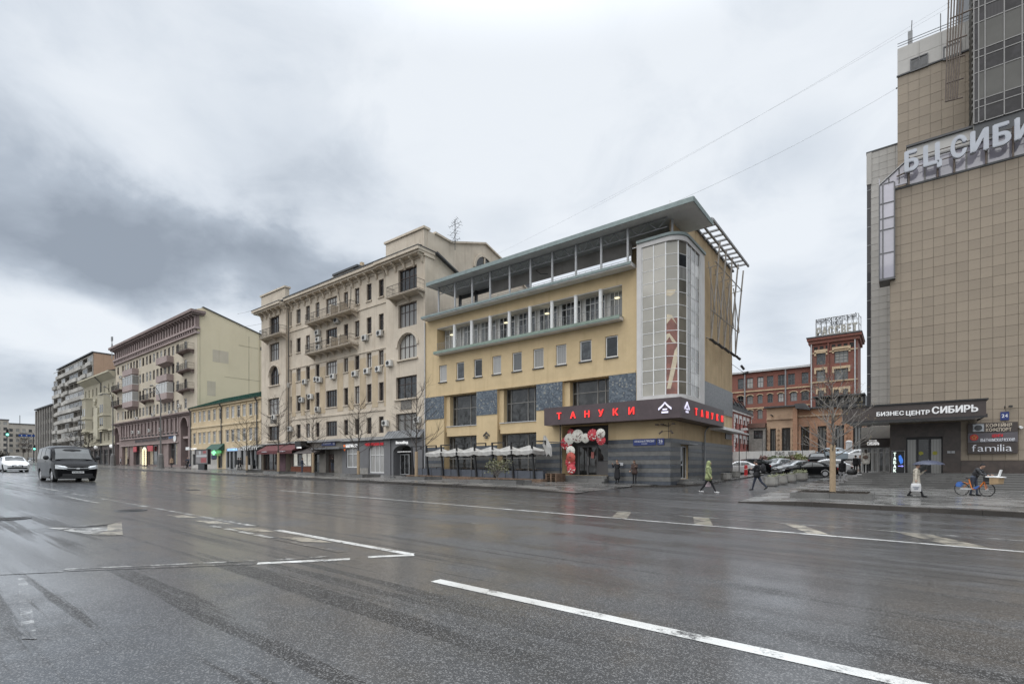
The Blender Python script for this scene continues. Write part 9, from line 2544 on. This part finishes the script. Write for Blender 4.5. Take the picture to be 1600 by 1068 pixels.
for i, (cx, cy, r, m, lab) in enumerate(((892, 676, 6.5, 'r', 'topmost red paper umbrella peeping out behind the largest cream one'), (885, 692, 10.5, 'r', 'red paper umbrella left behind the cream ones'), (889.5, 685.5, 9, 'w', 'cream paper umbrella left of the largest one'), (902.5, 680.8, 10.6, 'w', 'largest cream paper umbrella with a plum branch'), (914.8, 684, 7.5, 'w', 'plain cream paper umbrella right of the largest one'),
        (926, 679, 9.5, 'r', 'red paper umbrella with white blossoms at the top'), (939, 687, 8, 'r', 'plain red paper umbrella below the right cream one'), (938.5, 676.8, 7.8, 'w', 'cream paper umbrella at the upper right end'), (891.5, 704, 8, 'w', 'cream paper umbrella in the middle of the left column'), (891, 722, 9, 'r', 'red paper umbrella second from the bottom of the column'), (891.8, 714, 8.3, 'f', 'faded red paper umbrella in the left column'), (892.5, 732.5, 8, 'r', 'lowest red paper umbrella with white blossoms'))):
    y = yu - .09 * i; x, z = on_y(cx, cy, y); R_ = r * y / ray(cx, cy)[1] / F_PX
    t = thing('paper_umbrella', lab, 'paper umbrella', (x, y, z), 0, 'paper umbrellas round the entrance')
    c = MB(); n = 24
    for (u, dep) in ((.04, -.16), (.5, -.10), (1.0, 0.0)):
        for k in range(n): a = 2 * PI * k / n; q = u * R_ * (1 - .02 * (k % 2)); c.v.append((q * math.cos(a), dep * R_ * 1.6, q * math.sin(a)))
    for j in range(2):
        for k in range(n): c.f.append((j * n + k, j * n + (k + 1) % n, (j + 1) * n + (k + 1) % n, (j + 1) * n + k))
    c.f.append(tuple(range(n)))
    lp(t, 'paper', c, {'w': M_PUW, 'r': M_PUR, 'f': M_PUR2}[m])
    ri = MB()
    for k in range(12): a = 2 * PI * k / 12; ri.tube((0, -.17 * R_ * 1.6, 0), (R_ * math.cos(a), -.012, R_ * math.sin(a)), .006, n=3)
    lp(t, 'ribs', ri.lathe([(.04, -.3 * R_), (.04, -.2 * R_)], 8, axis='y'), M_BLACK if m == 'f' else M_PUW if m == 'r' else M_RUST)
    if 'blossom' in lab or 'branch' in lab or i in (1, 7):
        bl = MB(); r2 = random.Random(i)
        for k in range(9):
            a, u = r2.uniform(-2.6, -.2), r2.uniform(.3, .85) * R_; bl.lathe([(.05, -.02), (.02, -.03)], 5, (u * math.cos(a), -.12 * R_, u * math.sin(a)), axis='y')
        if m == 'w': bl.path([(R_ * .6, -.16 * R_, R_ * .35), (R_ * .2, -.2 * R_, -.05), (-.1 * R_, -.2 * R_, -.2 * R_)], .022, 4)
        lp(t, 'blossom', bl, M_PUW if m == 'r' else mat('dark_ink_red', (.13, .02, .02), .7, .4, 9))
# street furniture
M_LAMPPOST = mat('grey_lamp_post', (.13, .125, .12), .6, .15, 2, .3)
def street_lamp(label, x, y, H, arms, base=True):
    z = gz(x, y); t = thing('street_lamp', label, 'street lamp', (x, y, z), 0, 'street lamps')
    lp(t, 'pole', MB().path([(0, 0, 0), (0, 0, H * .3), (0, 0, H)], [.17, .13, .08], 10), M_LAMPPOST, True)
    if base: lp(t, 'base', MB().lathe([(.55, 0), (.5, .4), (.42, 1.9), (.35, 2.2), (.2, 2.35)], 8), M_LAMPPOST)
    for (L, up, dy) in arms:
        lp(t, 'arm', MB().path([(0, 0, H - .3), (L * .2, dy * .2, H + up * .55), (L * .6, dy * .6, H + up * .95), (L, dy, H + up)], .05, 6), M_LAMPPOST)
        lp(t, 'lamp_head', MB().ball((L, dy, H + up - .05), .5, .22, .12, 10, 6), M_LAMPPOST, True)
x, y, z = ground(251, 731); street_lamp('street lamp with long double arms before the mauve shop piers', x, y, Z(251, 622, y) - z, [(-7.5, 2.2, 0), (-4.5, 1.4, 0), (2.5, 1.6, -2)])
x, y, z = ground(176.5, 727.5); street_lamp('street lamp at the left corner of the mauve trimmed house', x, y, Z(176, 628, y) - z, [(-8, 2.2, 0), (3, 2.5, -2)])
for px, py, t_, lab in ((126, 724, 640, 'street lamp before the panel block'), (58, 719, 656, 'far street lamp beside the grey house')):
    x, y, z = ground(px, py); street_lamp(lab, x, y, Z(px, t_, y) - z, [(-4, 1.5, 0), (4, 1.5, 0)], False)
def light_box(label, px0, px1, pt, pb, pbase, Y, m):
    x0, x1 = X(px0, Y), X(px1, Y); pc = (px0 + px1) / 2; x, z1, z0 = X(pc, Y), Z(pc, pt, Y), Z(pc, pb, Y); zg = gz(x)
    t = thing('advertising_light_box', label, 'light box', (x, Y, zg), 0, 'advertising light boxes')
    wp(t, 'pedestal', MB().box(x - (x1 - x0) * .24, x + (x1 - x0) * .24, Y - .2, Y + .2, zg, z0), M_BLACK)
    wp(t, 'frame', MB().box(x0, x1, Y - .2, Y + .2, z0, z0 + .14).box(x0, x1, Y - .2, Y + .2, z1 - .14, z1).box(x0, x0 + .14, Y - .2, Y + .2, z0 + .14, z1 - .14).box(x1 - .14, x1, Y - .2, Y + .2, z0 + .14, z1 - .14), M_BLACK)
    wp(t, 'poster', MB().box(x0 + .14, x1 - .14, Y - .15, Y + .15, z0 + .14, z1 - .14), m)
    return t, x0, x1, z0, z1
x, y, z = ground(319.5, 733.5)
t, x0, x1, z0, z1 = light_box('black framed poster box with red and grey poster on the pavement', 306.5, 327, 701.5, 725, 733.5, y, mat('grey_poster', (.16, .145, .14), .3, .3, 1.5))
for (a, b, c, d, m) in ((.08, .92, .5, .64, M_LGREY), (.45, .9, .06, .42, mat('red_poster_field', (.28, .045, .045), .4, .3, 2)), (.62, .88, .76, .94, MAT['red_poster_field']), (.3, .45, .7, .95, M_LGREY)):
    wp(t, 'poster_field', MB().box(x0 + .14 + (x1 - x0 - .28) * a, x0 + .14 + (x1 - x0 - .28) * b, y - .156, y - .151, z0 + .14 + (z1 - z0 - .28) * c, z0 + .14 + (z1 - z0 - .28) * d), m)
x, y, z = ground(160, 724); light_box('pale poster box before the olive house shops', 153, 167, 699, 719, 724, y, mat('pale_poster', (.30, .30, .29), .4, .4, 1.5))
def signal(label, px, py, pg, Y, col, big=1.0):
    x, z = on_y(px, py, Y); zg = gz(x, min(Y, 23)); t = thing('traffic_light', label, 'traffic light', (x, Y, zg), 0, 'traffic lights')
    wp(t, 'pole', MB().tube((x - .35, Y, zg), (x - .35, Y, z + 1.2), .1, n=6), M_DGREY)
    wp(t, 'housing', MB().box(x - .25, x + .25, Y - .2, Y + .2, z - .45, z + 1.4), M_BLACK)
    for k in range(3): wp(t, 'lens', MB().lathe([(.2 * big, 0), (.19 * big, .05), (0, .08)], 12, (x + .252, Y, z + .55 * k), axis='x'), mat('lit_green_lens', (.1, .8, .5), .3, 0, emit=(.15, 1, .7), es=3.0) if k == 0 else M_DKIN)
    return t
signal('green traffic light hanging over the far road at the frame edge', 11.3, 678.5, 0, 22.0, 1, 1.3)
signal('green traffic light on a pole before the grey far house', 53.5, 701, 0, 33.0, 1, 1.2)
SY = 36.0; x0, z0 = on_y(36, 683, SY); x1, z1 = on_y(50, 677, SY); SXX = X(43, SY)
DS = thing('direction_sign', 'blue overhead direction sign over the far road', 'road sign', (SXX, SY, gz(SXX)))
wp(DS, 'board', MB().box(SXX, SXX + .1, SY - 2.3, SY + 1.9, z0, z1), mat('blue_road_sign', (.02, .07, .28), .4, .2, 2)); wp(DS, 'post', MB().tube((SXX - .1, SY + 1.6, gz(SXX)), (SXX - .1, SY + 1.6, z1 + .5), .14, n=6), M_DGREY)
for i in range(3): wp(DS, 'arrow', MB().box(SXX + .1, SXX + .12, SY - 1.7 + 1.3 * i, SY - 1.4 + 1.3 * i, z0 + .25, z1 - .2), M_WHITE)
x = X(1155, 52); PT = thing('thin_lamp_pole', 'thin dark pole beside the concrete pot on the side walkway', 'pole', (x, 52, yard_z(x, 52)))
lp(PT, 'pole', MB().tube((0, 0, 0), (0, 0, 4.6), .045, n=6), M_DGREY); lp(PT, 'cap', MB().ball((0, 0, 4.62), .07, n=6, m=4), M_DGREY)
for px, Y, h, lab in ((1166, 66, 3.0, 'thin short post between the parked cars'), (1191, 68, 4.5, 'thin post before the left end of the hoarding'), (1254, 72, 3.8, 'thin sapling stake at the right end of the hedge')):
    x = X(px, Y); z = TZ_ if Y > 70.3 else yard_z(x, Y); t = thing('thin_post', lab, 'post', (x, Y, z)); lp(t, 'shaft', MB().tube((0, 0, -.05), (0, 0, h), .035, n=5), M_DGREY); lp(t, 'cap', MB().ball((0, 0, h), .05, n=6, m=4), M_DGREY)
x = X(1165.5, 56); z = yard_z(x, 56); HP = thing('red_hydrant_post', 'bright red post with a square foot beside the parked cars', 'hydrant', (x, 56, z))
M_HYD = mat('red_post_paint', (.45, .02, .025), .4, .1)
lp(HP, 'column', MB().lathe([(.17, .05), (.17, .95), (.12, 1.05), (0, 1.08)], 12), M_HYD, True); lp(HP, 'foot', MB().box(-.28, .28, -.28, .28, 0, .05), M_HYD); lp(HP, 'band', MB().lathe([(.18, .6), (.18, .66)], 12), M_WHITE)
x = X(1326.5, 79); CO = thing('grey_column', 'pale grey round column beside the people on the terrace', 'column', (x, 79, TZ_)); lp(CO, 'shaft', MB().lathe([(.4, 0), (.36, 2.0), (.36, 2.4)], 14), M_LGREY); lp(CO, 'cap', MB().ball((0, 0, 2.45), .4, .4, .25, 12, 6), M_LGREY)
struct('hedge', leaves([(-330 + runi(-6, 6), runi(24, 40), 4.3 + runi(0, 3.2)) for k in range(260)], 14, .7, .9, random.Random(8)), leafmat('far_hedge_leaves', (.05, .045, .032)))['kind'] = 'stuff'
for i, (px, Y, H) in enumerate(((36, 40, 11), (44, 42, 12.5), (118, 34, 9), (139, 33.8, 8))):
    x = X(px, Y); bare_tree(('far bare tree under the blue direction sign', 'far bare tree right of the blue direction sign', 'far bare tree before the panel block shops', 'far bare tree before the olive house edge')[i], x, Y, gz(x), H, 0, .1, M_BARK, 30 + i, .75, 1.1, .16)
def wire(label, a, b, sag, r=.009):
    t = thing('overhead_wire', label, 'wire', a); A_, B_ = Vector((0, 0, 0)), Vector(b) - Vector(a)
    lp(t, 'strand', MB().path([A_.lerp(B_, k / 12) - Vector((0, 0, sag * 4 * (k / 12) * (1 - k / 12))) for k in range(13)], r, 4), M_GREY); lp(t, 'clamp', MB().ball((0, 0, 0), .06, n=6, m=4), M_IRON)
def wpt(px, py, Y): q = on_y(px, py, Y); return (q[0], Y, q[1])
wire('single dark wire from the tiled tower down to the flat teal roof', wpt(1401, 138, 49), wpt(1047, 319, 36), .35)
wire('upper faint wire crossing the sky above the flat roof', wpt(1482, 5, 47), wpt(925, 326, 42), .3, .006)
wire('lower faint wire crossing the sky above the flat roof', wpt(1482, 12, 47), wpt(770, 400, 44), .5, .006)
wire('wire from the yellow house gable to the tower balcony', wpt(375, 510, 40), wpt(410, 505, 36), .1, .02)
wire('short wire above the gable to the cream house', wpt(372, 490, 42), wpt(405, 481, 36), .1, .02)
